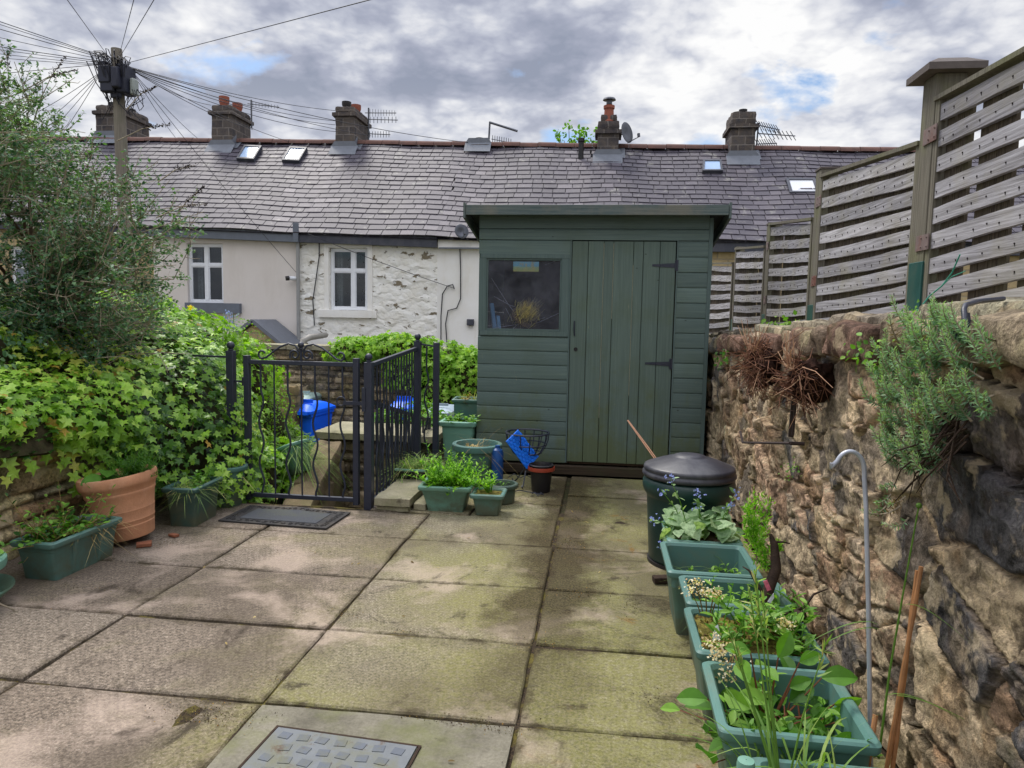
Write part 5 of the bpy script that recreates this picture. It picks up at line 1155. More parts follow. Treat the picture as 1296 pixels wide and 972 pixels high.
# ================================================================== iron gate and railing
GYP = 4.72
def gx(px): return float(GY(px, 520, GYP)[0])
def wavy(x, y, z0, z1, r, amp, axis='x', start=.17, waves=2.6):
    zs = np.linspace(z0, z1, 40); t = (zs - z0) / (z1 - z0); env = ss(0.0, .08, t) * (1 - ss(1 - start - .06, 1 - start, t))
    o_ = amp * np.sin(t * 2 * PI * waves / (1 - start)) * env
    return np.stack([x + (o_ if axis == 'x' else o_ * 0), y + (o_ if axis == 'y' else o_ * 0), zs], -1)
def ball_finial(b, x, y, z, r):
    b.lathe([(r * .5, 0), (r * .75, .004), (r * .6, .012), (r * .5, .014)], (x, y, z), 12); b.ball((x, y, z + .012 + r * .9), r, 14, 9)
t = thing('iron_gate', 'black iron garden gate with wavy bars and a scrolled top', 'gate', (-2.07, GYP, 0))
xa, xb = -2.468, -1.672
b = MB()
for x in (xa, xb): b.box(x - .02, x + .02, GYP - .02, GYP + .02, .015, 1.045); 
b.box(xa + .0205, xb - .0205, GYP - .014, GYP + .014, .985, 1.015); b.box(xa + .0205, xb - .0205, GYP - .014, GYP + .014, .035, .065); b.build('gate_frame', black, t, bevel=.003)
xs = [xa + (xb - xa) * (k + 1) / 8 for k in range(7)]
for k, x in enumerate(xs):
    q = MB()
    if k % 2 == 0: q.tube(wavy(x, GYP, .066, .984, .0075, .017), .0075, 8); nm = 'wavy_bar'
    else: q.tube([(x, GYP, .066), (x, GYP, .984)], .006, 8); nm = 'straight_bar'
    q.build(nm, black, t, smooth=True)
xm = xs[3]; b = MB()
def scroll(c, r0, r1, a0, a1, n=26): a = np.linspace(a0, a1, n); r_ = np.linspace(r0, r1, n); return [(c[0] + math.cos(q) * s_, GYP, c[1] + math.sin(q) * s_) for q, s_ in zip(a, r_)]
for s in (-1, 1):
    # inner small scroll by the finial, arch, outer scroll
    inn = scroll((xm + s * .046, 1.056), .012, .038, PI * 2.4 if s > 0 else PI * .6, (PI * 2.4 - 2.6 * PI) if s > 0 else PI * .6 + 2.6 * PI)
    b.tube(inn, .0072, 7)
    arch = [(xm + s * .012, GYP, 1.08), (xm + s * .04, GYP, 1.122), (xm + s * .09, GYP, 1.134), (xm + s * .15, GYP, 1.112), (xm + s * .21, GYP, 1.07), (xm + s * .255, GYP, 1.034), (xm + s * .285, GYP, 1.026)]
    cx = xm + s * .283; out = [(cx + s * math.sin(q) * r_, GYP, 1.058 - math.cos(q) * r_) for q, r_ in zip(np.linspace(.1, 4.6, 18), np.linspace(.034, .016, 18))]
    b.tube(arch + out, .0072, 7)
b.tube([(xm, GYP, 1.016), (xm, GYP, 1.10)], .009, 8); b.build('top_scroll', black, t, smooth=True)
b = MB(); ball_finial(b, xm, GYP, 1.095, .022); b.build('finial', black, t, smooth=True)
b = MB(); zl = .735; b.beam((xb - .085, GYP - .026, zl), (xb + .085, GYP - .026, zl), .012, .024); b.tube([(xb - .1 + .03 * math.cos(q), GYP - .026, zl + .012 + .03 * math.sin(q)) for q in np.linspace(0, 2 * PI, 20)], .005, 7); b.box(xb + .05, xb + .075, GYP - .035, GYP + .01, zl - .055, zl + .11); b.build('latch', black, t)
b = MB()
for z in (.22, .86): b.beam((xa - .11, GYP, z), (xa - .021, GYP, z), .014, .014); b.tube([(xa - .03, GYP, z - .03), (xa - .03, GYP, z + .03)], .011, 8)
b.build('hinge', black, t)
def gpost(name, label, x, y, z1, w, r, grp=None):
    t = thing(name, label, 'gate post', (x, y, 0)); b = MB(); b.box(x - w / 2, x + w / 2, y - w / 2, y + w / 2, -.04, z1); b.build('shaft', black, t, bevel=.003)
    b = MB(); ball_finial(b, x, y, z1, r); b.build('ball_finial', black, t, smooth=True); return t
gpost('gate_post', 'black iron gate post with a ball top standing in the ivy', -2.588, GYP, 1.075, .052, .028)
b = MB(); b.beam((-2.615, GYP, 1.03), (-3.05, GYP, 1.035), .014, .014); b.beam((-3.0, GYP, .3), (-3.0, GYP, 1.03), .02, .02); tag(b.build('ivy_rail', black), 'short black iron rail running from the left gate post into the ivy', 'rail')
gpost('gate_post', 'black iron gate post with a ball top at the latch side of the gate', -1.583, GYP, 1.02, .055, .026)
t = thing('iron_railing', 'black iron railing with straight and wavy bars between the gate and the green shed', 'railing', (-1.54, 5.3, 0))
ra, rb = np.array((-1.578, 4.752, 0)), np.array((-1.535, 5.80, 0)); up_ = lambda p_, z: (p_[0], p_[1], z)
z0a, z0b, z1a, z1b = .035, .045, 1.0, 1.07
b = MB(); b.beam(up_(ra, z1a), up_(rb, z1b), .03, .028); b.build('rail', black, t, bevel=.003); b = MB(); b.beam(up_(ra, z0a), up_(rb, z0b), .03, .028); b.build('rail', black, t, bevel=.003)
n = 15
for k in range(n):
    f_ = (k + .7) / (n + .4); p_ = ra + (rb - ra) * f_; za, zb = z0a + (z0b - z0a) * f_ + .014, z1a + (z1b - z1a) * f_ - .014; q = MB()
    if k % 2: q.tube(wavy(p_[0], p_[1], za, zb, .0075, .017, 'y'), .0075, 6); nm = 'wavy_bar'
    else: q.tube([(p_[0], p_[1], za), (p_[0], p_[1], zb)], .0065, 6); nm = 'straight_bar'
    q.build(nm, black, t, smooth=True)
px_, py_ = -1.533, 5.84; b = MB(); b.box(px_ - .027, px_ + .027, py_ - .027, py_ + .027, -.03, 1.13); ball_finial(b, px_, py_, 1.13, .028); b.build('ball_top_post', black, t)
b = MB(); b.box(-1.405, -1.357, 5.86, 5.905, -.03, 1.12); b.build('end_post', black, t, bevel=.003)
b = MB(); b.beam((px_ + .028, 5.86, 1.105), (-1.406, 5.88, 1.09), .022, .014); b.build('short_rail', black, t); b = MB(); b.beam((px_ + .028, 5.86, .08), (-1.406, 5.88, .08), .022, .014); b.build('short_rail', black, t)
b = MB(); b.tube(wavy(-1.462, 5.868, .087, 1.09, .0075, .017), .0075, 6); b.build('wavy_bar', black, t, smooth=True)
t = thing('stair_railing', 'dark iron handrail going down the steps behind the black railing', 'railing', (-1.75, 5.9, -.8))
b = MB(); A, B_ = np.array((-1.66, 4.95, .72)), np.array((-1.70, 6.9, .30)); b.beam(A, B_, .03, .03); b.beam(A - (0, 0, .8), B_ - (0, 0, .8), .03, .03); b.build('rails', black, t)
for k in range(14):
    p_ = A + (B_ - A) * (k + .5) / 14; q = MB(); q.beam(p_, p_ - np.array((0, 0, .8)), .014, .035); q.build('bar', black, t)
b = MB(); b.beam(A - (0, .03, -.03), (A[0], A[1] - .03, -1.3), .04, .04); b.beam(B_ - (0, -.03, -.03), (B_[0], B_[1] + .03, -1.33), .04, .04); b.build('posts', black, t)

# ================================================================== trellis fence on the neighbour's side
wood_rail = m_wood('weathered_rail', S(104, 101, 101), S(186, 184, 190), 'y', .85, S(142, 136, 106), .35, 1.4)
wood_back = m_wood('dark_slat', S(58, 50, 42), S(104, 93, 79), 'z', .9, S(96, 94, 64), .4, 1.2)  # darker brown wood of the upright slats behind the rails
wood_post = m_wood('weathered_post', S(80, 75, 66), S(126, 121, 108), 'z', .88, S(104, 108, 66), .5, 1.3)
cap_wood = m_plain('dark_cap_wood', S(92, 84, 80), .85, .15, 20, .3)
sleeve_m = m_plain('green_post_sleeve', S(28, 76, 70), .5, .15, 10, .1, dirt=S(88, 96, 80), dirtf=.3)
nail_m = m_plain('rusty_nail', S(38, 30, 28), .8, .2, 20)
bracket_m = m_plain('fence_bracket', S(120, 104, 100), .6, .15, 14, .2, dirt=S(112, 66, 52), dirtf=.9)
FX = 1.5
t = thing('trellis_fence', 'weathered grey timber fence of slatted trellis panels on top of the stone wall', 'fence', (FX, 5, .98))
def onx(px, py, x=FX): return GX(px, py, x)
posts = [(3.52, 2.50, 1.42, .115), (5.22, 2.43, 1.28, .10), (6.68, 2.25, 1.21, .095), (8.3, 2.21, 1.19, .09), (10.3, 2.05, 1.1, .09)]
posts[0] = (float(onx(1186, 240)[1]), float(onx(1205, 92)[2]), float(onx(1165, 385)[2]), .13)
posts[1] = (float(onx(1041, 320)[1]), float(onx(1050, 214)[2]), float(onx(1033, 415)[2]), .115)
posts[2] = (float(onx(977, 350)[1]), float(onx(985, 282)[2]), float(onx(971, 420)[2]), .11)
posts[3] = (float(onx(934, 365)[1]), float(onx(938, 312)[2]), float(onx(930, 422)[2]), .09)
for k, (y, z1, z0, w) in enumerate(posts):
    b = MB(); b.box(FX - w / 2, FX + w / 2, y - w / 2, y + w / 2, z0 - .35, z1, .5); po = b.build('fence_post', wood_post, t, bevel=.004)
    if k in (0, 1, 2): 
        b = MB(); ov = .055 if k == 0 else .006; a = w / 2 + ov
        b.add([(FX - a, y - a, z1), (FX + a, y - a, z1), (FX + a, y + a, z1), (FX - a, y + a, z1), (FX - a, y - a, z1 + .03), (FX + a, y - a, z1 + .03), (FX + a, y + a, z1 + .03), (FX - a, y + a, z1 + .03), (FX - a * .5, y - a * .5, z1 + .065), (FX + a * .5, y - a * .5, z1 + .065), (FX + a * .5, y + a * .5, z1 + .065), (FX - a * .5, y + a * .5, z1 + .065)] if k == 0 else
              [(FX - a, y - a, z1 + .001), (FX + a, y - a, z1 + .001), (FX + a, y + a, z1 + .001), (FX - a, y + a, z1 + .001), (FX - a, y - a, z1 + .014), (FX + a, y - a, z1 + .014), (FX + a, y + a, z1 + .014), (FX - a, y + a, z1 + .014)],
              [(3, 2, 1, 0), (0, 1, 5, 4), (1, 2, 6, 5), (2, 3, 7, 6), (3, 0, 4, 7)] + ([(4, 5, 9, 8), (5, 6, 10, 9), (6, 7, 11, 10), (7, 4, 8, 11), (8, 9, 10, 11)] if k == 0 else [(4, 5, 6, 7)]), .3)
        b.build('post_cap', cap_wood, po)
    b = MB(); a = w / 2 + .006; zt_ = z0 + (.19 if k == 0 else .16); b.box(FX - a, FX + a, y - a, y + a, z0 - .3, zt_); b.build('post_sleeve', sleeve_m, po, bevel=.003)
    for zz in ((.27, .74) if k == 0 else (.3, .8)):
        zc_ = z0 + (z1 - z0) * zz; q = MB(); q.box(FX - w / 2 - .006, FX - w / 2 - .001, y - w / 2 - .05, y + w * .1, zc_ - .035, zc_ + .035)
        for dy in (-w / 2 - .035, -w / 2 + .02):
            for dz in (-.02, .02): q.ball((FX - w / 2 - .007, y + dy, zc_ + dz), .005, 6, 4)
        q.build('post_bracket', bracket_m, po)
def trellis(ya, yb, zta, ztb, z0a, z0b, nr, seed):
    """one panel: frame, level rails to the front, upright slats behind"""
    rnd_ = random.Random(seed); L = yb - ya; r_ = MB(); nl = MB(); s_ = MB(); f_ = MB(); x = FX - .045
    lerp = lambda a, c, q: a + (c - a) * q
    for k in range(nr):
        q = k / (nr - 1); za = lerp(zta - .06, z0a + .05, q); zb = lerp(ztb - .06, z0b + .05, q); h = .065 + rnd_.uniform(-.005, .007); m = 8
        ys = np.linspace(ya, yb, m); zs = lerp(za, zb, (ys - ya) / L) - .010 * q * np.sin((ys - ya) / L * PI) + np.array([rnd_.uniform(-.003, .003) for _ in range(m)])
        tint = min(1, max(0, rnd_.gauss(.46, .26)))
        for i in range(m - 1):
            wob = [rnd_.uniform(-.003, .003) for _ in range(2)]
            v = [(x - .011, ys[i], zs[i] - h / 2), (x + .011, ys[i], zs[i] - h / 2), (x + .011, ys[i + 1], zs[i + 1] - h / 2), (x - .011, ys[i + 1], zs[i + 1] - h / 2), (x - .011, ys[i], zs[i] + h / 2), (x + .011, ys[i], zs[i] + h / 2), (x + .011, ys[i + 1], zs[i + 1] + h / 2), (x - .011, ys[i + 1], zs[i + 1] + h / 2)]
            fc = [(3, 2, 1, 0), (4, 5, 6, 7), (1, 2, 6, 5), (3, 0, 4, 7)] + ([(0, 1, 5, 4)] if i == 0 else []) + ([(2, 3, 7, 6)] if i == m - 2 else [])
            r_.add(v, fc, tint)
        kk = int(L / .105)
        for i in range(kk):
            yy = ya + (i + .5) * L / kk + rnd_.uniform(-.016, .016); zz = np.interp(yy, ys, zs) + rnd_.uniform(-.012, .006)
            nl.ball((x - .0115, yy, zz), .0042, 6, 4)
            nl.beam((x - .0118, yy, zz), (x - .0118, yy + rnd_.uniform(-.002, .002), zz - rnd_.uniform(.004, .013)), .002, .0008)
    yy = ya + .03; pitch = .069
    while yy < yb - .03:
        w = rnd_.uniform(.052, .066); q = (yy - ya) / L; tz, bz = lerp(zta, ztb, q) - .03, lerp(z0a, z0b, q)
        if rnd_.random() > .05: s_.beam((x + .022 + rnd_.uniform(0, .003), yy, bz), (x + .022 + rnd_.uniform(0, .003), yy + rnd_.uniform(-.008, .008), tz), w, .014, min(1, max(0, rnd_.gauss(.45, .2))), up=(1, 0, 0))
        yy += pitch
    for y in (ya - .0, yb + .0): f_.box(x - .016, x + .03, y - .02, y + .02, lerp(z0a, z0b, (y - ya) / L) - .01, lerp(zta, ztb, (y - ya) / L) - .002, .55)
    f_.beam((x + .004, ya - .02, zta + .008), (x + .004, yb + .02, ztb + .008), .062, .02, .45)
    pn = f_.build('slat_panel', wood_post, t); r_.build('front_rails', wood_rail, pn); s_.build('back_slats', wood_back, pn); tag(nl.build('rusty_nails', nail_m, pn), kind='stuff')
def zline(pxa, pya, pxb, pyb, y):       # height at y of a straight line read off the fence plane
    A, B_ = onx(pxa, pya, FX - .045), onx(pxb, pyb, FX - .045); return float(A[2] + (B_[2] - A[2]) * (y - A[1]) / (B_[1] - A[1]))
tops = [((1218, 112, 1296, 70), (1200, 395, 1296, 372)), ((1058, 219, 1170, 183), (1048, 408, 1150, 392)), ((991, 283, 1038, 278), (982, 412, 1030, 410)), ((943, 315, 974, 313), (936, 418, 968, 418)), ((900, 334, 930, 334), (900, 424, 928, 420))]
yl = [posts[0][0] - .12 - 1.72] + [q[0] for q in posts]
for k in range(5):
    ya = yl[k] + (.09 if k else 0.06); yb = yl[k + 1] - .09
    tp, bt = tops[k]; trellis(ya, yb, zline(*tp, ya), zline(*tp, yb), zline(*bt, ya) - .05, zline(*bt, yb) - .05, [9, 9, 8, 8, 8][k], k)

# ================================================================== pots and planters
def rect_ring(x0, x1, y0, y1, z, c=.02, n=4):
    pts = []
    for (cx, cy_, a0) in ((x1 - c, y1 - c, 0), (x0 + c, y1 - c, 90), (x0 + c, y0 + c, 180), (x1 - c, y0 + c, 270)):
        for k in range(n + 1): a = R(a0 + 90 * k / n); pts.append((cx + c * math.cos(a), cy_ + c * math.sin(a), z))
    return np.array(pts)
def planter(name, label, x, y, w, d, h, rz=0.0, mat=plastic, soil_h=.75, taper=.82, lip=.018, soilmat=soil, z=0.0, tilt=(0, 0), ribs=0, group=None, liph=.03, cat='planter'):
    """rectangular plastic trough: outer wall, rolled rim, inner wall and floor; w along x, d along y, measured at the rim"""
    t = thing(name, label, cat, (x, y, z), rz, group); M = t.matrix_basis @ Matrix.Rotation(tilt[0], 4, 'X') @ Matrix.Rotation(tilt[1], 4, 'Y')
    tr = lambda P: P @ np.array(M.to_3x3()).T + np.array(M.translation)
    w2, d2 = w / 2, d / 2; a, c = w2 - lip, d2 - lip
    R_ = []
    def rr(fx, fy, z_, cr=.02): R_.append(rect_ring(-fx, fx, -fy, fy, z_, min(cr, fx * .5, fy * .5)))
    rr(a * taper, c * taper, 0, .015); rr(a * (taper + (1 - taper) * .3) + 0, c * (taper + (1 - taper) * .3), h * .3); rr(a * .965, c * .965, h * .72); rr(a * .985, c * .985, h * .74); rr(a, c, h - liph)
    rr(w2 - .004, d2 - .004, h - liph); rr(w2, d2, h - liph * .7); rr(w2, d2, h - .006); rr(w2 - .007, d2 - .007, h); rr(w2 - lip - .004, d2 - lip - .004, h); rr(w2 - lip - .012, d2 - lip - .012, h - .012)
    rr((a - .01) * .97, (c - .01) * .97, h * .72); rr((a - .01) * (taper + .02), (c - .01) * (taper + .02), .02)
    P = tr(np.concatenate(R_)); k = len(R_[0]); m = len(R_); b = MB()
    i, j = np.meshgrid(np.arange(m - 1), np.arange(k), indexing='ij'); i, j = i.ravel(), j.ravel()
    b.add(P, np.stack([i * k + j, i * k + (j + 1) % k, (i + 1) * k + (j + 1) % k, (i + 1) * k + j], 1)); b.add(P[:k], [tuple(range(k))[::-1]]); b.add(P[-k:], [tuple(range(k))])
    for q in range(ribs):
        for s in (-1, 1):
            yy = -c * .75 + 1.5 * c * (q + .5) / ribs
            v = [(s * (a * taper + .0), yy - .012, .01), (s * (a * taper + .006), yy - .008, .01), (s * (a * taper + .006), yy + .008, .01), (s * (a * taper), yy + .012, .01), (s * a, yy - .012, h - liph), (s * (a + .008), yy - .008, h - liph), (s * (a + .008), yy + .008, h - liph), (s * a, yy + .012, h - liph)]
            b.add(tr(np.array(v)), [(0, 1, 5, 4), (1, 2, 6, 5), (2, 3, 7, 6)])
    b.build('container', mat, t, smooth=False)
    g = soil_h * h; fr = taper + (1 - taper) * soil_h; A, B_ = np.meshgrid(np.linspace(-1, 1, 14), np.linspace(-1, 1, 14), indexing='ij')
    Pz = np.stack([A * (a - .012) * fr, B_ * (c - .012) * fr, A * 0 + g], -1); Pz[..., 2] += vnoise(np.stack([A * 4 + x * 9, B_ * 4 + y * 7, A * 0], -1), 3) * .03
    b = MB().grid(tr(Pz.reshape(-1, 3)).reshape(Pz.shape)); b.build('soil', soilmat, t, smooth=True)
    t['z_soil'] = g + z
    return t, M, (a * fr, c * fr, g)
def inside_pts(M, ext, k, edge=.9, up=.005):
    P = np.stack([rng.uniform(-1, 1, k) * ext[0] * edge, rng.uniform(-1, 1, k) * ext[1] * edge, np.full(k, ext[2] + up)], 1)
    return P @ np.array(M.to_3x3()).T + np.array(M.translation)
def round_pot(name, label, x, y, r, h, mat, rim=.02, rimh=.03, base=.72, soil_h=.8, tilt=(0, 0), z=0, prof=None, soilmat=soil, n=36, cat='plant pot'):
    t = thing(name, label, cat, (x, y, z)); M = t.matrix_basis @ Matrix.Rotation(tilt[0], 4, 'X') @ Matrix.Rotation(tilt[1], 4, 'Y')
    pr = prof or [(.001, 0), (r * base, 0), (r * base + .004, .006), (r - rim, h - rimh), (r - .004, h - rimh), (r, h - rimh * .7), (r, h - .006), (r - .006, h), (r - rim - .004, h), (r - rim - .010, h - .02), (r * base * .95, .03), (.001, .03)]
    b = MB(); b.lathe(pr, n=n, M=M); b.build('container', mat, t, smooth=False)
    if soil_h:
        rs = (r * base + (r - rim - r * base) * soil_h) - .008; A, B_ = np.meshgrid(np.linspace(0.02, 1, 8), np.linspace(0, 2 * PI, 25), indexing='ij')
        P = np.stack([A * rs * np.cos(B_), A * rs * np.sin(B_), A * 0 + h * soil_h], -1); P[..., 2] += vnoise(np.stack([P[..., 0] * 14 + x, P[..., 1] * 14 + y, A * 0], -1), 3) * .025
        b = MB().grid((P.reshape(-1, 3) @ np.array(M.to_3x3()).T + np.array(M.translation)).reshape(P.shape)); b.build('soil', soilmat, t, smooth=True)
    return t, M, ((r * base + (r - rim - r * base) * soil_h) * .7,) * 2 + (h * soil_h,)

# plants -------------------------------------------------------------
def tuft(name, label, P, k, L, w, mat, up=1.6, droop=(.3, 1.1), tint=(0, 1), cat='plant', group=None, seg=4):
    P = np.asarray(P, float); i = rng.integers(0, len(P), k); b = MB()
    blades(b, P[i] + rng.normal(size=(k, 3)) * np.array([.012, .012, .002]), rand_dirs(k, up) * np.array([1, 1, 1.0]) + np.array([0, 0, .25]), rng.uniform(*L, k), rng.uniform(*w, k), rng.uniform(*droop, k), rng.uniform(*tint, k), seg)
    o = b.build(name, mat); tag(o, label, cat, group); return o
def leafy(name, label, P, stems, H, leaf, mat, V=OVAL_V, Fc=OVAL_F, per=9, lean=.5, wide=1.0, tint=(0, 1), stem_m=None, cat='plant', parent=None, flowers=None, spread=.05, curl=.2):
    """a bushy plant: stems with leaves along them"""
    root = parent or thing(name, label, cat, np.asarray(P, float)[0]); sb = MB(); lb = MB(); LP, LN, LD, LS = [], [], [], []; tips = []
    for s in range(stems):
        p0 = np.array(P[s % len(P)], float) + rng.normal(size=3) * np.array([.008, .008, 0]); d = rand_dirs(1, 1.2 / max(lean, .05))[0]; d[2] = abs(d[2]); h = rng.uniform(*H)
        bend = rand_dirs(1, 0)[0] * h * curl; pts = np.array([p0 + d * h * t_ + bend * t_ * t_ for t_ in np.linspace(0, 1, 5)]); sb.tube(pts, np.linspace(.0032, .0012, 5), 4, .5, False); tips.append(pts[-1])
        for q in range(per):
            t_ = (q + .6) / per; c = np.array([np.interp(t_, np.linspace(0, 1, 5), pts[:, a]) for a in range(3)]); a = q * 2.4 + s
            out = np.array([math.cos(a), math.sin(a), .45 - .3 * (1 - t_)]); LP.append(c); LD.append(out); LN.append(np.array([-out[0] * .5, -out[1] * .5, 1]) + rng.normal(size=3) * .25); LS.append(rng.uniform(*leaf) * (.75 + .5 * math.sin(t_ * PI)))
    k = len(LP); scatter(lb, V, Fc, LP, LN, LD, LS, rng.uniform(*tint, k), wide)
    sb.build('stems', stem_m or weed_m, root); lb.build('leaves', mat, root)
    if flowers:
        fb = MB(); fm, size, cnt, sp = flowers; T = np.array(tips); T = T[T[:, 2] > np.percentile(T[:, 2], 45)]; i = rng.integers(0, len(T), cnt); FP = T[i] + rng.normal(size=(cnt, 3)) * sp
        scatter(fb, SMALL_V, SMALL_F, FP, rand_dirs(cnt, 1), rand_dirs(cnt), rng.uniform(size * .6, size, cnt), rng.uniform(0, 1, cnt), 1.6); fb.build('flowers', fm, root)
    return root

# left side: long trough with straggling weeds
_, M, e = planter('trough_planter', 'long green plastic trough of straggling weeds in front of the terracotta pot', -2.735, 3.32, .25, .50, .205, R(-2), plastic, .78, .86, ribs=2)
leafy('straggling_weeds', 'straggling half-dead weeds spilling from the long green trough', inside_pts(M, e, 12), 58, (.08, .22), (.018, .045), weed_m, per=10, lean=.9, tint=(0, .8), stem_m=dry_m, curl=.8)
tuft('dried_grass', 'tangle of dry stems lying over the end of the long green trough', [q for q in inside_pts(M, e, 40, .9) if q[1] > 3.3], 230, (.06, .17), (.003, .006), dry_m, 1.2, (.6, 2.0))
# terracotta
tl = (R(2), R(-8))
_, M, e = round_pot('terracotta_pot', 'large tilted terracotta pot with ringed sides against the left wall', -2.715, 3.755, .21, .37, terra, tilt=tl, z=.035, soil_h=.86, cat='plant pot',
    prof=[(q * .84, z_) for q, z_ in ((.001, 0), (.165, 0), (.170, .008), (.18, .07), (.1825, .075), (.180, .082), (.187, .10), (.1895, .105), (.187, .112), (.198, .16), (.200, .166), (.198, .172), (.215, .25), (.2225, .262), (.2235, .27), (.222, .275), (.232, .30), (.244, .31), (.25, .325), (.25, .358), (.243, .37), (.222, .37), (.214, .352), (.175, .06), (.001, .05))])
leafy('feathery_plant', 'dense dark feathery green plant growing in the terracotta pot', [q + np.array((.1, .02, 0)) for q in inside_pts(M, (.05, .06, e[2]), 9)], 80, (.12, .22), (.018, .032), weed_m, NEEDLE_V, NEEDLE_F, 26, .7, 1.2, (0, .35))
q = inside_pts(M, (.03, .03, e[2]), 4) + np.array((-.05, -.10, 0)); b = MB(); k = 9
scatter(b, OVAL_V, OVAL_F, np.repeat(q, 3, 0)[:k] + rng.normal(size=(k, 3)) * .02 + np.array((0, 0, .05)), rand_dirs(k, 1.6) + np.array((.2, -.5, .3)), rand_dirs(k, .1) + np.array((.3, -.6, 0)), rng.uniform(.09, .14, k), rng.uniform(.1, .5, k), 1.3)
tag(b.build('broad_leaf_plant', weed_m), 'few broad grey-green leaves hanging over the rim of the terracotta pot', 'plant')
b = MB(); b.rough(-.045, .045, -.035, .035, 0, .03, .006, .02, rnd=.01, M=Matrix.Translation((-2.56, 3.67, 0)) @ Matrix.Rotation(R(35), 4, 'Z')); tag(b.build('brick_piece', brick), 'broken red brick piece under the front edge of the terracotta pot', 'brick')
b = MB(); b.rough(-.035, .035, -.022, .022, 0, .026, .006, .02, rnd=.01, M=Matrix.Translation((-2.50, 3.86, 0)) @ Matrix.Rotation(R(-20), 4, 'Z')); tag(b.build('brick_piece', brick), 'broken red brick piece to the right of the terracotta pot by the trough', 'brick')
_, M, e = planter('trough_planter', 'dark green trough of grass between the terracotta pot and the ivy', -2.575, 4.20, .23, .37, .255, R(3), plastic_dark, .8, .84)
tuft('trough_grass', 'pale thin grass growing in the dark green trough beside the terracotta pot', inside_pts(M, e, 40), 420, (.07, .2), (.003, .006), grass_m, 1.6, (.5, 1.6))
leafy('trough_weeds', 'small weeds among the grass in the dark green trough by the ivy', inside_pts(M, e, 8), 14, (.05, .13), (.018, .04), weed_m, per=7, lean=.9, tint=(.1, .8))
_, M, e = round_pot('round_pot', 'round green plastic pot behind the dark trough under the ivy', -2.56, 4.6, .135, .285, plastic, base=.62)
tuft('pot_weeds', 'yellowing weeds in the round green pot under the ivy', inside_pts(M, e, 8), 40, (.06, .14), (.006, .012), grass_m, 1.0, (.4, 1.5), (.4, 1))
_, M, e = round_pot('round_pot', 'round green plastic pot cut by the left edge of the photo', -2.80, 2.74, .175, .225, plastic_light, rim=.03, rimh=.045, base=.7)
leafy('edge_plant', 'bright green weed growing in the pot at the left edge', inside_pts(M, e, 8), 26, (.08, .2), (.02, .045), weed_m, per=9, lean=.8, tint=(.4, 1), flowers=(flower_cream, .012, 30, .02))
b = MB(); b.lathe([(.14, .045), (.185, .075), (.2, .095), (.2, .085), (.14, .03)], (-2.80, 2.74, 0), 32); tag(b.build('pot_saucer', plastic_light), 'pale green saucer ring round the pot at the left edge', 'saucer')
b = MB(); b.tube([(-2.70, 2.66, .13), (-2.62, 2.69, .10), (-2.59, 2.72, .05), (-2.555, 2.76, .006)], .004, 5); tag(b.build('dry_twig', bark_grey), 'pale dry twig hanging from the pot at the left edge', 'twig')

# group by the shed
_, M, e = planter('square_planter', 'tall pale green square planter between the railing and the shed', -1.225, 6.16, .33, .30, .43, 0, plastic_light, .9, .82, lip=.025, liph=.04)
leafy('planter_greens', 'low leafy greens in the tall square planter by the shed corner', inside_pts(M, e, 14), 30, (.05, .12), (.03, .055), weed_m, per=6, lean=1.2, tint=(.25, .9))
_, M, e = planter('square_planter', 'green planter of rusty leaved plants behind the tall square one', -1.17, 6.56, .40, .26, .58, R(3), plastic, .9, .85)
leafy('rusty_plant', 'low plant with rusty orange and green leaves behind the tall square planter', inside_pts(M, e, 12), 34, (.05, .12), (.02, .04), m_leaf('rusty_leaf', [(0, S(140, 84, 36)), (.5, S(166, 132, 52)), (1, S(122, 150, 62))], .3), per=8, lean=1.0)
tuft('pale_grass', 'pale feathery grass standing behind the tall square planter', inside_pts(M, e, 12), 60, (.12, .24), (.003, .006), grass_m, 2.0, (.2, .9), (.4, 1))
_, M, e = round_pot('round_pot', 'large round green pot with a thick pale rim and dead stalks near the shed', -.975, 5.62, .205, .325, plastic, rim=.03, rimh=.05, base=.66, soil_h=.8)
tuft('dead_stalks', 'bent dead stalks leaning out of the large round green pot', inside_pts(M, e, 8), 34, (.12, .42), (.003, .006), dry_m, 1.4, (.5, 2.2), seg=7)
tuft('dead_leaves', 'heap of pale dead leaves inside the large round green pot', inside_pts(M, e, 8), 60, (.04, .11), (.01, .02), dry_m, .7, (.2, 1.0), (.4, 1))
_t, M, e = planter('trough_planter', 'black trough with a pale rim filled with long grass beside the railing', -1.41, 5.42, .25, .46, .175, R(-3), black_plastic, .8, .8)
tuft('long_grass', 'long arching grass in the black trough beside the railing', inside_pts(M, e, 30), 430, (.12, .30), (.004, .008), grass_m, 1.2, (.5, 1.7), (.1, .95))
b = MB(); 
for y in (5.19,): b.box(-1.535, -1.29, y - .008, y + .004, .163, .181)
b.build('rim', plastic_light, _t, bevel=.003)
_, M, e = planter('square_planter', 'green planter overflowing with feathery bright green plants at the front of the group', -1.04, 4.83, .37, .34, .185, R(2), plastic_light, .85, .76, lip=.022)
leafy('feathery_plant', 'bright green feathery plants spilling over the front planter by the railing', inside_pts(M, e, 26), 190, (.09, .22), (.02, .042), fern_m, NEEDLE_V, NEEDLE_F, 18, 1.0, 2.2, (.15, 1), curl=.5)
_, M, e = planter('square_planter', 'small square green planter with moss and one little fern', -.74, 4.76, .235, .235, .15, R(1), plastic, .9, .78, soilmat=moss_m)
leafy('little_fern', 'little upright pale green fern in the small mossy planter', inside_pts(M, (.02, .02, e[2]), 4), 12, (.10, .16), (.025, .045), fern_m, NEEDLE_V, NEEDLE_F, 14, .35, 1.8, (.5, 1))
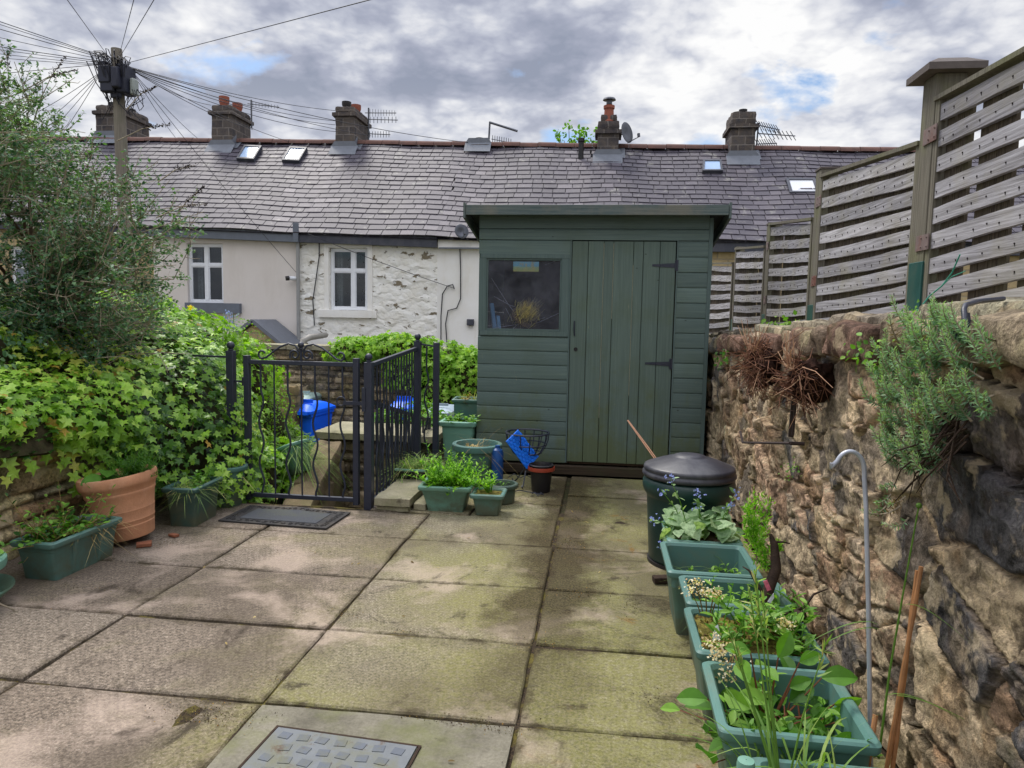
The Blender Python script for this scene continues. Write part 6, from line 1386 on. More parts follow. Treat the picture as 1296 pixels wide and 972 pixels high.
_, M, e = round_pot('round_pot', 'small dark green round pot behind the mossy square planter', -.69, 5.06, .12, .14, plastic_dark, base=.75, soil_h=.35)
leafy('pot_seedling', 'thin seedlings in the small dark green pot behind the mossy planter', inside_pts(M, e, 4), 7, (.08, .17), (.02, .035), weed_m, per=4, lean=.6)
# flagstones laid by the railing
b = MB(); b.rough(-1.525, -1.265, 4.64, 5.34, .035, .095, .006, .035, rnd=.012); b.rough(-1.515, -1.28, 4.66, 5.3, .0, .034, .008, .05, rnd=.012, seed=4); tag(b.build('flagstone', flag), 'thick pale flagstone lying beside the foot of the railing', 'flagstone')
b = MB(); b.rough(-1.26, -1.17, 4.70, 5.05, .0, .05, .008, .03, rnd=.012, seed=9); tag(b.build('flagstone', flag), 'narrow broken piece of flagstone beside the thick flagstone', 'flagstone')
# wire basket on a stand, blue mat, black pot, blue bar
c = np.array((-.565, 5.6, 0)); t = thing('wire_basket', 'black wire hanging basket on a twisted stand in front of the shed', 'wire basket', c)
b = MB(); zt = .43; r0 = .172; th = np.linspace(0, 2 * PI, 33); ring = lambda r_, z: [(c[0] + r_ * math.cos(q), c[1] + r_ * math.sin(q), z) for q in th]
b.tube(ring(r0, zt), .0075, 6); b.tube(ring(r0 * .9, zt - .09), .005, 5); b.tube(ring(r0 * .66, zt - .16), .005, 5); b.tube(ring(r0 * .3, zt - .2), .0035, 5)
for k in range(14):
    a = k * 2 * PI / 14; b.tube([(c[0] + r0 * s_ * math.cos(a), c[1] + r0 * s_ * math.sin(a), zt - dz) for s_, dz in ((1, 0), (.97, .05), (.9, .09), (.66, .16), (.3, .2))], .0048, 5)
b.build('basket_wires', black, t)
b = MB()
for k in range(3):
    a = k * 2 * PI / 3 + .4; b.tube([(c[0] + .05 * math.cos(a), c[1] + .05 * math.sin(a), .23), (c[0] + .03 * math.cos(a), c[1] + .03 * math.sin(a), .13), (c[0] + .11 * math.cos(a), c[1] + .11 * math.sin(a), .03), (c[0] + .14 * math.cos(a), c[1] + .14 * math.sin(a), .007), (c[0] + .16 * math.cos(a), c[1] + .16 * math.sin(a), .03)], .006, 6)
b.tube([(c[0] - .15, c[1], .06), (c[0] - .1, c[1], .09), (c[0] - .05, c[1], .06), (c[0], c[1] - .03, .09), (c[0] + .05, c[1], .06)], .004, 5); b.build('stand', metal, t)
b = MB(); A, B_ = GY(648, 551, 5.45), GY(674, 586, 5.5); ax = unit(np.array([B_ - A]))[0]; nrm = np.array((.35, -.75, .55)); nrm = unit(np.array([nrm - ax * (nrm @ ax)]))[0]; sx = np.cross(nrm, ax)
Ln = np.linalg.norm(B_ - A); Mx = Matrix(((sx[0], ax[0], nrm[0], A[0]), (sx[1], ax[1], nrm[1], A[1]), (sx[2], ax[2], nrm[2], A[2]), (0, 0, 0, 1)))
b.box(-.075, .075, 0, Ln, -.006, .004, M=Mx)
for i in range(10):
    for j in range(5):
        q0 = Ln * (i + .08) / 10; x0 = -.073 + j * .0295 + (.012 if i % 2 else 0); b.box(x0, min(x0 + .025, .075), q0, q0 + Ln * .082, .004, .009 + .002 * ((i + j) % 2), M=Mx)
tag(b.build('woven_mat', blue_plastic, bevel=.0015), 'bright blue woven plastic panel lying in the wire basket', 'panel')
b = MB(); p_ = GZ(634, 606, 0); b.lathe([(.001, 0), (.045, 0), (.048, .01), (.048, .27), (.04, .30), (.02, .315), (.02, .335), (.001, .335)], (-.79, 5.50, 0), 16)
tag(b.build('blue_canister', m_plain('dark_blue_plastic', S(28, 72, 132), .4, .2, 12), smooth=False), 'tall narrow blue canister between the round pot and the wire basket', 'canister')
_pot, M, e = round_pot('round_pot', 'black plastic pot with a red rim in front of the shed step', -.435, 5.44, .098, .215, black_plastic, rim=.010, rimh=.012, base=.7, soil_h=.0)
b = MB(); b.lathe([(.099, .165), (.1045, .168), (.106, .185), (.1045, .197), (.0985, .196)], (-.435, 5.44, 0), 30); b.build('red_band', red_plastic, _pot)
b = MB(); b.lathe([(.084, .208), (.079, .17), (.062, .06), (.001, .055)], (-.435, 5.44, 0), 28); tag(b.build('inner_pot', plastic_dark), 'green inner pot nested inside the black pot with the red rim', 'plant pot')
b = MB(); b.tube([(-.49, 5.3, .008), (-.47, 5.27, .03), (-.44, 5.26, .006), (-.42, 5.27, .03), (-.40, 5.30, .008), (-.60, 5.38, .012), (-.66, 5.3, .01)], .004, 5); tag(b.build('bent_wire', black), 'bent black wire lying on the slabs beside the black pot', 'wire')

# compost bin
bx_, by_ = .505, 3.985
t = thing('compost_bin', 'dark green compost bin with a domed grey lid beside the stone wall', 'compost bin', (bx_, by_, 0))
b = MB(); b.lathe([(.001, .02), (.20, .02), (.205, .03), (.222, .30), (.226, .375), (.232, .385), (.245, .405), (.252, .43), (.252, .455), (.244, .475), (.230, .485), (.22, .485), (.21, .38), (.001, .36)], (bx_, by_, 0), 48)
for k in range(24): pass
b.build('bin_body', bin_green, t, smooth=True)
b = MB(); b.lathe([(.236, .487), (.250, .489), (.256, .50), (.254, .512), (.246, .518), (.245, .524), (.250, .53), (.246, .545), (.236, .55), (.17, .575), (.10, .597), (.085, .600), (.08, .606), (.04, .610), (.001, .611)], (bx_, by_, 0), 48); b.build('bin_lid', lid_grey, t, smooth=True)
b = MB(); b.lathe([(.19, 0), (.212, 0), (.212, .018), (.19, .019)], (bx_, by_, 0), 40); b.build('bin_foot', black_plastic, t)
b = MB(); p0, p1 = GY(818, 566, 4.35), GY(794, 532, 4.62)
for d in (0, .012): b.tube([p1 + (p0 - p1) * 3.2 + (d, 0, 0), p0 + (d, 0, 0), p1 + (d * .4, 0, 0)], .0036, 6)
tag(b.build('garden_canes', m_plain('cane_pink', S(150, 110, 84), .7, .2, 20)), 'pair of thin canes sticking up behind the compost bin', 'canes')
b = MB(); b.rough(-.05, .07, -.03, .03, 0, .04, .005, .02, rnd=.01, M=Matrix.Translation((.345, 3.62, 0)) @ Matrix.Rotation(R(12), 4, 'Z')); tag(b.build('timber_block', bark_dark), 'short dark timber block on the slabs in front of the compost bin', 'block')

# row of planters along the right wall
row = 'green planters in a row along the stone wall'
_, M5, e5 = planter('square_planter', 'green planter of pale heart-shaped leaves closest to the compost bin', .525, 3.60, .36, .36, .29, 0, plastic, .88, .8, group=row)
_, M4, e4 = planter('square_planter', 'nearly bare green planter with a little soil and a few blades of grass', .50, 3.165, .39, .42, .30, 0, plastic, .55, .8, group=row)
_, M3, e3 = planter('square_planter', 'green planter with the gnarled little tree and pale dried flowers', .545, 2.78, .40, .30, .30, 0, plastic, .6, .8, group=row)
_, M2, e2 = planter('square_planter', 'green planter covered in orange moss with white dried flower heads', .535, 2.415, .41, .37, .30, 0, plastic, .9, .8, soilmat=moss_m, group=row)
_, M1, e1 = planter('square_planter', 'big green planter of broad-leaved weeds, nearest whole one in the row', .535, 1.985, .40, .39, .30, R(-1), plastic, .5, .8, group=row)
_, M0, e0 = planter('square_planter', 'green planter with long grass cut off by the bottom edge of the photo', .575, 1.60, .36, .30, .27, 0, plastic, .7, .8, group=row)
k = 900; P = inside_pts(M2, e2, k, .98, .0); P[:, 2] += vnoise(P * 14, 3) * .04 + .004; b = MB(); scatter(b, SMALL_V, SMALL_F, P, rand_dirs(k, 1.0), rand_dirs(k, .5), rng.uniform(.006, .018, k), rng.uniform(0, 1, k), 1.4)
tag(b.build('moss', m_leaf('moss_frond', [(0, S(70, 52, 32)), (.4, S(120, 92, 44)), (.75, S(138, 132, 58)), (1, S(92, 112, 46))], .1, .9)), 'orange and green moss covering the soil of the mossy planter', 'moss', None, 'stuff')
# brunnera
P = inside_pts(M5, e5, 90, 1.0, .02) + np.stack([np.zeros(90), np.zeros(90), rng.uniform(.0, .10, 90)], 1); k = 90; b = MB()
scatter(b, HEART_V, HEART_F, P, rand_dirs(k, 2.0) + np.array((-.25, -.35, .2)), rand_dirs(k, -.1) + np.array((-.2, -.3, 0)), rng.uniform(.05, .088, k), rng.uniform(0, 1, k)); t = thing('heart_leaf_plant', 'silvery heart-leaved plant with small blue flowers by the compost bin', 'plant', P[0]); b.build('leaves', brunnera_m, t)
sb = MB(); fb = MB(); lb = MB()
for px, py, bx0 in ((838, 622, -.06), (826, 660, -.12), (884, 625, .0), (882, 640, .02), (931, 625, .1), (925, 640, .08), (836, 690, -.12), (848, 606, -.05)):
    tip = GY(px, py, 3.55); p0 = np.array((.52 + bx0, 3.58, .27)); pts = [p0, p0 * .5 + tip * .5 + np.array((0, 0, .03)), tip]; sb.tube(pts, [.003, .0022, .0012], 4, .6, False)
    k = 9; FP = tip + rng.normal(size=(k, 3)) * .014; scatter(fb, SMALL_V, SMALL_F, np.repeat(FP, 3, 0), rand_dirs(3 * k, 1) + np.array((0, -1, .3)), rand_dirs(3 * k), rng.uniform(.006, .012, 3 * k), rng.uniform(0, 1, 3 * k), 2)
    k = 7; tt = rng.uniform(.3, .95, k)[:, None]; scatter(lb, OVAL_V, OVAL_F, p0 + (tip - p0) * tt + np.array((0, 0, .02)), rand_dirs(k, 1), rand_dirs(k, .4), rng.uniform(.02, .045, k), rng.uniform(.2, .9, k))
sb.build('stems', weed_m, t); fb.build('blossoms', flower_blue, t); lb.build('stem_leaves', brunnera_m, t)
tuft('grass_tuft', 'few thin grass blades crossing in the nearly bare planter', inside_pts(M4, e4, 7), 26, (.12, .3), (.003, .006), grass_m, 1.1, (.4, 1.6), (.1, .8))
leafy('seedlings', 'tiny seedlings in the soil of the nearly bare planter', inside_pts(M4, e4, 12), 26, (.03, .09), (.02, .035), weed_m, per=5, lean=.9)
# gnarled dwarf conifer
t = thing('dwarf_conifer', 'gnarled little tree with dark bare trunk and bright green needles', 'tree', (.62, 2.72, .2))
w3 = lambda px, py, y: GY(px, py, y)
b = MB(); tr = [np.array((.60, 2.66, .18)), w3(962, 775, 2.66), w3(972, 748, 2.70), w3(982, 720, 2.74), w3(980, 690, 2.78), w3(975, 676, 2.8)]; b.tube(tr, [.026, .023, .021, .02, .015, .006], 9)
b.tube([w3(968, 770, 2.64), w3(985, 777, 2.56), w3(1003, 776, 2.5), w3(1016, 781, 2.46)], [.02, .017, .016, .020], 8); b.tube([w3(1003, 776, 2.5), w3(1018, 768, 2.5), w3(1030, 752, 2.55), w3(1048, 745, 2.6)], [.008, .005, .004, .002], 6)
b.tube([w3(968, 755, 2.69), w3(958, 738, 2.7), w3(948, 722, 2.72), w3(940, 717, 2.74)], [.007, .006, .004, .002], 6); b.tube([w3(978, 686, 2.78), w3(992, 686, 2.78), w3(1000, 688, 2.78)], [.006, .004, .002], 6); b.build('trunk', bark_dark, t, smooth=True)
b = MB(); sp = []
for px0, py0, px1, py1, r_ in ((952, 690, 948, 632, .020), (958, 690, 957, 622, .022), (966, 690, 970, 626, .018), (955, 700, 952, 655, .02), (962, 712, 960, 668, .02), (968, 720, 966, 690, .014), (981, 700, 984, 688, .014), (947, 680, 945, 640, .012)):
    A, B_ = w3(px0, py0, 2.8), w3(px1, py1, 2.8)
    for _ in range(150):
        t_ = random.random(); sp.append((A + (B_ - A) * t_ + rng.normal(size=3) * r_ * .6, rng.normal(size=3) * .6 + (0, 0, 1.0), 1 - abs(t_ - .6)))
k = len(sp); scatter(b, NEEDLE_V, NEEDLE_F, [q[0] for q in sp], rand_dirs(k, 0), [q[1] for q in sp], rng.uniform(.012, .026, k), rng.uniform(.2, 1, k), 1.8); b.build('needles', fern_m, t)
b = MB(); c = w3(971, 741, 2.67); b.box(-.008, .008, -.001, .001, -.02, .02, M=Matrix.Translation(Vector(c)) @ Matrix.Rotation(R(-25), 4, 'Y')); tag(b.build('plant_tag', m_plain('pink_tag', S(214, 110, 130), .6, .3, 60)), 'small pink and white plant tag tied to the gnarled trunk', 'tag')
b = MB(); c = w3(977, 757, 2.66); b.box(-.006, .006, -.001, .001, -.02, .02, M=Matrix.Translation(Vector(c)) @ Matrix.Rotation(R(30), 4, 'Y')); tag(b.build('plant_tag', upvc), 'white plant tag hanging just below the pink one', 'tag')
leafy('leafy_weed', 'bright pointed weeds around the foot of the gnarled little tree', inside_pts(M3, e3, 14) + np.array((.03, -.02, 0)), 34, (.05, .16), (.03, .055), weed_m, per=8, lean=.9, tint=(.3, 1), wide=.8)
def heads(name, label, spots, Y, base, mat, r_=.028, n=70, stem=dry_m):
    t = thing(name, label, 'flowers', base); sb = MB(); fb = MB()
    for px, py in spots:
        tip = GY(px, py, Y); sb.tube([np.array(base), np.array(base) * .4 + tip * .6 + np.array((0, -.01, .01)), tip], [.003, .0025, .002], 4, .4, False)
        P = tip + rng.normal(size=(n, 3)) * np.array((r_, r_, r_ * .45)); scatter(fb, SMALL_V, SMALL_F, P, rand_dirs(n, 1), rand_dirs(n), rng.uniform(.006, .013, n), rng.uniform(0, 1, n), 1.6)
    sb.build('stems', stem, t); fb.build('blossoms', mat, t); return t
heads('dried_flowers', 'pale pinkish dried flower heads leaning over the planter with the little tree', ((880, 737), (874, 746), (893, 750), (904, 748), (908, 754)), 2.52, (.42, 2.62, .2), flower_cream, .016, 55)
heads('dried_flowers', 'brownish dried flower heads hanging over the corner of the mossy planter', ((905, 812), (912, 830), (925, 846), (918, 856), (905, 822), (932, 850)), 2.15, (.46, 2.3, .3), flower_cream, .022, 60)
heads('dried_flowers', 'small white dried flower head on the far side of the mossy planter', ((992, 786), (996, 792)), 2.35, (.66, 2.4, .27), flower_cream, .014, 50)
leafy('mossy_weed', 'pointed leaves on leggy stems in the mossy planter', inside_pts(M2, e2, 12) + np.array((.05, 0, 0)), 36, (.06, .2), (.03, .055), weed_m, per=8, lean=.6, tint=(.2, .9), wide=.8)
b = MB(); c = GY(907, 803, 2.25); b.add([c + np.array(q) for q in ((-.012, 0, -.02), (.016, .004, -.016), (.004, .006, .03), (-.006, .004, .022))], [(0, 1, 2, 3)]); b.add([c + np.array(q) for q in ((-.012, .002, -.02), (.016, .006, -.016), (.004, .008, .03), (-.006, .006, .022))], [(3, 2, 1, 0)]); tag(b.build('plant_label', upvc), 'bent white plastic plant label stuck in the mossy planter', 'label')
# broad-leaved weeds in the big planter
k = 60; t = thing('broad_leaf_weed', 'broad-leaved weeds with red stems in the big near planter', 'plant', (.5, 2.0, .16)); b = MB(); sb = MB(); P0 = inside_pts(M1, e1, k, .8); D = rand_dirs(k, .8); D[:, 2] = np.abs(D[:, 2]); H = rng.uniform(.03, .17, k)
for a, d_, h_ in zip(P0, D, H): sb.tube([a, a + d_ * h_ * .5 + (0, 0, .01), a + d_ * h_], [.003, .0025, .002], 4, .2, False)
T = P0 + D * H[:, None]; T[:, 2] = np.minimum(T[:, 2], .42); scatter(b, BROAD_V, BROAD_F, T, rand_dirs(k, 1.2) + np.array((-.2, -.6, .4)), D * np.array((1, 1, .2)) + np.array((-.1, -.2, .0)), rng.uniform(.05, .10, k), rng.uniform(.1, .8, k), rng.uniform(.8, 1.1))
for px, py, s_, ti in ((935, 836, .10, .6), (950, 826, .09, .5), (985, 832, .1, .45), (1040, 858, .12, .4), (895, 885, .11, .45), (970, 905, .08, .5), (1000, 870, .08, .4), (1030, 905, .06, .5), (965, 848, .08, .6), (1012, 838, .08, .5)):
    c = GY(px, py, 2.0); sb.tube([np.array((.5, 2.02, .16)), (c + np.array((.5, 2.02, .16))) / 2, c], [.004, .003, .002], 4, .2, False); scatter(b, BROAD_V, BROAD_F, [c], rand_dirs(1, .8) + np.array((-.2, -.9, .5)), np.array([[(px - 965) * .01, -.3, .45]]), s_ * .78, ti, 1.1)
sb.build('stems', m_leaf('red_stem', [(0, S(120, 62, 52)), (1, S(150, 120, 70))], .2), t); b.build('leaves', weed_m, t)
leafy('chickweed', 'small bright weeds low in the big near planter', inside_pts(M1, e1, 24, .95), 64, (.05, .17), (.02, .05), weed_m, per=9, lean=1.0, tint=(.05, .85))
P = np.array([(.46, 1.72, .18), (.50, 1.70, .18), (.44, 1.68, .18), (.53, 1.66, .18), (.48, 1.64, .18)])
k = 46; b = MB(); D = rand_dirs(k, 2.2) + np.array((-.05, .15, .6)); blades(b, P[rng.integers(0, 5, k)] + rng.normal(size=(k, 3)) * .025, D, rng.uniform(.2, .55, k), rng.uniform(.005, .011, k), rng.uniform(.2, 1.5, k), rng.uniform(.2, .8, k), 8)
k = 60; blades(b, P[rng.integers(0, 5, k)] + rng.normal(size=(k, 3)) * .05, rand_dirs(k, 1.0) + np.array((0, 0, .3)), rng.uniform(.12, .32, k), rng.uniform(.006, .012, k), rng.uniform(.6, 2, k), rng.uniform(.2, .8, k), 6)
tag(b.build('long_grass', grass_m), 'long arching grass blades rising in front of the big near planter', 'grass tuft')
b = MB(); sp = ((948, 745, 1.8), (966, 760, 1.85), (926, 800, 1.8), (1046, 812, 1.75), (920, 790, 1.78), (955, 720, 1.8))
for px, py, Y in sp:
    tip = GY(px, py, Y); p0 = np.array((.47, 1.69, .18)); b.tube([p0, p0 * .5 + tip * .5 + np.array((-.005, 0, .02)), tip], [.003, .0025, .0012], 5, .5, False)
    k = 16; tt = rng.uniform(.75, 1, k)[:, None]; scatter(b, NEEDLE_V, NEEDLE_F, p0 + (tip - p0) * tt, rand_dirs(k), (tip - p0) + rng.normal(size=(k, 3)) * .15, rng.uniform(.02, .04, k), rng.uniform(.5, 1, k), 1.2)
tag(b.build('grass_stalks', grass_m), 'tall pale grass stalks with seed heads in front of the planters', 'grass stalks')
b = MB(); c = GY(944, 968, 1.46); b.lathe([(.001, .012), (.017, .01), (.019, .0), (.019, -.03), (.001, -.03)], c, 18); tag(b.build('bottle_cap', plastic_light), 'small round pale green plug on the near planter at the bottom edge', 'plug')
# shepherd hook, canes, grass stem
b = MB(); pts = [GY(1103, 1010, 1.98), GY(1101, 900, 2.0), GY(1099, 760, 2.02), GY(1096, 640, 2.04), GY(1094, 605, 2.05)]
c = GY(1075, 598, 2.05); r_ = GY(1094, 598, 2.05)[0] - c[0]
pts += [c + np.array((r_ * math.cos(a), 0, r_ * 1.5 * math.sin(a))) for a in np.linspace(.15, 2.6, 14)] + [GY(1055, 588, 2.05), GY(1052, 592, 2.05), GY(1053, 586, 2.05)]
b.tube([(pts[0][0], 1.98, .0)] + pts, .0062, 10); tag(b.build('shepherd_hook', m_plain('pale_grey_steel', S(176, 180, 190), .4, .1, 20, metal=.3), smooth=True), 'tall pale grey metal plant hook standing against the stone wall', 'plant hook')
cane_m = m_plain('bamboo_cane', S(166, 116, 74), .6, .25, 16, .2)
for lab, p0, p1 in (('brown bamboo cane leaning on the wall, right of the pale hook', (1120, 985), (1166, 717)), ('second brown bamboo cane close beside the leaning one', (1128, 985), (1161, 722))):
    A, B_ = GY(*p0, 1.92), GX(*p1, .87); b = MB(); pts = [A + (B_ - A) * q for q in np.linspace(-.12, 1, 12)]; b.tube(pts, [.006 + .0015 * (i % 3 == 0) for i in range(12)], 8); tag(b.build('bamboo_cane', cane_m), lab, 'cane')
b = MB(); A, B_ = GY(1096, 985, 1.85), GY(1108, 905, 1.9); b.tube([A + (B_ - A) * q for q in (-.2, .5, 1)], .007, 8); tag(b.build('bamboo_cane', cane_m), 'short dark brown cane at the corner of the big near planter', 'cane')
b = MB(); tip = GX(1163, 640, .84); p0 = GY(1112, 960, 1.9); b.tube([p0, GY(1126, 850, 1.92), GY(1145, 740, 1.95), tip], [.0035, .003, .0025, .002], 5, .35, False); b.ball(tip, .008, 8, 6, .3)
blades(b, np.array([GY(1138, 770, 1.92), GY(1120, 880, 1.92), GY(1135, 880, 1.9), GY(1120, 800, 1.95), GY(1110, 790, 1.95)]), np.array([(.4, -.3, .9), (.7, -.2, .5), (.9, -.3, .2), (-.8, -.2, .6), (-.9, -.1, .5)]), np.array((.13, .18, .2, .16, .14)), .007, np.array((1.6, 1.4, .9, 1.3, 1.5)), np.array((.3, .3, .4, .3, .3)), 8)
tag(b.build('flower_stem', grass_m), 'tall thin green stem with a round bud in front of the stone wall', 'plant stem')
# ================================================================== things fixed to the right wall
t = thing('iron_bracket', 'thin rusty iron bracket sticking out of the stone wall below the dried clumps', 'bracket', GX(966, 560, .86))
rust = m_plain('rusty_iron', S(58, 46, 44), .8, .25, 20, .3)
b = MB(); A, B_, Cc = GX(937, 546, .80), GX(940, 560, .80), GX(1000, 561, .84); b.tube([A, B_, B_ + (Cc - B_) * .5, Cc], .007, 6); b.build('bracket_arm', rust, t)
b = MB(); b.tube([Cc, Cc + np.array((.06, 0, .0))], .009, 6); b.build('wall_plug', rust, t)
b = MB(); A = GX(1005, 505, .83); B_ = GX(1001, 552, .84); b.beam(A, B_, .022, .018); b.beam(A + (0, -.03, .02), B_ + (0, -.03, .01), .01, .012); tag(b.build('iron_bracket', rust), 'flat upright rusty iron strip on the wall under the smaller dried clump', 'bracket')
t = thing('iron_hook', 'black bent iron hook on top of the stone wall at the right edge', 'hook', GX(1225, 400, .9))
b = MB(); b.tube([GX(1270, 378, 1.05), GX(1240, 381, .95), GX(1222, 386, .87), GX(1220, 392, .85), GX(1222, 420, .85)], .0065, 8); b.tube([GX(1196, 432, .86), GX(1199, 425, .84), GX(1206, 424, .84), GX(1212, 428, .87)], .010, 8); b.build('hook_bar', black, t, smooth=True)
b = MB(); b.beam(GX(1222, 396, .865), GX(1226, 428, .87), .02, .006); b.build('hook_plate', black, t)
root_m = m_leaf('dry_root', [(0, S(58, 38, 31)), (.4, S(104, 69, 54)), (.75, S(146, 104, 80)), (1, S(206, 168, 136))], .1, .85)
core_m = m_plain('dry_core', S(48, 32, 26), .95, .6, 40, 1.0, spec=.1)
def clump(label, px, py, rx, rz_, x0, n, y=None):
    c = GX(px, py, x0); t = thing('dried_plant', label, 'dried plant', c); rx, rz_ = rx, rz_
    b = MB(); A, B_ = np.meshgrid(np.linspace(0.05, PI - .05, 20), np.linspace(0, 2 * PI, 30), indexing='ij'); U_ = np.stack([np.sin(A) * np.cos(B_), np.sin(A) * np.sin(B_), np.cos(A)], -1)
    P = U_ * np.array((.085, rx * .72, rz_ * .8)) * (1 + vnoise(U_ * 3 + px, 4) * .9)[..., None]; P[..., 1] *= (1 + .25 * U_[..., 2]); b.grid(P + c + np.array((.03, 0, 0)), flip=True); b.build('root_core', core_m, t)
    b = MB()
    for k in range(n):
        d = rand_dirs(1)[0]; d[0] = -abs(d[0]) * .8; p0 = c + d * np.array((.09, rx, rz_)) * random.uniform(.5, .95); q = p0 + rand_dirs(1, -.3)[0] * random.uniform(.03, .12); r2 = q + rand_dirs(1, -.7)[0] * random.uniform(.02, .11)
        b.tube([p0, p0 * .3 + q * .7 + rng.normal(size=3) * .008, r2], [.0025, .002, .0012], 3, min(1, max(0, random.gauss(.5, .25))), False)
    for k in range(14):
        p0 = c + np.array((-.06, random.uniform(-rx, rx) * .5, rz_ * .5)); q = p0 + np.array((random.uniform(-.06, .02), random.uniform(-.12, .12), random.uniform(.02, .16))); b.tube([p0, (p0 + q) / 2 + rng.normal(size=3) * .015, q], [.003, .0025, .0015], 3, random.uniform(.8, 1), False)
    b.build('dry_stems', root_m, t); return t
clump('large brown tangle of dried roots and stems hanging on the top of the stone wall', 964, 460, .165, .135, .85, 480)
clump('smaller brown dried clump on the wall to the right of the large one', 1018, 482, .10, .10, .84, 240)
def shoots(name, label, spots, mat, L=.12, needle=.022, per=60, cat='plant', out=.05, hang=.6, xw=.86, down=.0):
    P0 = GX(*spots[0][:2], xw); t = thing(name, label, cat, P0); sb = MB(); nb = MB(); NP, ND, NS, NT = [], [], [], []
    for (px, py, ln) in spots:
        a = GX(px, py, xw + .02); ln = L * ln * random.uniform(.8, 1.2); d0 = np.array((-.8, random.gauss(-.1, .5), random.gauss(.1 - down, .4))); d0 /= np.linalg.norm(d0); d1 = np.array((-.25, random.gauss(-.05, .35), 1.0 - down)); d1 /= np.linalg.norm(d1)
        pts = [a]; 
        for q in range(7): u_ = q / 6; d = d0 * (1 - u_) + d1 * u_; pts.append(pts[-1] + d / np.linalg.norm(d) * ln / 7)
        pts = np.array(pts); sb.tube(pts, np.linspace(.003, .0015, 8), 4, .3, False); s_ = np.linspace(.12, 1, per); dead = random.random() < .12
        for i, u_ in enumerate(s_):
            c = np.array([np.interp(u_ * 7, np.arange(8), pts[:, k]) for k in range(3)]); ax = pts[min(7, int(u_ * 7) + 1 if u_ < 1 else 7)] - pts[max(0, int(u_ * 7) - 1)]; ax = ax / (np.linalg.norm(ax) + 1e-9)
            a_ = i * 2.4; x = np.cross(ax, (0, 0, 1.0)) + 1e-4; x /= np.linalg.norm(x); y = np.cross(ax, x); rd = x * math.cos(a_) + y * math.sin(a_)
            NP.append(c); ND.append(rd + ax * (.35 + .9 * u_ ** 3)); NS.append(needle * (1.1 - .5 * u_ ** 2) * random.uniform(.8, 1.2)); NT.append(1.0 if dead and u_ < .7 else min(.9, max(0, .25 + .55 * u_ + random.gauss(0, .1))))
    NP, ND = np.array(NP), np.array(ND); scatter(nb, NEEDLE_V, NEEDLE_F, NP, np.cross(ND, rand_dirs(len(NP))), ND, NS, NT, 1.5); sb.build('stems', bark_grey, t); nb.build('needles', mat, t); return t
sp = []
for _ in range(135):
    # the plant hangs down the wall from a crevice near the top
    f_ = random.random(); py = 405 + 190 * f_ ** .9; w = np.interp(f_, [0, .25, .5, .8, 1], [28, 62, 58, 48, 22]); px = 1190 + random.uniform(-1, 1) * w - 18 * f_ ; sp.append((px, py, random.uniform(.7, 1.2)))
for px, py in ((1250, 440), (1262, 430), (1268, 470), (1245, 480), (1258, 500), (1240, 460), (1252, 455), (1236, 430), (1262, 520), (1248, 530)): sp.append((px, py, 1.1))
sh = shoots('sedum_plant', 'large bushy grey-green needle-leaved plant hanging down the stone wall', sp, sedum_m, .105, .018, 60)
b = MB()
for _ in range(26):
    p0 = GX(1215 + random.uniform(-12, 12), 540 + random.uniform(-20, 20), .88); p1 = GX(1160 + random.uniform(-50, 60), 600 + random.uniform(-50, 45), .85); b.tube([p0, (p0 + p1) / 2 + np.array((-.03, 0, -.03)) + rng.normal(size=3) * .015, p1], [.003, .0025, .001], 4, .5, False)
b.build('bare_stems', bark_dark, sh)
shoots('sedum_sprig', 'few trailing needle-leaved sprigs below the large bushy wall plant', [(1128, 625, 1), (1140, 640, 1.2), (1135, 610, .8), (1150, 655, 1), (1122, 640, .9), (1146, 628, 1)], sedum_m, .08, .018, 30, down=.9)
def wallpatch(label, spots, k, size, mat=weed_m, tint=(.2, .9), sp_=.03):
    t = thing('wall_weed', label, 'plant', GX(*spots[0])); b = MB(); S_ = np.array([GX(*q) for q in spots]); i = rng.integers(0, len(S_), k); P = S_[i] + rng.normal(size=(k, 3)) * np.array((sp_ * .5, sp_, sp_ * .7)); P[:, 0] -= .01
    scatter(b, OVAL_V, OVAL_F, P, rand_dirs(k, .6) + np.array((-.8, -.3, .2)), rand_dirs(k, -.1) + np.array((-.4, 0, 0)), rng.uniform(size * .5, size, k), rng.uniform(*tint, k), 1.4); b.build('leaves', mat, t)
wallpatch('small green weed on the wall top left of the dried clump', [(918, 447, .86), (922, 455, .86), (914, 462, .86), (908, 452, .86)], 60, .03, tint=(.0, .5))
wallpatch('small trailing weed growing in a joint right of the smaller dried clump', [(1095, 447, .86), (1105, 443, .86), (1110, 455, .85), (1085, 450, .87), (1118, 448, .86)], 60, .026)
wallpatch('little tuft of moss growing in the middle of the stone wall', [(1005, 592, .86), (1010, 596, .86), (1000, 598, .87)], 40, .014)
wallpatch('bright green weed at the foot of the third fence post', [(985, 415, 1.34), (995, 412, 1.34), (1005, 416, 1.34), (975, 418, 1.34)], 120, .05, tint=(.4, 1), sp_=.05)
wallpatch('small rosette of leaves growing at the foot of the tallest fence post', [(1150, 402, 1.1), (1160, 405, 1.08), (1168, 402, 1.1), (1172, 392, 1.1)], 80, .022, tint=(.2, .8), sp_=.022)
b = MB(); b.tube([GX(1158, 398, 1.30), GX(1176, 375, 1.36), GX(1192, 362, 1.38), GX(1205, 345, 1.40), GX(1215, 322, 1.40)], .003, 5); b.tube([GX(1192, 362, 1.38), GX(1205, 350, 1.39), GX(1222, 343, 1.40)], .002, 5); tag(b.build('garden_twine', m_plain('green_twine', S(52, 140, 116), .8, .1, 20)), 'thin green garden twine tied near the foot of the tallest fence post', 'twine')

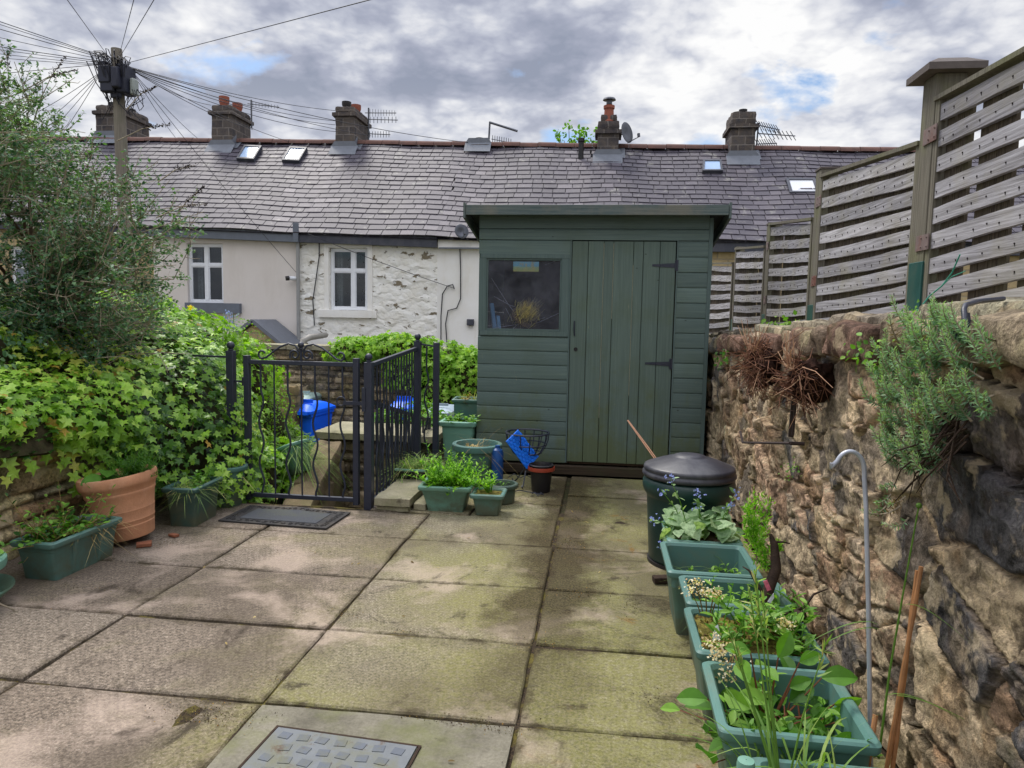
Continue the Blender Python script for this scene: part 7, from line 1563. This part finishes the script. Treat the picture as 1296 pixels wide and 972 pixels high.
# ================================================================== ivy on the left wall
def ivy_profile(y):
    """points (x, z) from the hanging edge on the wall face, over the wall and up into the bed"""
    ys = [2.3, 3.0, 3.5, 3.85, 4.15, 4.5, 4.75, 5.1, 5.7, 6.6]
    zb = np.interp(y, ys, [.78, .76, .70, .56, .24, .06, -.05, -.5, -.95, -1.1]); xb = np.interp(y, ys, [-3.06, -3.04, -3.03, -3.0, -2.86, -2.62, -2.54, -2.56, -2.7, -3.0])
    xm = np.interp(y, ys, [-2.98, -2.96, -2.94, -2.92, -2.82, -2.62, -2.56, -2.62, -2.85, -3.3]); zm = np.interp(y, ys, [.80, .80, .78, .70, .62, .60, .52, .3, .1, -.1])
    xt = np.interp(y, ys, [-3.12, -3.1, -3.08, -3.06, -3.0, -2.82, -2.78, -2.85, -3.2, -3.7]); zt = np.interp(y, ys, [.85, .86, .88, .92, .96, .98, .98, .95, .85, .7])
    xp = xt - .55; zp = np.interp(y, ys, [.98, 1.0, 1.06, 1.14, 1.2, 1.22, 1.24, 1.3, 1.2, 1.0]); xq = xp - .8; zq = zp + np.interp(y, ys, [.02, .06, .1, .14, .18, .2, .2, .16, .1, .05])
    return np.array([(xb, zb), (xm, (zb + zm) / 2), (xm, zm), (xt, zt), (xp, zp), (xq, zq), (xq - .9, zq - .1)])
def ivy_surface(ny, nt):
    ys = np.linspace(2.3, 6.6, ny); G_ = np.zeros((ny, nt, 3))
    for i, y in enumerate(ys):
        P = ivy_profile(y); s_ = np.r_[0, np.cumsum(np.linalg.norm(np.diff(P, axis=0), axis=1))]; tt = np.linspace(0, s_[-1], nt); G_[i, :, 0] = np.interp(tt, s_, P[:, 0]); G_[i, :, 1] = y; G_[i, :, 2] = np.interp(tt, s_, P[:, 1])
    du = np.gradient(G_, axis=0); dv = np.gradient(G_, axis=1); N_ = unit(np.cross(du, dv)); N_ = np.where(((N_ * np.array((1, -.3, .6))).sum(-1) < 0)[..., None], -N_, N_)
    return G_, N_
G_, N_ = ivy_surface(90, 70)
dsp = vnoise(G_ * 2.6, 3) * .28 + vnoise(G_ * 7, 3) * .10
S_ = G_ + N_ * dsp[..., None]
ivy = thing('ivy', 'large mass of bright green ivy hanging over the left retaining wall down to the gate', 'ivy', (-3.0, 4.4, 0))
b = MB(); b.grid(G_ - N_ * .16, .1); b.build('ivy_mound', earth, ivy)
b = MB()
def ivy_leaves(k, lift, size, tl, th, seed_bias=0.0):
    i = rng.uniform(0, S_.shape[0] - 1.01, k); j = rng.uniform(0, S_.shape[1] - 1.01, k) if not seed_bias else (S_.shape[1] - 1.01) * rng.uniform(0, 1, k) ** seed_bias
    i0, j0 = i.astype(int), j.astype(int); fi, fj = (i - i0)[:, None], (j - j0)[:, None]
    P = S_[i0, j0] * (1 - fi) * (1 - fj) + S_[i0 + 1, j0] * fi * (1 - fj) + S_[i0, j0 + 1] * (1 - fi) * fj + S_[i0 + 1, j0 + 1] * fi * fj; Nn = N_[i0, j0]
    P = P + Nn * rng.uniform(*lift, k)[:, None] + rng.normal(size=(k, 3)) * .012
    clus = vnoise(P * 3.3 + 5, 3); keep = clus > -.30 + .0 * j; P, Nn, clus = P[keep], Nn[keep], clus[keep]; n = len(P)
    N2 = Nn * .8 + np.array((.25, -.25, .8)) + rng.normal(size=(n, 3)) * .38; D = np.array((.35, -.15, -1.0)) + rng.normal(size=(n, 3)) * .55
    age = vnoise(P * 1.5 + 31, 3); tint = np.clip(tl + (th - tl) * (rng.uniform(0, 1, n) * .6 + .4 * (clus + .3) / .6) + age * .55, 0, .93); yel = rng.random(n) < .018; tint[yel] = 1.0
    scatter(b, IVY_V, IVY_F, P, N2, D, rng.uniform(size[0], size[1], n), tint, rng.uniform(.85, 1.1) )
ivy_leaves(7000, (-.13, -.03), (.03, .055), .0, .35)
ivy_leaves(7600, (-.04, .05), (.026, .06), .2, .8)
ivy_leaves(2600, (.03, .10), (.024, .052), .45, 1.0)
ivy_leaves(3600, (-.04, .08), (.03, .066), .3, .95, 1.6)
# trailing strands over the wall stones
for y0, n in ((3.05, 7), (3.22, 12), (3.42, 9), (3.62, 14), (3.78, 12), (3.9, 12), (2.95, 8), (4.05, 10)):
    x = -3.02; z = .74 if y0 < 3.5 else .62; P = []
    for q in range(n): P.append((x + q * .006 + random.gauss(0, .012), y0 + q * random.uniform(-.004, .012) + random.gauss(0, .015), z - q * .022))
    P = np.array(P); n = len(P); scatter(b, IVY_V, IVY_F, P, np.array((1, -.3, .3)) + rng.normal(size=(n, 3)) * .3, np.array((.2, 0, -1)) + rng.normal(size=(n, 3)) * .4, rng.uniform(.04, .075, n), rng.uniform(.5, .95, n))
b.build('leaves', ivy_m, ivy)
b = MB()
for _ in range(120):
    i, j = random.randint(4, 80), random.randint(2, 60); P = [S_[i, j] - N_[i, j] * .03]
    for q in range(5): i = min(88, max(1, i + random.randint(-3, 3))); j = min(68, max(1, j + random.randint(-4, 2))); P.append(S_[i, j] + N_[i, j] * random.uniform(-.05, .03))
    b.tube(P, .003, 4, .5, False)
b.build('stems', bark, ivy)
# plants behind: pale creeper and small-leaved hedge on the bank beyond the gate
def bush(name, label, cat, blobs, mat, k, size, V=OVAL_V, Fc=OVAL_F, tint=(0, 1), wide=1.0, seed=0, core=None, nrm=.9):
    t = thing(name, label, cat, np.array(blobs[0][0]) * np.array((1, 1, 1))); b = MB(); cb = MB(); W_ = np.array([r[0] * r[1] + r[1] * r[2] for _, r in blobs]); W_ = W_ / W_.sum()
    for (c, r), w in zip(blobs, W_):
        n = int(k * w); u = rand_dirs(n); u[:, 2] = np.where(u[:, 2] < -.6, -u[:, 2], u[:, 2]); rr = rng.uniform(.74, 1.04, n) * (1 + vnoise(u * 2.2 + np.array(c) * 3 + seed, 3) * .4)
        P = np.array(c) + u * np.array(r) * rr[:, None]; cl = vnoise(P * 4 + seed, 3); keep = cl > -.26; P, u, cl = P[keep], u[keep], cl[keep]; n = len(P)
        scatter(b, V, Fc, P, u * nrm + rng.normal(size=(n, 3)) * .45 + np.array((0, 0, .35)), np.array((0, -.1, -.5)) + rng.normal(size=(n, 3)) * .7, rng.uniform(*size, n), np.clip(tint[0] + (tint[1] - tint[0]) * (rng.uniform(0, 1, n) * .65 + .5 * (cl + .25)), 0, 1), wide)
        A, B_ = np.meshgrid(np.linspace(.05, PI - .05, 14), np.linspace(0, 2 * PI, 22), indexing='ij'); U_ = np.stack([np.sin(A) * np.cos(B_), np.sin(A) * np.sin(B_), np.cos(A)], -1); cb.grid(np.array(c) + U_ * np.array(r) * .66, .1, flip=True)
    b.build('leaves', mat, t); cb.build('inner_growth', core or earth, t); return t
bush('creeper', 'bright pale green creeper mound at the top of the ivy below the cream house window', 'creeper', [((-4.35, 6.1, 1.22), (.55, .5, .33)), ((-3.75, 6.0, 1.02), (.5, .5, .36)), ((-3.35, 6.2, .7), (.4, .5, .4))], creeper_m, 2600, (.035, .07), IVY_V, IVY_F, (.15, .95))
bush('small_leaved_hedge', 'small-leaved bright green hedge growing behind the left gate post', 'hedge', [((-3.55, 6.7, .5), (.36, .45, .60)), ((-3.95, 7.3, .6), (.4, .4, .66)), ((-3.6, 7.2, .1), (.34, .4, .5))], creeper_m, 5200, (.018, .035), tint=(0, .7), wide=1.2, seed=4)
bush('bank_plant', 'green leafy growth on the bank just beyond the iron gate', 'plant', [((-2.72, 5.4, -.15), (.2, .5, .40)), ((-2.95, 6.1, -.2), (.26, .4, .42)), ((-2.85, 6.55, -.4), (.28, .35, .32))], ivy_m, 1500, (.035, .065), IVY_V, IVY_F, (.2, .9), seed=9)
c_ = GY(383, 582, 7.2); bush('grassy_bank', 'mound of green grass and weeds hiding the foot of the blue bin, beyond the gate', 'plant', [((c_[0], 7.3, c_[2] - .05), (.17, .2, .30)), ((c_[0] - .25, 7.4, c_[2] + .05), (.2, .2, .3))], grass_m, 1500, (.05, .12), NEEDLE_V, NEEDLE_F, (.1, .8), 1.4, seed=41)
bush('bank_fern', 'soft small-leaved green plants in the yard beyond the gate, below the bins', 'plant', [((-3.9, 8.9, -.75), (.6, .4, .36)), ((-3.3, 8.6, -.8), (.55, .4, .32)), ((-4.5, 9.2, -.5), (.4, .4, .45))], weed_m, 3600, (.03, .06), tint=(.15, .95), seed=14)
t = thing('bluebells', 'few pale violet bluebells standing on top of the bank before the cream house', 'flowers', (-3.9, 6.3, 1.2)); sb = MB(); fb = MB()
for px, py in ((285, 400), (291, 405), (288, 411), (299, 414), (282, 408), (296, 398)):
    tip = GY(px, py, 6.3); sb.tube([tip - np.array((0, 0, .35)), tip - np.array((.01, 0, .1)), tip], .003, 4, .3, False); k = 12; scatter(fb, SMALL_V, SMALL_F, tip + rng.normal(size=(k, 3)) * np.array((.022, .02, .03)), rand_dirs(k), rand_dirs(k, -1), .03, rng.uniform(.4, 1, k), 1.3)
sb.build('stems', weed_m, t); fb.build('blossoms', flower_blue, t)
c = GY(241, 389, 5.9); b = MB(); k = 30; scatter(b, SMALL_V, SMALL_F, c + rng.normal(size=(k, 3)) * .01, rand_dirs(k) + np.array((.2, -1, .4)), rand_dirs(k), .022, rng.uniform(0, 1, k), 1.2); tag(b.build('yellow_flower', flower_yellow), 'single yellow flower on the creeper below the cream house window', 'flower')
# half pot of grass on the stair wall
_, M, e = round_pot('hanging_planter', 'green half-round planter of long grass on the bank seen through the gate', float(GY(381, 575, 5.75)[0]), 5.75, .15, .26, plastic_light, z=float(GY(381, 590, 5.75)[2]) - .06, tilt=(R(-8), R(-22)), base=.6, soil_h=.85)
P = inside_pts(M, e, 20); k = 150; b = MB(); blades(b, P[rng.integers(0, 20, k)], rand_dirs(k, .8) + np.array((.7, -.1, .2)), rng.uniform(.16, .36, k), rng.uniform(.004, .008, k), rng.uniform(1.0, 2.4, k), rng.uniform(.1, .8, k), 6); tag(b.build('draping_grass', grass_m), 'long grass draping out of the half-round planter seen through the gate', 'grass tuft')
# vine over the yard wall
bush('wall_vine', 'bright green vine spilling over the yard wall in front of the white houses', 'vine', [((-3.9, 11.25, .72), (.62, .35, .26)), ((-3.2, 11.2, .78), (.75, .36, .28)), ((-2.5, 11.15, .55), (.6, .36, .36)), ((-2.05, 11.0, .35), (.42, .34, .5)), ((-3.0, 11.05, .4), (.5, .3, .4)), ((-2.5, 10.95, .1), (.45, .3, .45))], creeper_m, 5200, (.05, .09), IVY_V, IVY_F, (.25, 1), seed=21)
bush('yard_weeds', 'low green plants growing in the yard behind the railing', 'plant', [((-2.4, 8.0, -.1), (.35, .3, .4)), ((-2.0, 7.9, -.05), (.3, .3, .45)), ((-1.75, 7.2, .0), (.25, .25, .4))], weed_m, 1500, (.04, .075), tint=(.2, .9), seed=27)

# ================================================================== tall shrub on the left
shrub = thing('tall_shrub', 'tall grey-green shrub with tangled twigs filling the upper left of the photo', 'shrub', (-3.95, 4.5, .9))
sb = MB(); tw = MB(); lv = MB(); LP, LN, LD, LS = [], [], [], []
targets = []
def sil(px):      # picture height of the crown's upper edge
    return np.interp(px, [-260, -60, 0, 30, 60, 100, 130, 165, 200, 230, 262], [50, 60, 66, 110, 150, 172, 200, 205, 222, 262, 290])
k = 0
while len(targets) < 680:
    px = random.uniform(-230, 240); py = random.uniform(60, 455); Y = random.uniform(3.7, 5.2)
    if py < sil(px) + 6: continue
    lim = np.interp(py, [150, 250, 330, 400, 455], [215, 252, 238, 205, 130])
    if px > lim: continue
    if px > 130 and random.random() < (px - 130) / 300: continue
    targets.append(GY(px, py, Y))
for px, py in ((18, 78), (12, 70), (70, 92), (95, 98), (55, 112), (108, 168), (118, 175), (90, 162), (135, 215), (200, 205), (215, 228), (178, 232), (240, 275), (248, 258), (225, 250), (245, 292), (20, 100), (35, 120), (258, 268), (60, 140)): targets.append(GY(px, py, random.uniform(4.1, 4.7)))
base = np.array((-3.95, 4.5, .9)); limbs = []
for a in range(13):
    e = targets[a * 47 % 680]; q = base + rng.normal(size=3) * np.array((.12, .12, .02)); m = q + (e - q) * .5 + np.array((0, 0, .12)) + rng.normal(size=3) * .06
    pts = np.array([q, q + (m - q) * .5 + (0, 0, .05), m, m + (e - m) * .55, e]); rad = random.uniform(.018, .032); sb.tube(pts, np.linspace(rad, .005, 5), 7, .5); limbs += [(p_, rad * (1 - i / 5)) for i, p_ in enumerate(pts)] + [((pts[i] + pts[i + 1]) / 2, .01) for i in range(4)]
LB = np.array([q[0] for q in limbs])
for e in targets:
    d = np.linalg.norm(LB - e, axis=1) + np.maximum(0, LB[:, 2] - e[2]) * .6; j = np.argsort(d)[random.randint(0, 3)]; s_ = LB[j]; L = np.linalg.norm(e - s_)
    if L < .05: continue
    m = (s_ + e) / 2 + rng.normal(size=3) * L * .12; pts = np.array([s_, (s_ * .6 + m * .5) / 1.1, m, (m + e) / 2 + rng.normal(size=3) * L * .05, e]); tw.tube(pts, np.linspace(.006, .0018, 5), 4, random.random(), False)
    # side twigs carry the leaves
    for q in range(random.randint(8, 13)):
        u_ = random.uniform(.35, 1.0); c = np.array([np.interp(u_ * 4, np.arange(5), pts[:, a]) for a in range(3)]); dd = unit((e - s_)[None])[0] * .6 + rand_dirs(1, .25)[0]; l2 = random.uniform(.05, .20); tip = c + dd / np.linalg.norm(dd) * l2
        tw.tube([c, (c + tip) / 2 + rng.normal(size=3) * .008, tip], [.0026, .002, .001], 3, random.random(), False)
        if random.random() < .14: continue                         # bare twig
        nl = random.randint(10, 19)
        for i in range(nl):
            w = (i + 1) / nl; LP.append(c + (tip - c) * w + rng.normal(size=3) * .007); LD.append((tip - c) / l2 + rng.normal(size=3) * .8); LN.append(rng.normal(size=3) * .6 + (0, -.2, .9)); LS.append(random.uniform(.016, .036))
LP = np.array(LP); cl = vnoise(LP * 3.0, 3); tint = np.clip(.36 + cl * .8 + rng.normal(size=len(LP)) * .17 + (LP[:, 2] - 1.8) * .06, 0, 1)
scatter(lv, SMALL_V, SMALL_F, LP, LN, LD, LS, tint, 1.25)
hd = MB()
for a_, e_ in (((66, 95), (84, 70)), ((62, 97), (99, 88)), ((178, 119), (198, 109)), ((180, 163), (216, 157)), ((222, 215), (247, 209)), ((10, 88), (9, 62)), ((228, 262), (262, 258)), ((236, 255), (258, 236))):
    A, B_ = GY(*a_, 4.4), GY(*e_, 4.4); tw.tube([A - (B_ - A) * .9 + np.array((0, 0, -.05)), A, B_], [.004, .003, .001], 4, .4, False); k = 90; tt = rng.uniform(0, 1, k)[:, None]; scatter(hd, SMALL_V, SMALL_F, A + (B_ - A) * tt + rng.normal(size=(k, 3)) * .007 * (1.3 - tt), rand_dirs(k), rand_dirs(k), rng.uniform(.008, .018, k), rng.uniform(0, .4, k), 1.3)
hd.build('seed_sprays', m_leaf('seed_head', [(0, S(38, 32, 38)), (1, S(92, 78, 72))], .05, .9), shrub)
sb.build('trunk', bark, shrub); tw.build('twigs', bark_grey, shrub); lv.build('crown', shrub_m, shrub)
bush('dark_green_bush', 'dense dark green small-leaved bush at the left edge between shrub and ivy', 'bush', [((-3.6, 3.55, 1.05), (.35, .45, .36)), ((-3.9, 3.9, 1.2), (.4, .4, .34)), ((-3.75, 4.5, 1.12), (.42, .5, .28)), ((-3.55, 4.9, 1.12), (.34, .4, .26)), ((-3.9, 3.2, 1.1), (.4, .4, .4))], shrub_m, 7000, (.022, .045), tint=(.1, .85), seed=33, wide=1.2)
b = MB()
for _ in range(75):
    px, py = random.uniform(50, 205), random.uniform(355, 455); p0 = GY(px, py, random.uniform(4.1, 4.5)); d = np.array((random.uniform(.05, .3) * random.choice((1, 1, -1)), -.06, random.uniform(-.12, .10))); b.tube([p0, p0 + d * .5 + rng.normal(size=3) * .015, p0 + d], [.0035, .0025, .0012], 4, .5, False)
tag(b.build('dry_twigs', bark_grey), 'tangle of dry grey twigs between the shrub and the ivy', 'twigs')

# ================================================================== telegraph pole and cables
PY = 12.0; pt_ = GY(147.5, 62, PY); pole = thing('utility_pole', 'wooden telegraph pole crowded with black cable boxes behind the shrub', 'utility pole', (pt_[0], PY, -1.32))
wood_pole = m_wood('pole_wood', S(104, 98, 90), S(138, 130, 116), 'z', .9, S(104, 104, 84), .4)
b = MB(); xx = pt_[0]; b.tube([(xx + .11, PY, -1.32), (xx + .06, PY, 2.5), (xx, PY, pt_[2])], [.14, .115, .09], 14); b.build('pole_shaft', wood_pole, pole, smooth=True)
box_m = m_plain('cable_box', S(40, 42, 56), .55, .15, 10)
def bx3(px0, px1, py0, py1, y0, y1, nm='cable_box', m=None):
    a, c = GY(px0, py0, (y0 + y1) / 2), GY(px1, py1, (y0 + y1) / 2); b = MB(); b.box(a[0], c[0], y0, y1, c[2], a[2]); b.build(nm, m or box_m, pole, bevel=.025)
bx3(127, 143, 84, 106, PY - .26, PY - .09); bx3(129, 147, 104, 117, PY - .24, PY - .1); bx3(144, 154, 86, 112, PY - .30, PY - .1); bx3(153, 166, 84, 120, PY - .2, PY + .12); bx3(131, 140, 80, 88, PY - .1, PY + .2)
bx3(167, 173, 100, 121, PY - .1, PY + .06, 'junction_box', m_plain('pale_box', S(150, 156, 150), .5, .1, 10)); bx3(140, 154, 116, 124, PY - .17, PY - .11)
b = MB(); c = GY(147, 80, PY)
for k in range(42):
    a = random.uniform(0, 2 * PI); r_ = random.uniform(.12, .32); p0 = c + np.array((math.cos(a) * .1, math.sin(a) * .1 - .05, random.uniform(-.1, .1))); p1 = p0 + np.array((math.cos(a) * r_, math.sin(a) * r_ * .4 - .1, random.uniform(-.1, .12))); p2 = c + np.array((math.cos(a + .7) * .12, math.sin(a) * .1 - .1, random.uniform(-.75, -.1))); b.tube([p0, (p0 + p1) / 2 + (0, 0, .05), p1, (p1 + p2) / 2 + (.04 * math.cos(a), 0, -.02), p2], .008, 4, .5, False)
for k in range(16):
    p0 = GY(random.uniform(132, 176), random.uniform(112, 124), PY - .1); b.tube([p0, p0 + np.array((random.uniform(-.12, .15), 0, -.15)), p0 + np.array((random.uniform(-.2, .2), .05, -random.uniform(.2, .4)))], .007, 4, .5, False)
b.build('loose_cables', cable_m, pole)
def cable(label, a, e, sag=.1, r=.008, grp=None, far_=1.0):
    a, e = np.array(a, float), np.array(e, float); e = a + (e - a) * far_; sag = sag if far_ == 1 else sag * .3; q = np.linspace(0, 1, 14)[:, None]; P = a + (e - a) * q; P[:, 2] -= sag * 4 * (q * (1 - q))[:, 0]; b = MB(); b.tube(P, r * .72, 5, .5, False); return tag(b.build('overhead_cable', cable_m, smooth=True), label, 'cable', grp)
def far(px, py, y): return GY(px, py, y)
L0 = far(131, 76, PY); R0 = far(163, 84, PY)
g1 = 'cables running from the pole out over the left edge'
for i, (y0, dy) in enumerate(((20, 68), (24, 69), (31, 70), (44, 72), (58, 74), (62, 76), (68, 78), (74, 79))):
    cable('overhead cable in the bundle running from the pole to the left edge', far(133, dy + 4, PY), far(-40, y0 - 9, PY - 1.5 + i * .3), .12 + .02 * i, .009 if i in (0, 2, 4) else .007, g1, 3.0)
cable('overhead cable sloping gently down-left from the pole behind the shrub top', far(131, 81, PY), far(-30, 94, PY + .6), .1, .008, None, 3.0)
g1 = 'thin cables falling steeply from the pole into the shrub'
for px, py in ((62, 118), (66, 140), (90, 138), (100, 150)): cable('thin cable falling from the pole towards the lower left behind the shrub', far(129, 90, PY), GY(px - 30, py + 32, 14.6), .04, .007, g1)
cable('single overhead cable rising from the pole to the top left corner', far(136, 70, PY), far(70, -22, 6.0), .02, .006, None, 2.2)
g1 = 'two cables rising steeply from the pole to the top edge'
cable('overhead cable rising almost straight up from the pole, left of its twin', far(152, 66, PY), far(177, -30, 5.5), .01, .0055, g1, 2.2)
cable('overhead cable rising steeply from the pole, right of its twin', far(153, 70, PY), far(211, -28, 5.5), .01, .0055, g1, 2.2)
cable('long overhead cable rising from the pole to the right across the sky', far(164, 79, PY), far(500, -10, 6.0), .03, .0065, None, 2.2)
g1 = 'cables running from the pole along the row of chimneys'
for px, py, dy in ((424, 140, 0), (424, 153, 2), (424, 158, 3), (470, 172, 1), (428, 167, 4)): cable('overhead cable in the bundle running right from the pole to the second chimney', far(165, 85 + dy, PY), GY(px, py, RY - .4), .10 + dy * .02, .009, g1)
cable('overhead cable passing the chimneys to the ridge by the low stub chimney', far(165, 86, PY), GY(598, 181, RY), .16, .01)
g1 = 'cables dropping from the pole to the roofs and walls of the houses'
for px, py, Y in ((267, 133, 17.4), (368, 180, RY), (320, 164, 17.8)): cable('overhead cable dropping from the pole to the roof right of the first chimney', far(166, 88, PY), GY(px, py, Y), .1, .009, g1)
for px, py, Y in ((222, 174, 17.9), (250, 175, 17.8)): cable('steep cable dropping from the pole to the roof left of the twin-pot chimney', far(167, 90, PY), GY(px, py, Y), .05, .008, 'steep cables dropping from the pole')
cable('thin cable running down over the roof to the drainpipe of the cream house', far(168, 92, PY), GY(376, 346, HY - .06), .06, .007)
cable('thin cable running down to the corner of the peeling white house wall', GY(390, 296, HY - .3), GY(575, 365, HY - .05), .03, .009)

# repeats share a group
for stem, grp in {'terraced_house': 'row of terraced houses', 'gate_post': 'iron gate posts', 'bamboo_cane': 'bamboo canes by the stone wall', 'tv_aerial': 'television aerials on the roofs', 'wheelie_bin': 'wheelie bins in the yard',
                  'satellite_dish': 'satellite dishes', 'wall_weed': 'small weeds growing on the stone wall', 'dried_flowers': 'dried flower heads over the planters', 'trough_planter': 'long trough planters', 'round_pot': 'round plastic pots',
                  'wall_cable': 'cables fixed to the white walls', 'brick_piece': 'brick pieces by the terracotta pot', 'flagstone': 'loose flagstones by the railing', 'plant_tag': 'plant tags on the gnarled tree', 'dried_plant': 'dried clumps on the stone wall',
                  'iron_bracket': 'iron brackets on the stone wall', 'square_planter': 'square planters by the shed'}.items():
    for q in bpy.data.objects:
        if q.parent is None and q.name.split('.')[0] == stem and 'group' not in q: q['group'] = grp
